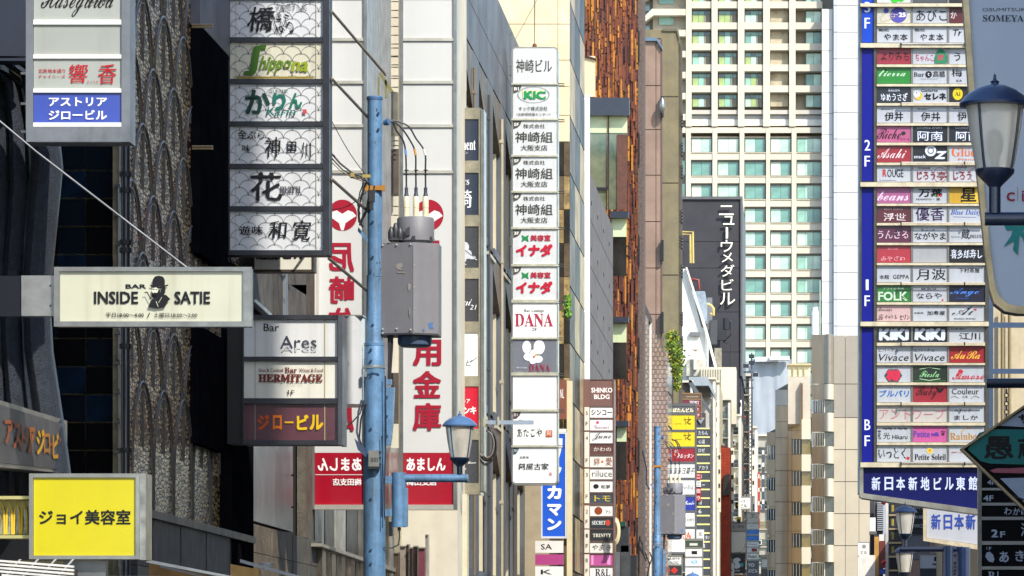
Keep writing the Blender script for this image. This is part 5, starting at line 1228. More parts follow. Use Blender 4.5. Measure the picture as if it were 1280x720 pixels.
# -- maroon plate sign behind
Y = 247.0
t = sign('sign_tower', 'maroon and brown plate sign peeping above the dark yellow panelled sign', Y, 852, 491, 877, 524, .6, [
    (493, 498.5, mat('#5b4a3a', rough=.5), [RECT(858, 495.5, 873, 496.3, '#a8977c')]), (500, 506.5, mat('#6e2836', rough=.4), [T('冨町', 862, 501, 874, 505.5, '#e4d8d8', .02)]), (508, 514.5, mat('#7a2438', rough=.4), [T('レヒ', 868, 509.5, 874, 513, '#e4d8d8')]), (516, 522, mat('#7a2438', rough=.4), [T('チ', 871, 517, 875, 521, '#e4d8d8')])], frame=mat('#7c5f3c', rough=.5), fw=1)
b = M(); b.pb(869, 516, 882, 534, 248.5, .3); b.pp([(870, 522), (876, 530), (881, 522)], front(248.4), (0, .05, 0), 1); build('dark_plate', b, [mat('#3a3c40'), mat('#8c9096')], t)

# -- lower centre small signs
Y = 215.0
t = sign('hanging_sign', 'small white building nameplate above a black panel with a red diamond', Y, 829, 694, 853, 722, .5, [
    (696, 705.5, acr('#dcdcd6', streak=0), [T('6', 831, 698, 834, 703, K), T('FUJIYA', 836, 697, 850, 700.5, K, .02), T('BLDG', 837.5, 701.5, 848, 705, K, .02)]), (707.5, 719, mat('#26282a', rough=.4), [POLY([(843, 708.5), (847.5, 713), (843, 717.5), (838.5, 713)], '#b83028'), RECT(830.5, 708, 834, 719, '#cfc9b8')])], frame=mat('#6f7069', rough=.5), fw=1)
Y = 225.0
rows = [(676, 684, '#3a4438', '■'), (686, 695.5, '#dcdcd8', '1'), (697.5, 707.5, '#dcdedd', 'NOR'), (709, 722, '#dcdcdc', '')]
t = sign('sign_tower', 'white listing sign with small blue and black marks below the transformer', Y, 856, 673, 879, 724, .6, [(a, c, mat(h, rough=.4, var=.06), [T(s, 864, a + 2.5, 872, c - 2.5, '#28a0c8' if s == 'NOR' else K, .02)] if s and s != '■' else [RECT(862, a + 3, 872, c - 2, '#c8c8be')] if s else None) for a, c, h, s in rows], frame=mat('#77756c', rough=.5), fw=.8)
Y = 300.0
t = sign('hanging_sign', 'small white nameplate with two rows of black katakana near the street end', Y, 918.5, 620.5, 939, 637, .4, [(622, 635.5, acr('#e3e2da', streak=0), [T('シーク・', 922, 624.5, 934, 629, K, .03), T('ビル', 925, 630, 934, 634.5, K, .03), RECT(921, 630.5, 925, 632, '#d8b820')])], frame=mat('#8a8880', rough=.5), fw=.8)
Y = 285.0
t = sign('hanging_sign', 'cream square sign under a grey nameplate, above the bright letter emblem', Y, 908.5, 652, 933, 696, .5, [
    (654, 663.5, mat('#a7a59c', rough=.4), [T('ビル・新地', 912, 656, 930, 660.5, '#5a5a58', .02)]), (665, 694.5, acr('#e2dfcd', streak=0), [LINE([(931, 680), (930, 686), (926, 690), (915, 691)], .6, '#b7a06a')])], frame=mat('#8e8b7c', rough=.5), fw=.9)
t = sign('hanging_sign', 'black sign with a colourful swirling letter under the cream square sign', Y - .8, 909, 690.5, 932, 717, .5, [(692, 716, mat('#1c1d20', rough=.4), [T('S', 916, 697, 926, 711, '#e8ece8', .07), ELL(915.5, 704, 2, 2.6, '#d8508c', 10), ELL(927.5, 706, 2, 2.6, '#3cb4c8', 10), ELL(914.5, 699.5, 1.2, 1.2, '#58c0a0', 8), T('BAR', 917, 712, 925, 714.5, '#e0e0e0', .02)])], frame=mat('#77766c'), fw=.8)
t = sign('hanging_sign', 'orange strip sign at the bottom edge under the swirling letter', Y - .8, 909, 718, 932, 726, .4, [(719, 725, mat('#d07a1c', rough=.4), None)], frame=mat('#77766c'), fw=.8)
t = sign('hanging_sign', 'small tilted white plate with one kanji beside the swirling letter sign', Y - 2, 902, 703, 918, 722, .3, [(704, 721, acr('#e2e2dc', streak=0), [T('（株）', 904, 710, 911, 717, K, .02), ELL(914.5, 713, 1.2, 1.2, '#c83030', 6)])], frame=mat('#9a9a94'), fw=.6)
Y = 320.0
rows = [(655, 661, '#c9c6b8', ''), (662.5, 667.5, '#2c78c8', ''), (669.5, 675.5, '#2c78c8', ''), (677.5, 683, '#dcdcd8', 'Grace'), (684.5, 690.5, '#cfcdc8', '□'), (692, 699, '#dcdccf', 'Madam'), (701, 721, '#5a5c60', '')]
t = sign('sign_tower', 'slim white listing sign with two bright blue bars near the street end', Y, 933, 640, 949, 722, .6, [(641.5, 653, mat('#b9b3a0', rough=.4), [RECT(937, 646, 947, 647, '#8a8878'), T('ヤ', 938, 642, 944, 646, K)])] + [(a, c, mat(h, rough=.4, var=.06), ([T(s, 935, a + 1.5, 946, c - 1.5, K)] if len(s) > 1 else [RECT(939.5, a + 1, 946, c - 1, '#8a3a2c')] if s else ([T('YO', 935, 704, 943, 708.5, '#e0e0e0', .03), T('スビル', 935, 711, 947, 716, '#e0e0e0', .03)] if a > 700 else [RECT(936, a + 2.3, 944, a + 3, '#6a94c0')]))) for a, c, h, s in rows], frame=mat('#9a988e'), fw=.6)
t = sign('hanging_sign', 'pale small nameplate at the bottom under the brown office block', 330, 951, 697, 971, 724, .4, [(699, 709, acr('#d9d8cd', streak=0), [T('北ビル', 960, 701, 969, 707, K, .02)]), (711, 723, acr('#3c3e42', streak=0), [RECT(960, 713, 969, 720, '#c9c9c0')])], frame=mat('#8f8d82'), fw=.8)
t = sign('hanging_sign', 'small white nameplate with stacked kanji against the beige office block', 200, 1072, 677, 1087.5, 722, .4, [(678, 694, acr('#dedbd0', streak=0), [T('幸', 1077, 680.5, 1083, 686, K, .02), T('ビル', 1076, 688, 1084, 692.5, K, .02)]), (696, 722, acr('#e2dfd6', streak=0), None)], frame=mat('#a29f94'), fw=.6)

t = thing('sign_bracket', 'dark side plate and pale clamp holding the yellow panelled sign', 'bracket', (X(834, 231), 231, Z(570, 231)))
b = M(); b.pb(829, 537, 837.5, 568, 231, .3); build('plate', b, mat('#4c5058', rough=.4, metal=.4, var=.2), t)
b = M(); b.pp([(830, 549), (839, 546), (840, 549.5), (831, 552.5)], front(230.6), (0, .3, 0)); build('clamp', b, mat('#dcd8c8', rough=.4), t)
b = M()
for k in range(2): b.tube([(X(x, 230.4), 230.4, Z(y, 230.4)) for x, y in ((840, 549 + k), (844 + k * 2, 551), (847 + k * 2, 556), (848.5 + k * 3, 562))], .03, 5)
build('cable', b, DARK(), t)

# ================================================================ BLUE UTILITY POLES, TRANSFORMERS, STREET LAMPS
YP = 60.0
def ppt(x, y, dy=0): return (X(x, YP + dy), YP + dy, Z(y, YP + dy))
blu = BLUE(); blud = mat('#3f628c', rough=.5, var=.2, scale=5, streak=.3)
tg = mat('#7d7d82', rough=.55, metal=.1, var=.1, scale=2.2, streak=.18, bump=.05, bscale=5)
def sm(o): return o
def make_pole():
    t = thing('utility_pole', 'thick blue utility pole rising in front of the white banner towers', 'utility pole', (X(468.5, YP), YP, 0), 'blue utility poles')
    c = 468.5; s = YP / FPX
    b = M(); b.lathe((X(c, YP), YP, 0), [(9.4 * s, Z(345, YP)), (9.4 * s, Z(125, YP)), (9.9 * s, Z(124.9, YP)), (9.9 * s, Z(121, YP)), (9.0 * s, Z(120.5, YP))], 28); build('upper_shaft', b, blu, t, smooth=True)
    b = M(); b.lathe((X(c - .5, YP), YP, 0), [(14.2 * s, .13), (13.6 * s, Z(468, YP)), (12.4 * s, Z(432, YP)), (12.0 * s, Z(431, YP)), (10.4 * s, Z(425, YP)), (9.6 * s, Z(345, YP))], 28); build('lower_shaft', b, blu, t, smooth=True)
    for y0, y1, r, m_ in ((429, 432.5, 12.9, blu), (457, 460.5, 14.2, mat('#a9b0b6', rough=.35, metal=.6)), (122, 125, 10.1, blud), (344, 346, 9.9, blu)):
        b = M(); b.lathe((X(c - .5 if y0 > 400 else c, YP), YP, 0), [(r * s, Z(y1, YP)), (r * s, Z(y0, YP))], 28); build('band', b, m_, t, smooth=True)
    bo = None
    for (x, y) in ((474, 143), (474, 163), (467, 278), (467, 322), (467, 407), (465, 438), (465, 452), (465, 471), (465, 537), (465, 624), (465, 688), (465, 705)):
        b = M(); b.tube([(X(x, YP), YP - 9.5 * s if y < 420 else YP - 13 * s, Z(y, YP)), (X(x, YP), YP - (11.5 if y < 420 else 15) * s, Z(y, YP))], .018, 6); build('bolt', b, mat('#2d4258', rough=.4, metal=.3), t)
    b = M(); b.pb(459.5, 232, 478, 237.5, YP - 12 * s, .03); b.pb(456, 231, 460, 238.5, YP - 12 * s, .06); b.pb(477, 231, 481, 238.5, YP - 12 * s, .06); build('orange_clamp', b, mat('#b07a2a', rough=.5, metal=.2, var=.3), t)
    b = M(); b.tube([ppt(480, 154, -.02), ppt(486, 152, -.05)], [.035, .05], 10); build('cable_spigot', b, mat('#46688f', rough=.5), t, smooth=True)
    b = M(); b.pp([(448, 284), (462, 300), (462, 306), (447, 289)], front(YP - .05), (0, .05, 0)); build('bracket', b, blu, t)
    b = M(); b.pb(460.5, 563, 473.5, 583, YP - .25, .09); b.pb(459.5, 583, 474.5, 586.5, YP - .26, .1, 1)
    for k in range(5): b.pb(463.5 + k * 1.9, 572, 464.4 + k * 1.9, 577.5, YP - .253, .01, 1)
    b.pb(473.6, 564, 476, 567, YP - .22, .05, 1); b.pb(473.6, 571, 476, 574, YP - .22, .05, 1); b.pb(473.6, 579, 476, 582, YP - .22, .05, 1)
    build('meter_box', b, [mat('#8a8a84', rough=.4, metal=.4, var=.25, scale=9), mat('#23272c', rough=.4)], t)
    b = M(); b.pb(455, 461, 458.5, 471, YP - .2, .08); b.pb(459, 458.2, 479, 459.6, YP - .245, .02); build('band_buckle', b, mat('#9aa0a2', rough=.35, metal=.6), t)
    random.seed(21); b = M()
    for k in range(46):
        y = random.choice([random.uniform(130, 230), random.uniform(330, 350), random.uniform(520, 560), random.uniform(560, 720), random.uniform(640, 720)]); r = (9.5 if y < 345 else 10.5 if y < 428 else 13.2 + (y - 468) * .0006) * s; a = random.uniform(-2.5, -.7); da = random.uniform(.04, .16); h = random.uniform(.6, 2.6) * s
        if 420 < y < 470: continue
        b.lathe((X(c if y < 345 else c - .5, YP), YP, Z(y, YP)), [(r + .0035, 0), (r + .0035, h), (r + .0035, h * 1.6)], 2, a0=a, a1=a + da)
    build('paint_chips', b, mat('#33465e', rough=.7, var=.4, scale=20), t, stuff=True)
    b = M()
    for (p, r) in (([(486, 353), (488, 420), (486, 470)], .018), ([(490, 353), (490.5, 430), (487.5, 476)], .014), ([(483.5, 353), (486, 440), (485.5, 476)], .012)): b.tube([ppt(x, y, -.02) for x, y in p], r, 6)
    build('riser_cable', b, mat('#2a2c30', rough=.5), t, smooth=True)
    b = M(); b.pp([(482, 484), (493, 484), (491, 530), (488, 556), (482, 556)], front(YP - .06), (0, .12, 0)); b.pb(483.5, 474, 489.5, 481, YP - .08, .08); build('cable_guard', b, blu, t)
    for y in (496, 520, 545):
        b = M(); b.tube([ppt(484, y, -.07), ppt(484, y, -.085)], .015, 6); build('bolt', b, mat('#2d4258'), t)
    b = M()
    for (p, r) in (([(481.5, 470), (482.5, 540), (481, 590), (480.5, 640)], .01), ([(477, 545), (479, 600), (478, 660)], .008)): b.tube([ppt(x, y, -.17) for x, y in p], r, 5)
    build('small_wire', b, mat('#2f3c4c', rough=.5), t)
    return t
def make_transformer():
    t = thing('transformer', 'large grey pole transformer box with three cream bushings', 'transformer', ppt(512, 432), 'grey pole transformers')
    b = M(); x0, x1, y0, y1 = 476.5, 548.5, 304.5, 418; xm = 517
    # three faced box: two shallow front faces meeting at a seam, plus sides
    a = [(X(x0, YP), YP - .05), (X(xm, YP), YP - .2), (X(x1, YP), YP - .02), (X(x1, YP), YP + .45), (X(x0, YP), YP + .45)]
    b.prism([(p[0], p[1], Z(y1, YP)) for p in a], (0, 0, Z(y0, YP) - Z(y1, YP))); build('case', b, tg, t)
    b = M(); b.pp([(516.4, 305.5), (517.6, 305.5), (517.6, 417), (516.4, 417)], front(YP - .212), (0, .02, 0)); build('seam', b, mat('#8a888c', rough=.5), t)
    b = M(); b.prism([(p[0] * 1.0005, p[1] - .015, Z(419.5, YP)) for p in a], (0, 0, .025)); build('base_lip', b, mat('#3f3e43', rough=.5), t)
    for (x, y) in ((479, 307), (497, 307), (515, 307), (519, 333), (519, 360), (519, 387), (479, 412), (497, 412), (515, 413.5), (519, 413.5), (479, 417)):
        b = M(); yy = YP - .05 - .15 * max(0, min(1, (x - x0) / (xm - x0))) - .012 if x < xm else YP - .2; b.tube([(X(x, YP), yy + .02, Z(y, YP)), (X(x, YP), yy - .012, Z(y, YP))], .012, 6); build('rivet', b, mat('#c9c8c6', rough=.4, metal=.4), t)
    # flaked paint marks
    prints([POLY([(497, 331), (503, 330), (505, 334), (502, 336), (504, 339), (498, 338), (496, 335)], '#9d9790'), POLY([(497, 341), (508, 341.5), (507, 343), (498, 342.6)], '#938d86'), POLY([(512, 356), (515.5, 357), (515, 362), (512.5, 366), (511.5, 361)], '#a39d95'), POLY([(512.5, 387), (514.5, 386), (514.5, 398), (513, 395)], '#9b958d')], lambda x, y: (X(x, YP), YP - .05 - .15 * (x - x0) / (xm - x0), Z(y, YP)), (0, -1, 0), t, name='paint_flake', d0=.003)
    prints([POLY([(536, 405), (542, 403), (541, 408), (543, 411), (538, 412), (537, 409)], '#4a6fa0'), POLY([(529, 413), (531, 412), (532, 415), (529.5, 415)], '#4a6fa0')], lambda x, y: (X(x, YP), YP - .2 + .18 * (x - xm) / (x1 - xm), Z(y, YP)), (0, -1, 0), t, name='blue_paint_mark', d0=.004)
    s = YP / FPX; cx = 519.5
    b = M(); b.lathe((X(cx, YP + .15), YP + .15, 0), [(20 * s, Z(304, YP)), (21 * s, Z(301, YP)), (24 * s, Z(300.5, YP)), (24 * s, Z(297.5, YP)), (23.3 * s, Z(297, YP)), (23.3 * s, Z(273, YP)), (22 * s, Z(271, YP)), (10 * s, Z(270, YP))], 28); build('turret', b, tg, t, smooth=True)
    for k in range(3):
        a = math.pi * (1.18 + .32 * k); b = M(); px_, py_ = X(cx, YP + .15) + 24.5 * s * math.cos(a), YP + .15 + 24.5 * s * math.sin(a); b.box(px_ - .02, px_ + .02, py_ - .02, py_ + .02, Z(302, YP), Z(296, YP)); build('clip', b, mat('#3f4043', rough=.4, metal=.4), t)
    b = M(); b.pp([(507, 286), (512, 283), (512, 294), (507, 294)], front(YP - .13), (0, .03, 0)); build('lug', b, mat('#3a3b3f', rough=.4), t)
    b = M()
    for (x, y, r, h) in ((489, 290, .045, .11), (494.5, 287, .045, .13), (500, 289.5, .05, .1)): b.lathe((X(x, YP - .1), YP - .1, Z(y + 6, YP)), [(r * .8, -.06), (r, -.03), (r, h * .5), (r * .6, h), (r * .3, h + .02)], 10)
    for x in (488.5, 493.5, 497): b.lathe((X(x, YP - .1), YP - .1, Z(303, YP)), [(.02, 0), (.03, .03), (.02, .06)], 8)
    b.pb(487, 297, 503, 300, YP - .14, .1); build('valve_cluster', b, mat('#46474b', rough=.4, metal=.3), t, smooth=True)
    cr = mat('#ded6b4', rough=.3, coat=.5, var=.06)
    for k, x in enumerate((508, 520, 532)):
        b = M(); b.lathe((X(x, YP + .1), YP + .1, 0), [(3.9 * s, Z(272, YP)), (3.9 * s, Z(260.2, YP)), (3.5 * s, Z(260, YP)), (3.5 * s, Z(259, YP)), (3.9 * s, Z(258.8, YP)), (3.8 * s, Z(245.5, YP)), (3.0 * s, Z(244.5, YP))], 14); o = build('bushing', b, cr, t, smooth=True)
        b = M(); b.lathe((X(x, YP + .1), YP + .1, 0), [(3.2 * s, Z(244.4, YP)), (2.4 * s, Z(241, YP)), (2.1 * s, Z(239, YP)), (2.3 * s, Z(233.5, YP))], 12); build('boot', b, mat('#3c4250', rough=.5), o, smooth=True)
        xs = (495.5, 501, 508)[k]; b = M()
        pts = [(483.5, 152.5 + k), (491, 153 - k * 1.2), (xs + k * .8, 157 + (2 - k) * 3), (504 + k * 8, 172 - k * 1.5 + 4), (507 + k * 12, 190), (507.8 + k * 12, 213), (508 + k * 12, 236)]
        # smooth the path
        P3 = [Vector(ppt(x_, y_, .0 + .1 * min(1, i / 3))) for i, (x_, y_) in enumerate(pts)]; q = []
        for i in range(len(P3) - 1):
            p0, p1, p2, p3 = P3[max(i - 1, 0)], P3[i], P3[i + 1], P3[min(i + 2, len(P3) - 1)]
            for j in range(5):
                u = j / 5; q.append(.5 * ((2 * p1) + (-p0 + p2) * u + (2 * p0 - 5 * p1 + 4 * p2 - p3) * u * u + (-p0 + 3 * p1 - 3 * p2 + p3) * u ** 3))
        q.append(P3[-1]); b.tube(q, .0125, 7); build('cable', b, mat('#2e3138', rough=.45), t, smooth=True)
        b = M(); c_ = q[20]; b.tube([q[19], q[21]], .017, 7); build('cable_tag', b, mat(['#5d86c0', '#c98a3a', '#dedccf'][k], rough=.5), t)
        b = M()
        for yy in (212, 217): b.pb(x - 2.6, yy, x + 2.6, yy + 1, YP + .07, .05)
        build('cable_sleeve', b, mat('#23252a', rough=.5), t)
    b = M(); b.lathe((X(518.5, YP + .15), YP + .15, 0), [(16 * s, Z(433, YP)), (20.5 * s, Z(430.5, YP)), (21.5 * s, Z(427, YP)), (21.5 * s, Z(419.6, YP))], 28); build('tank_bottom', b, mat('#50627c', rough=.45, var=.2), t, smooth=True)
    b = M(); b.pb(474, 330, 478, 336, YP + .1, .1); b.pb(474, 395, 478, 401, YP + .1, .1); build('mounting_bracket', b, blu, t)
    return t
def copy_tree(o, parent=None):
    c = o.copy(); C.objects.link(c); c.parent = parent
    for ch in o.children: copy_tree(ch, c)
    return c
pl = make_pole(); tr = make_transformer()
DV = Vector((1.35, 78, -.14))
bpy.context.view_layer.update()
for o, lab in ((pl, 'slimmer looking blue utility pole beside the chequered brown tile wall'), (tr, 'smaller looking grey transformer in front of the white and blue tenant panels')):
    c = copy_tree(o); c.location = o.location + DV; c['label'] = lab
    if o is pl: c.location.z = 0

# cables and brackets hanging at the first pole
t = thing('cable_bundle', 'knotted black and brown cables hanging on the left of the thick blue pole', 'cable', ppt(455, 300))
random.seed(4)
cb = [mat(c_, rough=.5) for c_ in ('#17181b', '#2b2a2c', '#6a5436', '#3a4a66')]
paths = [([(413, 190), (425, 204), (440, 216), (455, 222), (460, 228)], .016, 0), ([(413, 196), (428, 212), (444, 220), (457, 226)], .012, 0), ([(413, 201), (425, 213), (440, 222), (452, 226)], .008, 2),
         ([(458, 228), (452, 244), (448, 262), (449, 277), (454, 284)], .016, 0), ([(462, 230), (461, 246), (459, 262), (452, 275), (450, 282)], .018, 0), ([(455, 228), (450, 240), (447, 256), (450, 268)], .009, 1), ([(468, 232), (466, 244), (462, 254), (459, 264)], .02, 1),
         ([(440, 216), (438, 222), (449, 223), (458, 219)], .01, 2), ([(452, 500), (448, 515), (446, 540), (450, 555), (456, 570)], .014, 3), ([(457, 505), (451, 525), (449, 548), (453, 560)], .012, 0), ([(430, 535), (440, 528), (450, 517), (455, 500)], .01, 1)]
for p, r, c_ in paths:
    b = M(); b.tube([ppt(x, y, -.12) for x, y in p], r, 6); build('cable', b, cb[c_], t, smooth=True)
b = M(); b.pb(461, 238, 468, 252, YP - .3, .1); b.pb(462, 252, 466, 262, YP - .29, .08); build('splice_box', b, cb[1], t)
b = M(); b.pp([(443, 548), (456, 560), (458, 572), (447, 562)], front(YP - .2), (0, .06, 0)); build('splice_box', b, cb[3], t)
b = M(); b.pb(453, 218, 463, 222, YP - .26, .05); b.pb(438, 216, 443, 221, YP - .2, .05); build('clamp', b, mat('#b5a05a', rough=.4, metal=.4), t)
t = thing('service_box', 'square ladder like steel bracket above the top of the thick blue pole', 'bracket', ppt(478, 118, 1))
b = M(); b.pp([(473, 92), (476, 90), (492, 114), (488, 116)], front(YP + 1), (0, .05, 0)); b.pb(472, 96, 474.5, 122, YP + 1, .06); b.pb(481, 100, 483.5, 122, YP + 1, .06); build('frame', b, mat('#8d8554', rough=.4, metal=.5), t)

# ---------------------------------------------------------------- street lamps
lg = mat('#d8d2c2', rough=.45, var=.08, scale=3, coat=.3)
capm = mat('#4f719c', rough=.35, var=.2, coat=.4); darkb = mat('#16243c', rough=.4, var=.2, coat=.3)
def make_lamp(loc, s, label, side_=-1, arm=.85, in_shade=False):
    """s = metres per unit, 40 units wide; loc = centre at the foot of the glass"""
    x, y, z = loc
    cm = capm if not in_shade else mat('#16294a', rough=.4, var=.2, coat=.3)  # shade on the right-hand lamps is put into darker cap and bar colours
    t = thing('street_lamp', label, 'street lamp', (x, y, z - 30 * s), 'tapered glass street lamps')
    gl_ = [(11.2, 0), (13, 8), (15.4, 22), (17.2, 36), (17.8, 40)]
    b = M(); b.lathe((x, y, z), [(r * s, h * s) for r, h in gl_], 24, cap=False); b.lathe((x, y, z), [(0, 40 * s), (17.6 * s, 40 * s)], 24, cap=False); build('lamp_glass', b, LG, t, smooth=True)
    b = M(); b.lathe((x, y, z), [(2.2 * s, 0), (2.2 * s, 6 * s), (3 * s, 9 * s), (4.6 * s, 14 * s), (4.8 * s, 19 * s), (3.4 * s, 24 * s), (1 * s, 26 * s)], 12); build('bulb', b, mat('#8c8577', rough=.3), t, smooth=True)
    b = M(); b.lathe((x, y, z), [(18.3 * s, 39.6 * s), (21.8 * s, 40 * s), (22 * s, 41.6 * s), (18.5 * s, 46 * s), (13 * s, 50 * s), (7 * s, 52.5 * s), (2.4 * s, 53.6 * s), (2.2 * s, 54.4 * s), (3 * s, 55 * s), (1 * s, 56.5 * s), (.8 * s, 59 * s), (.2 * s, 60 * s)], 28); build('cap', b, cm, t, smooth=True)
    for k in range(4):
        a = math.pi * (.25 + .5 * k) + .18; b = M()
        b.tube([(x + (r + .3) * s * math.cos(a), y + (r + .3) * s * math.sin(a), z + h * s) for r, h in gl_], .85 * s, 6); build('glazing_bar', b, mat('#2e4a6e', rough=.4) if not in_shade else darkb, t, smooth=True)
    b = M(); b.lathe((x, y, z), [(3.6 * s, -26 * s), (3.6 * s, -10 * s), (4.4 * s, -9 * s), (8.4 * s, -5 * s), (11.8 * s, -1.5 * s), (12.2 * s, .8 * s), (11.4 * s, 1.4 * s)], 24); build('bowl', b, darkb, t, smooth=True)
    return t
LG = bpy.data.materials.new('frosted_glass'); LG.use_nodes = True
bb = LG.node_tree.nodes['Principled BSDF']; bb.inputs['Base Color'].default_value = (.86, .82, .72, 1); bb.inputs['Transmission Weight'].default_value = .55; bb.inputs['Roughness'].default_value = .45; bb.inputs['IOR'].default_value = 1.1
s1 = YP / FPX
l1 = make_lamp((X(575, YP), YP - .05, Z(573.5, YP)), s1, 'blue capped street lamp on an arm of the thick blue pole')
def arm(t, x0, x1, z, y, r, xcyl, zt, zb, m_, pole_x=None):
    b = M(); b.tube([(x0, y, z), (x1, y, z)], r, 14); build('arm', b, m_, t, smooth=True)
    b = M(); b.tube([(xcyl, y, zb), (xcyl, y, zt)], r * 1.75, 16); build('arm_sleeve', b, m_, t, smooth=True)
    if pole_x is not None:
        for zz in (zt - .1, zb + .2):
            b = M(); b.box(min(pole_x, xcyl), max(pole_x, xcyl), y - .04, y + .04, zz - .05, zz + .05); build('arm_bracket', b, m_, t)
arm(l1, X(500, YP), X(585.5, YP), Z(598, YP), YP - .05, 5.2 * s1, X(499, YP), Z(591, YP), Z(659, YP), blu, X(482, YP))
b = M(); b.pb(505, 610, 509, 658, YP - .12, .14); build('sleeve_cover', b, blu, l1)
b = M(); b.tube([ppt(499, 659, -.05), ppt(499.5, 672, -.05), ppt(498, 681, -.05), ppt(490, 685, -.05), ppt(480, 684, -.1)], .01, 6); b.pb(497, 659.5, 500.5, 663, YP - .1, .08); build('wire', b, mat('#2d3036'), l1)
YL = 33.0; s2 = YL / FPX * 2.03
l2 = make_lamp((X(1243.5, YL), YL, Z(214, YL)), s2, 'large street lamp nearest the viewer at the right edge', in_shade=True)
b = M(); b.tube([(X(1231, YL), YL, Z(273.5, YL)), (2.9, YL, Z(273.5, YL))], .052, 14); build('arm', b, darkb, l2, smooth=True)
b = M(); b.tube([(2.9, YL, .13), (2.9, YL, Z(255, YL))], .09, 16); build('post', b, darkb, l2, smooth=True)
b = M(); b.tube([(X(1243.5, YL), YL, Z(266, YL)), (X(1243.5, YL), YL, Z(240, YL))], .037, 12); build('stem', b, darkb, l2, smooth=True)
YL = 86.0; s3 = YL / FPX * .68
l3 = make_lamp((X(1131.5, YL), YL, Z(668, YL)), s3, 'small street lamp with amber tinted glass under the tall blue board', in_shade=True)
b = M(); b.tube([(X(1124, YL), YL, Z(686.5, YL)), (X(1204, YL), YL, Z(686.5, YL))], .055, 14); build('arm', b, darkb, l3, smooth=True)
b = M(); b.tube([(X(1204, YL), YL, .13), (X(1204, YL), YL, Z(684, YL))], .135, 18); build('post', b, mat('#2e4a74', rough=.4, coat=.3), l3, smooth=True)
b = M(); b.tube([(X(1185, YL), YL - .15, Z(730, YL)), (X(1185, YL), YL - .15, Z(683, YL))], .1, 16); build('arm_sleeve', b, mat('#2c4568', rough=.4, coat=.3), l3, smooth=True)
YL = 97.0; s4 = YL / FPX * .62
l4 = make_lamp((X(1130.5, YL), YL, Z(716, YL)), s4, 'pale glassed street lamp at the bottom edge, directly under the amber one', in_shade=True)
b = M(); b.tube([(X(1124, YL), YL, Z(735, YL)), (2.95, YL, Z(735, YL))], .05, 12); build('arm', b, darkb, l4, smooth=True)
b = M(); b.tube([(2.95, YL, .13), (2.95, YL, Z(730, YL))], .12, 14); build('post', b, darkb, l4, smooth=True)
# small dome lamp at the bottom centre
t = thing('street_lamp', 'blue domed lamp cap just showing at the bottom under the listing sign', 'street lamp', (X(866, 180), 180, Z(730, 180)))
b = M(); b.lathe((X(866, 180), 180, Z(722, 180)), [(.3, 0), (.31, .03), (.24, .12), (.1, .18), (.03, .2), (.02, .26)], 18); build('cap', b, capm, t, smooth=True)
b = M(); b.lathe((X(866, 180), 180, Z(735, 180)), [(.18, 0), (.26, .42)], 18); build('lamp_glass', b, LG, t, smooth=True)
# cables next to second pole
t = thing('cable_bundle', 'tangled dark cables looping beside the slim blue pole', 'cable', (X(805, 137), 137, Z(690, 137)))
for p in ([(803, 563), (808, 585), (808, 605), (812, 612)], [(795, 660), (797, 678), (803, 690), (808, 702)], [(800, 670), (798, 684), (804, 695), (803, 680), (799, 672)], [(806, 690), (812, 705), (809, 722)], [(812, 690), (815, 698), (812, 706)]):
    b = M(); b.tube([(X(x, 137), 137, Z(y, 137)) for x, y in p], .022, 6); build('cable', b, mat('#1f2022', rough=.5), t, smooth=True)
# dark planters and posts at the bottom beside the brown sign
t = thing('service_box', 'dark cabinet and stacked pipes at the bottom beside the brown tenant sign', 'cabinet', (X(780, 146), 146, 0))
for (x0, y0, x1, y1, c_) in ((770, 658, 786, 690, '#35383a'), (772, 652, 782, 658, '#1c4a3a'), (776, 682, 788, 730, '#4a4c4e'), (788, 694, 796, 730, '#2e3032'), (769, 690, 775, 730, '#6a6e70')):
    b = M(); b.pb(x0, y0, x1, y1, 146 + (x0 % 3) * .1, .5); build('cabinet', b, mat(c_, rough=.4, metal=.3, var=.3), t)
t = thing('hose_coil', 'pale coiled hose hanging on the edge of the brown tenant sign', 'hose', (X(771, 125), 125, Z(680, 125)))
for k in range(3):
    b = M(); b.tube([(X(769 + (5.5 - k) * math.sin(u), 125), 125 - .05 * k, Z(664 - (16 - k * 2) * math.cos(u), 125)) for u in [math.pi * q / 14 for q in range(15)]], .03, 6); build('hose', b, mat('#cdbf98', rough=.5), t, smooth=True)
# brown machines at the bottom beside the lamp sleeve
t = thing('building', 'maroon and dark shopfront fins at the bottom right of the thick blue pole', 'building', (X(520, 78), 78, 0))
for (x0, y0, x1, y1, c_, d) in ((492, 690, 499, 760, '#4a3d33', 0), (500, 682, 507, 760, '#8a7f72', .1), (508, 680, 511, 760, '#3a2a24', .2), (511.5, 684, 516, 760, '#5c3a34', .0), (516.5, 682, 522, 760, '#170f10', .2), (522.5, 684, 531, 760, '#6a3440', .0), (531.5, 668, 535, 760, '#8f8a80', .3)):
    b = M(); b.pb(x0, y0, x1, y1, 78 + d, .3); b.pb(x0, y0, x1, y0 + 1.6, 77.95 + d, .05, 1); build('fin', b, [mat(c_, rough=.3, coat=.4, var=.3), mat('#7d7468', rough=.4)], t)
b = M()
for k in range(18): b.pb(512.2, 687 + k * 2.6, 515.4, 688 + k * 2.6, 77.97, .03)
build('vent_grille', b, BLACK(), t)
b = M(); b.pb(486, 638, 492, 652, 79, .2); b.pb(486, 652, 490, 670, 79, .2, 1); b.pb(493, 637, 499, 700, 80, .1, 0); build('metal_cover', b, [mat('#b3a98e', rough=.3, metal=.6, var=.4), BLACK()], t)

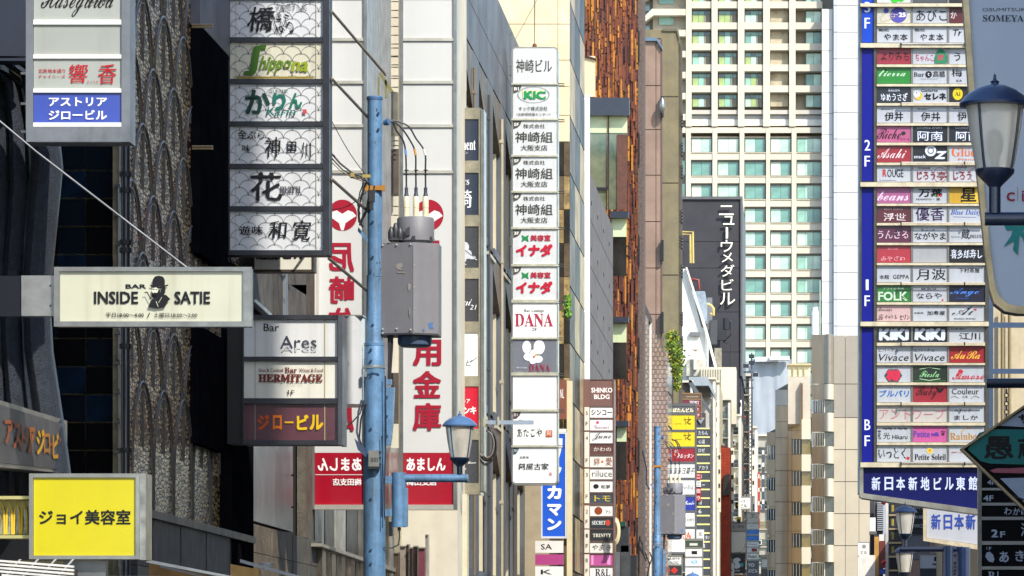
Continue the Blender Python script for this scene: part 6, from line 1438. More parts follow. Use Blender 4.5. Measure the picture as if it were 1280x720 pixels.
# ================================================================ THE TALL BLUE TENANT BOARD
Y = 90.0; P = front(Y)
gold = mat('#d2c5a8', rough=.3, metal=.3, var=.25, scale=6); dkf = mat('#55544f', rough=.4, metal=.6, var=.3, scale=3)
bd = mat('#0b1480', rough=.4, spec=.25, var=.08, scale=1)
t = thing('tenant_board', 'very tall blue tenant board with three columns of small shop panels and floor numbers', 'sign', (X(1155, Y), Y, Z(640, Y)))
b = M(); b.box(X(1074.5, Y), X(1237, Y), Y + .02, Y + .7, Z(617, Y), Z(-80, Y)); build('sign_box', b, dkf, t)
b = M(); b.pb(1072.5, -80, 1074.4, 617, Y, .6); build('side_strip', b, mat('#8fa6b4', rough=.3, metal=.4), t)
for a, c in ((1074.5, 1077), (1092.3, 1095.8), (1231.5, 1237)):
    b = M(); b.pb(a, -80, c, 583, Y - .04, .059); build('frame', b, dkf, t)
cols = [(1096.3, 1138.7), (1141.3, 1184), (1186.6, 1231)]
for a, c in ((1138.9, 1141.1), (1184.2, 1186.4)):
    b = M(); b.pb(a, -80, c, 578, Y - .02, .039); build('mullion', b, mat('#7f7d75', rough=.4, metal=.6), t)
for a, c, s1_, s2_ , y_ in ((-80, 53, '3', 'F', 2), (61, 226, '2', 'F', 174.5), (235, 401.5, '1', 'F', 349), (409.5, 577.5, 'B', 'F', 524)):
    b = M(); b.pb(1077.2, a, 1092.1, c, Y, .018); pn = build('floor_panel', b, mat('#1240b0', rough=.4, spec=.25, var=.1) if a < 0 else bd, t)
    prints([T(s1_, 1080.5 if s1_ != '1' else 1082, y_, 1088 if s1_ != '1' else 1086, y_ + 14, '#dfe4f4', .02), T(s2_, 1080.5, y_ + 20, 1087.5, y_ + 34, '#dfe4f4', .02)], P, (0, -1, 0), pn)
W = '#c3c8d2'; RDD = '#7a2028'
ink2 = '#101014'
def sq(s, x0, y0, x1, y1, c=ink2, b=.015, w_=1.0, **k): return T(s, x0, y0, x1, y1, c, b, k.get('sh', 0), k.get('st'), wob=w_)
c1, c2, c3 = 1096.3, 1141.3, 1186.6
tree = [POLY([(c2 + 27, 79), (c2 + 27, 72), (c2 + 29, 66), (c2 + 33, 61.5), (c2 + 38, 62), (c2 + 41, 66), (c2 + 42.4, 72), (c2 + 42, 79)], '#1c7a52'), sq('家', c2 + 30, 68, c2 + 39, 76, '#c83060')]
BR_ = [
 (-17, 3.5, [('#cfd4d2', [ELL(c1 + 22, 0, 5, 3.5, '#30b020', 12), ELL(c1 + 30, -1, 4, 3.5, '#30b020', 12)]), ('#4a4e54', []), ('#1a1a1c', [])]),
 (9, 28.8, [('#d8d4c4', [ELL(c1 + 26.5, 18.8, 10.5, 9.6, '#4c4a9c', 26), T('ビュー', c1 + 17, 15, c1 + 26, 21.5, '#e0c860', .02), T('25', c1 + 27, 15.5, c1 + 36, 21.5, '#e8e4f0', .05), ELL(c1 + 11.5, 13.3, 3.4, 3.2, '#4048a0', 12), LINE([(c1 + 10, 16.5), (c1 + 4, 22), (c1 + 5, 27), (c1 + 12, 26), (c1 + 22, 22)], .4, '#a89860')]), (W, [sq('あびこ', c2 + 4, 11.5, c2 + 42, 26.5, b=.005)]), ('#5c1420', [sq('か', c3 + 2, 14, c3 + 9, 23, '#d8c8cc')])]),
 (33, 53.3, [(W, [sq('鮨処', c1 + 2, 35.5, c1 + 15, 39.5, w_=.3), sq('やま本', c1 + 8.5, 42, c1 + 38.5, 51, b=.02)]), (W, [sq('鮨処', c2 + 2, 35.5, c2 + 15, 39.5, w_=.3), sq('やま本', c2 + 8.5, 42, c2 + 38.5, 51, b=.02)]), (W, [sq('Tr', c3 + 4, 36.5, c3 + 16, 45, sh=.2)])]),
 (60.2, 80, [('#a01830', [sq('よりみち', c1 + 5, 65, c1 + 40, 76, '#30101a', .01)]), (W, [sq('ちゃんこ', c2 + 3, 68, c2 + 26, 77, '#a83860', .02)] + [ELL(c2 + 8 + 4.4 * k, 66 - (k % 2), .8, .8, '#c8a840', 6) for k in range(5)] + tree), (W, [sq('う', c3 + 6, 66, c3 + 14, 76)])]),
 (84.2, 104.5, [('#128a1e', [T('tierra', c1 + 3, 88, c1 + 36, 95.5, '#b8dcb8', 0, .3, SCRIPT), ELL(c1 + 11, 87.5, 1.4, 1, '#3a3018', 8)]), (W, [T('Bar', c2 + .8, 90.5, c2 + 14, 96, ink2, .0, 0, SERIF), ELL(c2 + 19.5, 93, 4.2, 4.2, ink2, 14), T('t', c2 + 18, 91, c2 + 21, 95, W), sq('高橋', c2 + 25, 88.5, c2 + 40, 96.5, w_=.3), T('TAKAHASHI', c2 + 9, 98, c2 + 31, 99, '#6a6a70')]), (W, [sq('梅', c3 + 3, 86, c3 + 16, 96), T('KA', c3 + 9, 99.5, c3 + 16, 102.5)])]),
 (108.4, 128.4, [('#101420', [T('SALON', c1 + 14, 111, c1 + 28.5, 114.5, '#c8d0e0', .0, 0, SERIF), sq('ゆめうさぎ', c1 + 5, 116.5, c1 + 38, 126.5, '#d4dae8', .02)]), (W, [T('Galerie', c2 + 10, 111.5, c2 + 31, 115, ink2, .02), T('セレネ', c2 + 14, 116, c2 + 41.5, 125, ink2, .055), ELL(c2 + 6.5, 120, 5, 5, '#caa828', 16), ELL(c2 + 4.5, 118, 4.2, 4.2, W, 14), ELL(c2 + 4.5, 116, 1, 1, '#4060a0', 6)]), ('#15161a', [ELL(c3 + 10.5, 117.5, 6.3, 7.6, '#c8b41c', 18), T('Ai', c3 + 7, 114.5, c3 + 14, 120, '#2a2410', .0, 0, SERIF)])]),
 (132.5, 153.5, [(W, [T("Member's", c1 + 4.5, 135, c1 + 20.5, 137.5, ink2, .01, .3, SCRIPT), sq('伊井', c1 + 9, 140, c1 + 33, 151.5, b=.02)]), (W, [T("Member's", c2 + 4.5, 134.5, c2 + 21, 137, ink2, .01, .3, SCRIPT), sq('伊井', c2 + 10, 140, c2 + 34, 151.5, b=.02)]), (W, [T("Member's", c3 + 4.5, 134, c3 + 20, 136.5, ink2, .01, .3, SCRIPT), sq('伊井', c3 + 10, 140, c3 + 34, 151)])]),
 (157.5, 177.7, [('#c05a8c', [T('Riche', c1 + .8, 160.5, c1 + 30, 173.5, '#1a0c16', .0, .2, SCRIPT), T('リッシュ', c1 + 25, 172, c1 + 40.5, 175.5, '#3a1c30', .01), ELL(c1 + 33, 166.5, 2.8, 2.4, '#1c3020', 8)]), ('#0f1320', [T('LOUNGE ANAN', c2 + 5, 158.5, c2 + 36, 161, '#c8d0e0'), sq('阿南', c2 + 5.5, 164, c2 + 37, 176, '#ced6e6')]), ('#0f1320', [T('LOUNGE ANAN', c3 + 8, 158.5, c3 + 36, 161, '#c8d0e0'), sq('阿南', c3 + 8, 164, c3 + 38, 176, '#ced6e6')])]),
 (182, 202.8, [('#a01428', [T('Asahi', c1 + 2, 185, c1 + 36, 198, '#e0d0d4', -.005, .3, SCRIPT)]), ('#0c0e14', [T('snack', c2 + 1, 193.5, c2 + 16, 198, '#cdd4e2', .02), ELL(c2 + 22, 188.5, 7, 7, '#c6ccda', 20), ELL(c2 + 22, 188.5, 4, 4, '#2a2e38', 14), ELL(c2 + 22, 188.5, 3, 3, '#c6ccda', 10), T('Z', c2 + 28, 189, c2 + 41, 199, '#c6ccda', .05, .3)]), (W, [T('Glück', c3 + 3, 184.5, c3 + 42, 195.5, '#c4612c', .0, 0, SERIF), T('Piano', c3 + 11, 198, c3 + 34, 200.5, '#c4612c')])]),
 (206.8, 227.2, [(W, [T('R', c1 + 7, 211.5, c1 + 12, 221, '#b02830', .03), T('OUGE', c1 + 12.8, 211.5, c1 + 33, 221.5, '#26262c', .01), LINE([(c1 + 3, 225.5), (c1 + 24, 225.5)], .4, '#50545c')]), (W, [T('京山料理', c2 + 7, 209, c2 + 21, 211.5, RDD), sq('じろう', c2 + 5, 214, c2 + 28, 225, RDD, .03), ELL(c2 + 34, 218.5, 9, 9.2, '#8a4048', 24, .95), sq('亭', c2 + 30, 214, c2 + 42, 225, RDD, .02)]), (W, [T('京山料理', c3 + 8, 208, c3 + 22, 210.5, RDD), sq('じろう', c3 + 5, 214, c3 + 28, 225, RDD, .03), ELL(c3 + 34, 218.5, 9, 9.2, '#8a4048', 24, .95)])]),
 (234, 254, [('#b45c94', [T('beans', c1 + 1, 239, c1 + 40, 251, '#d8c0d4', .01, .2, SCRIPT)]), (W, [sq('万葉', c2 + 7, 235.5, c2 + 37, 246, b=.03), sq('MANYO・葉', c2 + 4, 247.5, c2 + 34, 250.5, w_=.3), ELL(c2 + 28, 244.5, 1.3, 1.3, '#30a050', 6), ELL(c2 + 31.5, 244.5, 1.3, 1.3, '#d05030', 6), ELL(c2 + 35, 244.5, 1.3, 1.3, '#c83060', 6)]), ('#d2a61c', [RECT(c3 + 16, 234, c3 + 44.3, 253.6, '#d2b03a'), T('星', c3 + 14, 234.5, c3 + 34, 252.5, '#15110a', .04)])]),
 (257.8, 278.2, [('#5a1020', [T('ー BEST DAYS ー', c1 + 3, 260.5, c1 + 38, 262.5, '#b09098'), sq('浮世', c1 + 8, 266.5, c1 + 36, 276, '#dccad0', .02)]), (W, [sq('優香', c2 + 3, 259.5, c2 + 39, 276, '#2e1848', .015)]), (W, [T('Blue Daisy', c3 + 1.5, 262, c3 + 40, 270, '#2c50a4', .0, .05, ITAL), LINE([(c3 + 5, 271), (c3 + 34, 271.6)], .4, '#2c50a4')])]),
 (282.2, 303, [('#5c1440', [sq('うんさる', c1 + 1, 288, c1 + 39, 298.5, '#d4bccc', .01)]), (W, [sq('ながやま', c2 + 2, 290, c2 + 41, 300, b=.02), sq('ちょっと', c2 + 10, 286, c2 + 28, 289, w_=.3)]), (W, [sq('蔵', c3 + 15, 286, c3 + 26, 299, w_=.3), T('DELUXE', c3 + 26, 293.5, c3 + 43, 297.5, '#202024', .0, 0, SERIF), T('〜〜〜', c3 + 2, 295, c3 + 14, 297, '#66666c')])]),
 (306.8, 328.2, [('#b8283c', [T('美人座', c1 + 13, 309.5, c1 + 26, 312.5, '#e08090'), sq('みやざわ', c1 + 5, 320, c1 + 35, 326, '#e4a0a8', .01)]), ('#b0b2b6', []), ('#0c0c12', [sq('喜多郎寿し', c3 + 2, 312, c3 + 41, 323, '#d4dcec', .01)])]),
 (332, 352.8, [(W, [T('本館', c1 + 3, 343.5, c1 + 15, 349, ink2, .015), T('GEPPA', c1 + 20, 343.5, c1 + 40, 348.5, ink2, .0)]), (W, [sq('月波', c2 + 4.5, 335.5, c2 + 41, 350, b=.01)]), (W, [T('下村茶屋', c3 + 12, 335, c3 + 38, 341, ink2, .015)])]),
 (356.6, 377.3, [('#157a22', [T('プライのお店', c1 + 7, 359, c1 + 34, 362, '#c8e0c8', .02), T('FOLK', c1 + 1.2, 364.5, c1 + 38, 376, '#d4e8d4', .03), T('FOLK', c1 + 2, 365.3, c1 + 37.2, 375.2, '#1d8030', -.03)]), (W, [T('鉄割烹', c2 + 10, 359.5, c2 + 30, 363, '#5a5a60'), sq('ならや', c2 + 4, 366, c2 + 36, 373.5, '#2c2c34'), ELL(c2 + 37, 375, 1.3, 1.1, '#c02838', 8)]), ('#0c1030', [T('Ange', c3 + 1.5, 359.5, c3 + 37, 371, '#4a7ad0', .0, .3, SCRIPT), LINE([(c3 + 8, 373), (c3 + 24, 373)], .6, '#3050a0')])]),
 (381.3, 401.5, [('#dcb8b8', [T('Monsieur', c1 + 1, 384, c1 + 19, 389, '#2a1c22', .0, .2, SCRIPT), T('Le', c1 + 1, 393, c1 + 8, 400, '#2a1c22', .0, .2, SCRIPT), sq('キャトル', c1 + 10, 393, c1 + 25, 399, '#2a1c22'), sq('セゾン', c1 + 28, 393, c1 + 41, 400, '#2a1c22')]), (W, [sq('北新地', c2 + 1, 390, c2 + 13, 392.5, w_=.3), sq('加寿屋', c2 + 17.5, 388.5, c2 + 40, 394, b=.02, w_=.4)]), (W, [T('Ai', c3 + 5, 383, c3 + 32, 394, '#2a3036', -.01, .4, SCRIPT), ELL(c3 + 33, 387, 1.5, 1.1, '#c02838', 8), T('MONO PIANO', c3 + 6, 397.5, c3 + 33, 399.5, ink2, .02)])]),
 (408.4, 427.8, [('#0c0d12', [T('KiKi', c1 + 2, 410.5, c1 + 40, 425.5, '#c6cedc', .06, wob=1)]), ('#0c0d12', [T('KiKi', c2 + 2, 410.5, c2 + 40, 425.5, '#c6cedc', .06, wob=1)]), (W, [T('日本 Bar', c3 + 2, 409.5, c3 + 20, 412.5, '#33343c'), sq('江川', c3 + 12, 415.5, c3 + 39, 425, b=.02)])]),
 (432.8, 453.3, [(W, [T('ビバーチェ', c1 + 2, 435.5, c1 + 27, 439.5, '#33343c'), T('Vivace', c1 + 1, 442.5, c1 + 40, 451, ink2, .0, .3)]), (W, [T('ビバーチェ', c2 + 2, 435.5, c2 + 27, 439.5, '#33343c'), T('Vivace', c2 + 1, 442.5, c2 + 40, 451, ink2, .0, .3)]), ('#a01424', [T('AuRa', c3 + 3, 438, c3 + 39, 449, '#dca83c', .0, .2, SCRIPT)])]),
 (456.8, 477.6, [(W, [T('サンスペース', c1 + 10, 457.5, c1 + 31, 459.5), POLY([(c1 + 9, 469.5), (c1 + 14, 461.5), (c1 + 26.5, 461.5), (c1 + 31.5, 469.5), (c1 + 26.5, 477.3), (c1 + 14, 477.3)], '#2a4a4c'), T('樽', c1 + 11, 462, c1 + 29.5, 476.5, '#c02c48', .05)]), ('#0e2412', [RECT(c2 + 1, 458, c2 + 41, 458.4, '#3c8a3c'), RECT(c2 + 1, 476, c2 + 41, 476.4, '#3c8a3c'), T('Fiesta', c2 + 9, 463.5, c2 + 33, 471.5, '#8cc88c', .0, .3, SCRIPT), LINE([(c2 + 8, 461.5), (c2 + 20, 459.5), (c2 + 34, 461.5)], .7, '#a8cca8'), LINE([(c2 + 8, 473.5), (c2 + 20, 475.5), (c2 + 34, 473.5)], .7, '#a8cca8')]), (W, [T('Amore', c3 + 4, 464, c3 + 44, 474.5, '#b02838', .0, .1, SCRIPT), ELL(c3 + 14, 464, 3, 2.6, '#b02838', 8), ELL(c3 + 11, 468, 2, 2, '#b02838', 8), LINE([(c3 + 4, 473.5), (c3 + 42, 473)], .4, '#b02838')])]),
 (481.8, 502.8, [(W, [T('ブルバリ', c1 + 3, 487.5, c1 + 40, 496, '#2468b0', .03, .1)]), ('#a0142c', [T('Ruby', c2 + 4, 483, c2 + 30, 499.5, '#260810', .0, .2, SCRIPT), POLY([(c2 + 28, 484), (c2 + 34, 486.5), (c2 + 40, 484.5), (c2 + 36, 490), (c2 + 32, 491)], '#180610')]), (W, [T('Couleur', c3 + 3, 485.5, c3 + 37, 493, '#2a2c32', .01), T('上海', c3 + 16, 494.5, c3 + 23, 497.5, '#3a3c42'), LINE([(c3 + 2, 497), (c3 + 7, 495), (c3 + 12, 498)], .5, '#5a5c62'), LINE([(c3 + 27, 498), (c3 + 32, 495), (c3 + 38, 497)], .5, '#5a5c62')])]),
 (507, 527.6, [('#cdc8c4', [T('アント', c1 + 3, 511.5, c1 + 42, 524, '#b07078', .0)]), ('#cdc8c4', [T('ワープ', c2 + 0, 511.5, c2 + 40, 524, '#b07078', .0)]), (W, [T('スナック', c3 + 6, 511, c3 + 28, 515, ink2, .02), T('ましか', c3 + 6, 519, c3 + 36, 525, ink2, .015)])]),
 (532.4, 552.5, [(W, [sq('光', c1 + 8, 540.5, c1 + 16, 549, b=.0, w_=.3), T('Hikaru', c1 + 19, 543.5, c1 + 38, 549, ink2, .01, .1), T('〜〜・〜〜', c1 + 7, 534.5, c1 + 38, 537, ink2, .03), sq('花', c1 + 1, 537, c1 + 5, 549, w_=.5)]), ('#d058a0', [T('Petite', c2 + .8, 538.5, c2 + 21, 546.5, '#4838a4', .02), T('milk', c2 + 23, 540, c2 + 33, 545, '#4838a4', .03), ELL(c2 + 37.5, 542.5, 2, 1.8, '#3c1830', 8), ELL(c2 + 35.5, 539.5, .8, .9, '#3c1830', 6), ELL(c2 + 37.5, 538.8, .8, .9, '#3c1830', 6), ELL(c2 + 39.5, 539.5, .8, .9, '#3c1830', 6)]), (W, [T('Rainbow', c3 + 1, 541, c3 + 42, 550, '#a87820', .0, 0, SERIF), LINE([(c3 + 14, 540), (c3 + 20, 536), (c3 + 29, 534.5)], .8, '#c09030')])]),
 (556.7, 577.4, [(W, [sq('いっとく', c1 + 2, 560, c1 + 36, 574, b=.02, w_=1.4), RECT(c1 + 37, 571, c1 + 40.5, 574.5, '#b02430')]), (W, [ELL(c2 + 21, 563.3, 3.8, 3.6, '#d8c050', 16), ELL(c2 + 21, 563.3, 2, 2, '#c08a20', 12), T('Petite Soleil', c2 + 2, 567.5, c2 + 41, 575, ink2, .0, 0, SERIF)]), (W, [T('m-style', c3 + 2, 563, c3 + 34, 568, '#9a5040', .0, .2, SCRIPT)])])]
def dim(h): return '#' + ''.join('%02x' % int(int(h[i:i+2], 16) * .86) for i in (1, 3, 5))
prev = None
for ya, yb, cells in BR_:
    for (a, c), (h, it) in zip(cols, cells):
        b = M(); b.pb(a, ya, c, yb, Y, .018); pn = build('panel', b, acr(dim(h), streak=.24 if h != '#cdc8c4' else .4, rough=.4), t)
        if it: prints(it, P, (0, -1, 0), pn, step=.002)
    if prev is not None:
        big = ya - prev > 5.2
        if big: b = M(); b.pb(1075.5, prev + .6, 1236, ya - .8, Y - .12, .115); build('floor_rail', b, gold, t)
        else:
            b = M(); b.pb(1096, prev + .5, 1231.3, ya - .5, Y - .07, .066); build('rail', b, gold, t)
    prev = yb
for k, y in enumerate((55.5, 129.5, 203.8, 279.5, 354.5, 429.5, 504.6, 579.5)):
    b = M(); b.pb(1126.5, y - 1.6, 1231, y - .6, Y - .16, .03); b.pb(1125.5, y - 2, 1127, y + 3.4, Y - .17, .05, 1); b.pb(1205, y - 2, 1206.5, y + 2, Y - .17, .05, 1); build('light_tube', b, [mat('#d9cfc4', rough=.25, metal=.3), DARK()], t)
b = M(); b.pb(1075.5, 578, 1236, 584, Y - .12, .115); build('floor_rail', b, gold, t)
b = M(); b.pp([(1079.3, 585), (1236, 585), (1236, 638), (1079.3, 616.5)], P, (0, .6, 0)); pn = build('footer_panel', b, mat('#080f50', rough=.4, spec=.25, var=.06), t)
prints([T(c_, x, 596, x + 11, 613, '#c3cdea', .03) for c_, x in zip('新日本新地', (1089.5, 1105.5, 1120.3, 1135.5, 1150.8))] + [T('ビ', 1167, 596.5, 1177, 612.5, '#c3cdea', .03), T('ル', 1181, 596.5, 1192, 612.5, '#c3cdea', .03), T('東', 1195, 596, 1206.5, 613, '#c3cdea', .03), T('館', 1210.5, 595.5, 1221.5, 613, '#c3cdea', .03)], P, (0, -1, 0), pn)
b = M(); b.pp([(1074.5, 583), (1079.2, 585), (1079.2, 616.5), (1236, 638), (1237, 645), (1077, 622.5), (1074.5, 620)], front(Y - .06), (0, .7, 0)); build('footer_frame', b, mat('#a39f95', rough=.3, metal=.7, var=.3), t)

# -- white slanted sign behind
Y = 95.0
t = thing('hanging_sign', 'white sign with dark blue kanji and slanted lower edge under the tall board', 'sign', (X(1190, Y), Y, Z(690, Y)))
b = M(); b.pp([(1155.5, 628), (1240, 632), (1240, 690), (1155.5, 675)], front(Y + .02), (0, .4, 0)); build('sign_box', b, dkf, t)
b = M(); b.pp([(1158.5, 629), (1240, 633), (1240, 683), (1158.5, 672)], front(Y - .01), (0, .025, 0)); pn = build('panel', b, acr('#acafb8', streak=.1), t)
prints([T('新', 1164, 642.5, 1176, 662, '#28449a', .03), T('日', 1179.5, 643, 1190.5, 662, '#28449a', .03), T('本', 1193, 642.5, 1205, 662, '#28449a', .03), T('新', 1207.5, 642.5, 1219.5, 662, '#28449a', .03), T('地', 1223, 642.5, 1235, 662, '#28449a', .03)], front(Y - .01), (0, -1, 0), pn)
b = M(); b.pp([(1154, 628), (1158.3, 629), (1158.3, 672.2), (1240, 683.4), (1240, 690), (1154, 676)], front(Y - .05), (0, .06, 0)); build('frame', b, gold, t)

# -- things below and beside the board
t = thing('building', 'cream shopfront wall behind the signs at the right edge', 'building', (8, 99, 0))
b = M(); b.box(X(1237.5, 99), 16, 99, 140, 0, Z(380, 99)); build('wall', b, mat('#b8ab8e', rough=.7, var=.15, streak=.2), t)
for x in (1253, 1262):
    b = M(); b.tube([(X(x, 98.8), 98.8, 0), (X(x, 98.8), 98.8, Z(386, 98.8))], .04, 8); build('downpipe', b, mat('#8a7c5c', rough=.4, metal=.4), t, smooth=True)
t = bldg('mid distance shop buildings on the right behind the tall board', 4.4, 16, 140, 196, 8.5, mat('#8f877a', rough=.8, var=.2, scale=1))
b = M(); b.pb(1087.5, 622, 1093, 740, 190, .4); build('dark_pier', b, mat('#33353a', rough=.6), t)
b = M(); b.pb(1093.5, 626, 1104, 740, 189, .5); build('pier', b, mat('#3a3c42', rough=.6), t)
b = M()
for k in range(14): b.pb(1096.5, 628 + k * 2.6, 1104.5, 629.2 + k * 2.6, 188.8, .2)
build('louvre', b, mat('#9fa3a8', rough=.4), t)
b = M(); b.pb(1087, 647, 1094.5, 664, 188, .6); b.pb(1087, 664, 1096, 668, 187.8, .9, 1); build('air_conditioner', b, [mat('#dcdad2', rough=.5), mat('#5c5a55')], t)
for (x0, y0, x1, y1, c_) in ((1093, 671, 1098.5, 740, '#b98a42'), (1099.5, 676, 1106.5, 710, '#6a2f26'), (1099.5, 711, 1106.5, 717.5, '#2a58b4'), (1099, 668, 1107, 678, '#dad8d0'), (1074, 694, 1094, 722, '#dedbd2'), (1106.8, 626, 1110.5, 740, '#bcbab4')):
    b = M(); b.pb(x0, y0, x1, y1, 186 - (x0 % 7) * .1, .5); build('shopfront_panel', b, mat(c_, rough=.45, var=.15), t)
b = M(); b.lathe((X(1104.8, 185), 185, Z(628, 185)), [(.02, -.12), (.12, 0), (.02, .12)], 8); b.lathe((X(1104.8, 185), 185, Z(703, 185)), [(.02, -.12), (.12, 0), (.02, .12)], 8); build('red_lamp', b, mat('#b82828', rough=.4), t)
Y = 150.0
t = thing('sign_tower', 'dark sign column with yellow figures left of the amber tinted street lamp', 'sign', (X(1116, Y), Y, Z(730, Y)))
b = M(); b.pb(1110.8, 626, 1128, 740, Y + .05, .5); build('sign_box', b, mat('#3c3d42', rough=.5), t)
for k in range(5):
    y = 629 + k * 17.3
    b = M(); b.pb(1112.5, y, 1126, y + 13.2, Y, .045); pn = build('panel', b, mat('#2c2e38', rough=.35, coat=.3) if k < 4 else BLACK(), t)
    if k < 4: prints([T('1', 1114.5, y + 2, 1117.5, y + 11, '#c8b42c', .04)], front(Y), (0, -1, 0), pn)
    b = M(); b.pb(1111, y + 13.8, 1127, y + 16, Y - .06, .1); build('rail', b, mat('#b8a482', rough=.3, metal=.5), t)
Y = 140.0
t = sign('sign_tower', 'black list sign with rows of small white lettering between lamp and white kanji sign', Y, 1127, 618, 1157, 668, .5, [(y, y + 9.5, mat('#15161b', rough=.4), [T(s, 1142, y + 2, 1154, y + 6.5, '#c9cdd6', .0)]) for y, s in ((620, '(07)'), (631, '(07)'), (642, '串焼'), (653, 'MARCO'))], frame=mat('#1d1e24', rough=.4), fw=.8, rails=mat('#33343c'))
t = sign('hanging_sign', 'plain grey panel under the black list sign', 139, 1133, 668.5, 1162, 700, .4, [(669.5, 699, mat('#6f747e', rough=.4, var=.15), None)], frame=mat('#5a5e68'), fw=.8)
t = sign('hanging_sign', 'pale panel with a brushed five over dark blue next to the lamp posts', 138, 1149, 692, 1177, 724, .4, [(693.5, 710, acr('#b9c0cc', streak=0), [T('5', 1166, 695.5, 1175, 706.5, K, .02, .2)]), (711, 723, mat('#1a2c44', rough=.3), None)], frame=mat('#8d8a80'), fw=1)
t = sign('sign_tower', 'white listing rows behind the blue posts at the bottom right', 120, 1178, 684, 1226, 724, .4, [(y, y + 7, acr('#b4bac6', streak=0), [T(s, 1186 if k % 2 else 1188, y + 1.4, 1200, y + 5.6, K), T('チ', 1215, y + 1.4, 1219, y + 5.6, K)]) for k, (y, s) in enumerate(((686, 'ロマ'), (695.5, 'にて'), (705, 'BAR'), (714.5, 'ナ')))], frame=mat('#6a5c54', rough=.5), fw=.8)
t = sign('sign_tower', 'short white sign column with black kanji seen beyond the pale blue pole', 100, 1239, 400, 1271, 530, .35, [
    (404, 418, mat('#14151c', rough=.4), [RECT(1244, 411, 1264, 412.5, '#5a74a8')]), (425.5, 443, acr('#b9bfd0', streak=0), [T('ロ', 1242, 433, 1246, 439, K, .03), T('平', 1253, 431, 1265, 441, K, .03)]), (447.5, 462, acr('#b9bfd0', streak=0), [T('ぎさき', 1242, 453, 1265, 461.5, K, .02)]), (466, 487, acr('#a4abc0', streak=0), None), (491, 509, acr('#b9bfd0', streak=0), [T('amme', 1242.5, 497.5, 1265.5, 503, K, .0, 0, SERIF)]), (513, 528, acr('#b0b7c8', streak=0), [T('心', 1243, 516, 1252, 524, K)])], frame=mat('#6a6861', rough=.4, metal=.4), fw=1.5)
# pale blue frame pole in front
t = thing('steel_post', 'pale blue steel post with two arms right of the tall board', 'post', (X(1236.5, 80), 80, 0))
pb_ = mat('#93a9c4', rough=.4, metal=.1, var=.1)
b = M(); b.pb(1236.6, -60, 1241.6, 900, 80, .08); build('post', b, pb_, t)
for y0, y1 in ((403, 409.5), (461, 467)):
    b = M(); b.pb(1241.8, y0, 1310, y1, 80, .06); build('arm', b, pb_, t)
t = thing('steel_beam', 'dark horizontal arm with a small chain above the teal diamond sign', 'beam', (X(1260, 48), 48, Z(485, 48)))
b = M(); b.tube([(X(1233, 48), 48, Z(479, 48)), (X(1340, 48), 48, Z(479, 48))], .055, 12); build('arm', b, darkb, t, smooth=True)
for k in range(9):
    b = M(); y = 487 + k * 5.2; cx_ = X(1258, 48); zc = Z(y + 2, 48); r_ = .02
    b.tube([(cx_ + r_ * math.cos(a) * (1 if k % 2 else .3), 48 + r_ * math.sin(a) * (.3 if k % 2 else 1) * .6, zc + .03 * math.sin(a)) for a in [2 * math.pi * q / 8 for q in range(9)]], .006, 4); build('chain_link', b, mat('#5a5a60', rough=.4, metal=.6), t)

# -- teal diamond sign
Y = 46.0
t = thing('hanging_sign', 'large diamond shaped sign with teal band and black brush kanji at right', 'sign', (X(1280, Y), Y, Z(640, Y)))
b = M(); b.pp([(1200, 561.5), (1292, 498), (1384, 561.5), (1292, 650)], front(Y + .02), (0, .16, 0)); build('sign_box', b, mat('#4b443b', rough=.4, metal=.5), t)
b = M(); b.pp([(1202.5, 561.5), (1292, 501), (1381, 561.5), (1292, 646)], front(Y), (0, .019, 0)); pn = build('panel', b, mat('#060608', rough=.6, spec=.15), t)
prints([POLY([(1247, 532), (1292, 505.5), (1337, 532), (1292, 534.5)], '#a9b4c8'), POLY([(1209.5, 562), (1224, 541), (1240, 536.5), (1292, 537), (1292, 581), (1238, 579.5), (1226, 576.5)], '#177a76'),
        T('愚', 1230, 545, 1267, 574, '#06080c', .03, wob=1.2), T('蔵', 1272, 547, 1300, 574, '#06080c', .03, wob=1.2), POLY([(1237, 588), (1246, 585.5), (1262, 585.5), (1292, 584), (1340, 586), (1322, 592), (1292, 592), (1242, 591)], '#b0616c'),
        POLY([(1250, 598), (1292, 597), (1334, 598), (1292, 640)], '#a9b4c8'), T('サ', 1273, 518, 1288, 529, '#0c0f14', .05, wob=1), LINE([(1264, 619), (1280, 625)], 2, '#1c2028')], front(Y), (0, -1, 0), pn)
b = M()
for q in (((1200, 561.5), (1292, 498), (1292, 501.5), (1204.5, 561.5)), ((1200, 561.5), (1204.5, 561.5), (1292, 645.5), (1292, 650))): b.pp(list(q), front(Y - .05), (0, .07, 0))
build('frame', b, mat('#776a55', rough=.3, metal=.6, var=.3), t)
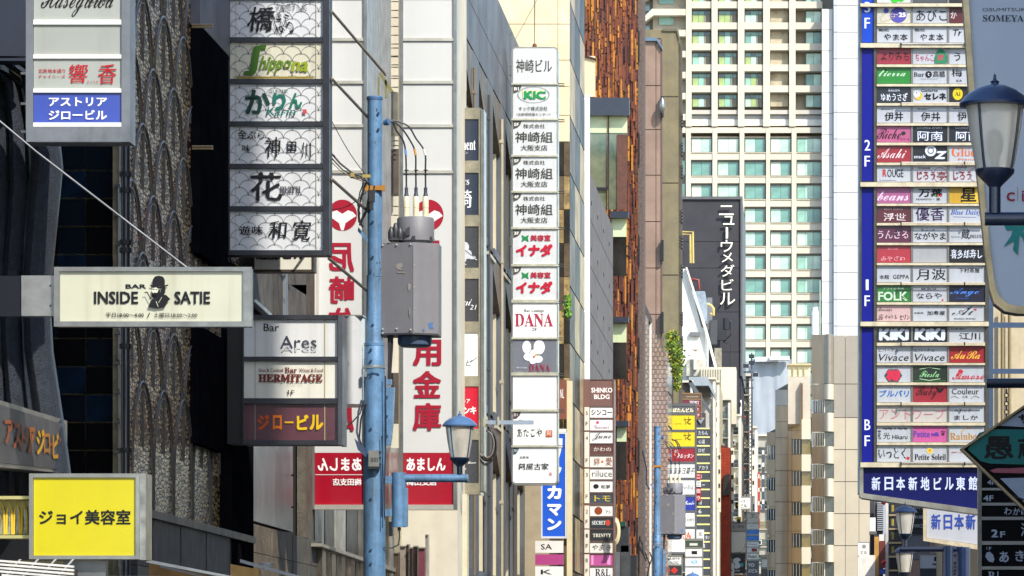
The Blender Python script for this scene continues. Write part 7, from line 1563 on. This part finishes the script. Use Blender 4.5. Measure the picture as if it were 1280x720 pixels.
# -- black floor list
Y = 56.0
bk = mat('#060608', rough=.6, spec=.15, var=.1)
lt = '#bcc4d0'
t = sign('sign_tower', 'black floor list sign with white figures under the teal diamond sign', Y, 1222.5, 582, 1330, 760, .3, [
    (585, 610, bk, [T('4F', 1234, 600, 1244, 606, lt, .03)]), (613, 628.5, bk, [T('4F', 1229, 619, 1242, 626.5, lt, .03)]), (632, 646, bk, [T('わかば', 1255, 634, 1286, 644, lt, .02, wob=.8)]),
    (650, 676.5, bk, [T('2', 1239, 661.5, 1247.5, 672, lt, .04), T('F', 1250, 664, 1256.5, 672, lt, .03), T('洋', 1276, 653, 1290, 671, lt, .02)]),
    (681, 708, bk, [T('1F', 1233, 683.5, 1240, 687, lt, .0, 0, SERIF), POLY([(1231.5, 696), (1233, 691), (1237, 689.5), (1241, 693), (1243, 699), (1241.5, 703), (1236, 702)], lt), T('あ', 1249, 689, 1261, 703, lt, .03, wob=.6), T('き', 1269, 688, 1280, 702, lt, .03, wob=.6)]),
    (712, 740, bk, [T('B1', 1235, 714.5, 1248, 726, lt, .0, 0, SERIF)])], frame=mat('#7b7a76', rough=.35, metal=.6, var=.3), px0=1227, px1=1326, rails=mat('#86878a', rough=.3, metal=.6))
# -- large pale sign top right
Y = 40.0
t = thing('hanging_sign', 'large pale grey sign with rounded lower corner and slanted edge at top right', 'sign', (X(1270, Y), Y, Z(392, Y)))
out = [(1203, -60), (1204, 0), (1211, 110), (1220, 200), (1231, 310), (1237, 360), (1243, 379), (1256, 389), (1272, 392), (1400, 392), (1400, -60)]
inn = [(1209, -60), (1211, 0), (1218, 110), (1227, 200), (1237.5, 310), (1243, 352), (1249, 370), (1259, 379), (1272, 382.5), (1400, 382.5), (1400, -60)]
b = M(); b.pp(out, front(Y + .03), (0, .3, 0)); build('sign_box', b, mat('#5d5549', rough=.4, metal=.5), t)
b = M(); b.pp(inn, front(Y), (0, .029, 0)); pn = build('panel', b, mat('#b3bccb', rough=.35, coat=.2, var=.05, scale=.8), t)
prints([T('OSUMITSUKI', 1228, 10, 1284, 14.2, '#4a5060', .0, 0), T('SOMEYA', 1228.5, 19, 1279.5, 27, '#3c4150', .0, 0, SERIF), T('C', 1258, 240, 1268.5, 252, '#9a1c34', .04), RECT(1271.5, 234, 1272.2, 251, '#b09088'), T('i', 1277, 238, 1280, 252, '#9a1c34', .03),
        POLY([(1255, 282), (1280, 280), (1280, 288), (1270, 300), (1254, 309), (1263, 296), (1266, 288), (1258, 288)], '#1c8a84'), POLY([(1268, 300), (1274, 296), (1272, 319), (1266, 312)], '#1c8a84'), POLY([(1274, 292), (1281, 290), (1281, 305), (1278, 298)], '#1c8a84')], front(Y), (0, -1, 0), pn)
for k, (q0, q1) in enumerate(zip(range(0, 9), range(1, 10))):
    b = M(); b.pp([out[q0], inn[q0], inn[q1], out[q1]], front(Y - .05), (0, .079, 0)); build('frame', b, mat('#9a8a6c', rough=.3, metal=.7, var=.3, scale=3), t)

# ---------------------------------------------------------------- small signs and fittings down the deep end of the street
deep = [(892, 500, 897, 560, 266, '#e6dfc6', 'tall cream blade sign beside the charcoal tenant sign', 'sign'),
        (897.5, 566, 901, 640, 262, '#c9c2a8', 'narrow cream sign in front of the red brick frontage', 'sign'),
        (913.5, 560, 917.5, 640, 280, '#ece6d0', 'bright cream blade sign right of the red brick frontage', 'sign'),
        (921, 646, 926, 652, 283, '#d8b820', 'tiny yellow plate above the cream square sign', 'sign'),
        (924, 500, 927, 600, 330, '#f0ead8', 'slim white vertical sign under the black lettered building', 'sign'),
        (940, 560, 943.5, 620, 350, '#dcd6c4', 'slim pale vertical sign beside the lattice stair', 'sign'),
        (947, 590, 950, 660, 372, '#a03a24', 'slim red vertical sign near the street end', 'sign'),
        (952, 560, 956, 640, 380, '#3a4450', 'slim dark vertical sign near the brown office', 'sign')]
for x0, y0, x1, y1, Yd, c_, lab, cat in deep:
    t = thing('blade_sign', lab, cat, (X((x0 + x1) / 2, Yd), Yd, Z(y1, Yd)))
    b = M(); b.pb(x0, y0, x1, y1, Yd, .35); build('sign_box', b, mat(c_, rough=.5, var=.15, streak=.3), t)
    b = M(); n = max(1, int((y1 - y0) / 16))
    for k in range(n):
        ya = y0 + 3 + k * (y1 - y0 - 3) / n; b.pb(x0 + .7, ya, x1 - .7, ya + 5, Yd - .03, .02)
    build('marking', b, ink('#3c352c' if c_[1] in 'edcf' else '#d8d2c4'), t)
    b = M(); b.pb(x0 - 1, y0 + 4, x0, y0 + 5, Yd, .2); b.pb(x0 - 1, y1 - 5, x0, y1 - 4, Yd, .2); build('bracket', b, STEEL(), t)
# extra service wires between the thick blue pole and the left frontage
t = thing('service_wire', 'thin sagging service wires strung from the thick blue pole to the left frontage', 'wire', ppt(440, 210, 1))
for k, (xa, ya, xb, yb, dp) in enumerate(((414, 150, 460, 222, 5), (414, 262, 458, 240, 6), (430, 470, 456, 462, 2))):
    b = M(); b.tube([(X(xa + (xb - xa) * u / 8, YP + .2), YP + .2, Z(ya + (yb - ya) * u / 8 + dp * math.sin(math.pi * u / 8), YP + .2)) for u in range(9)], .006, 5); build('wire', b, cb[0], t, smooth=True)
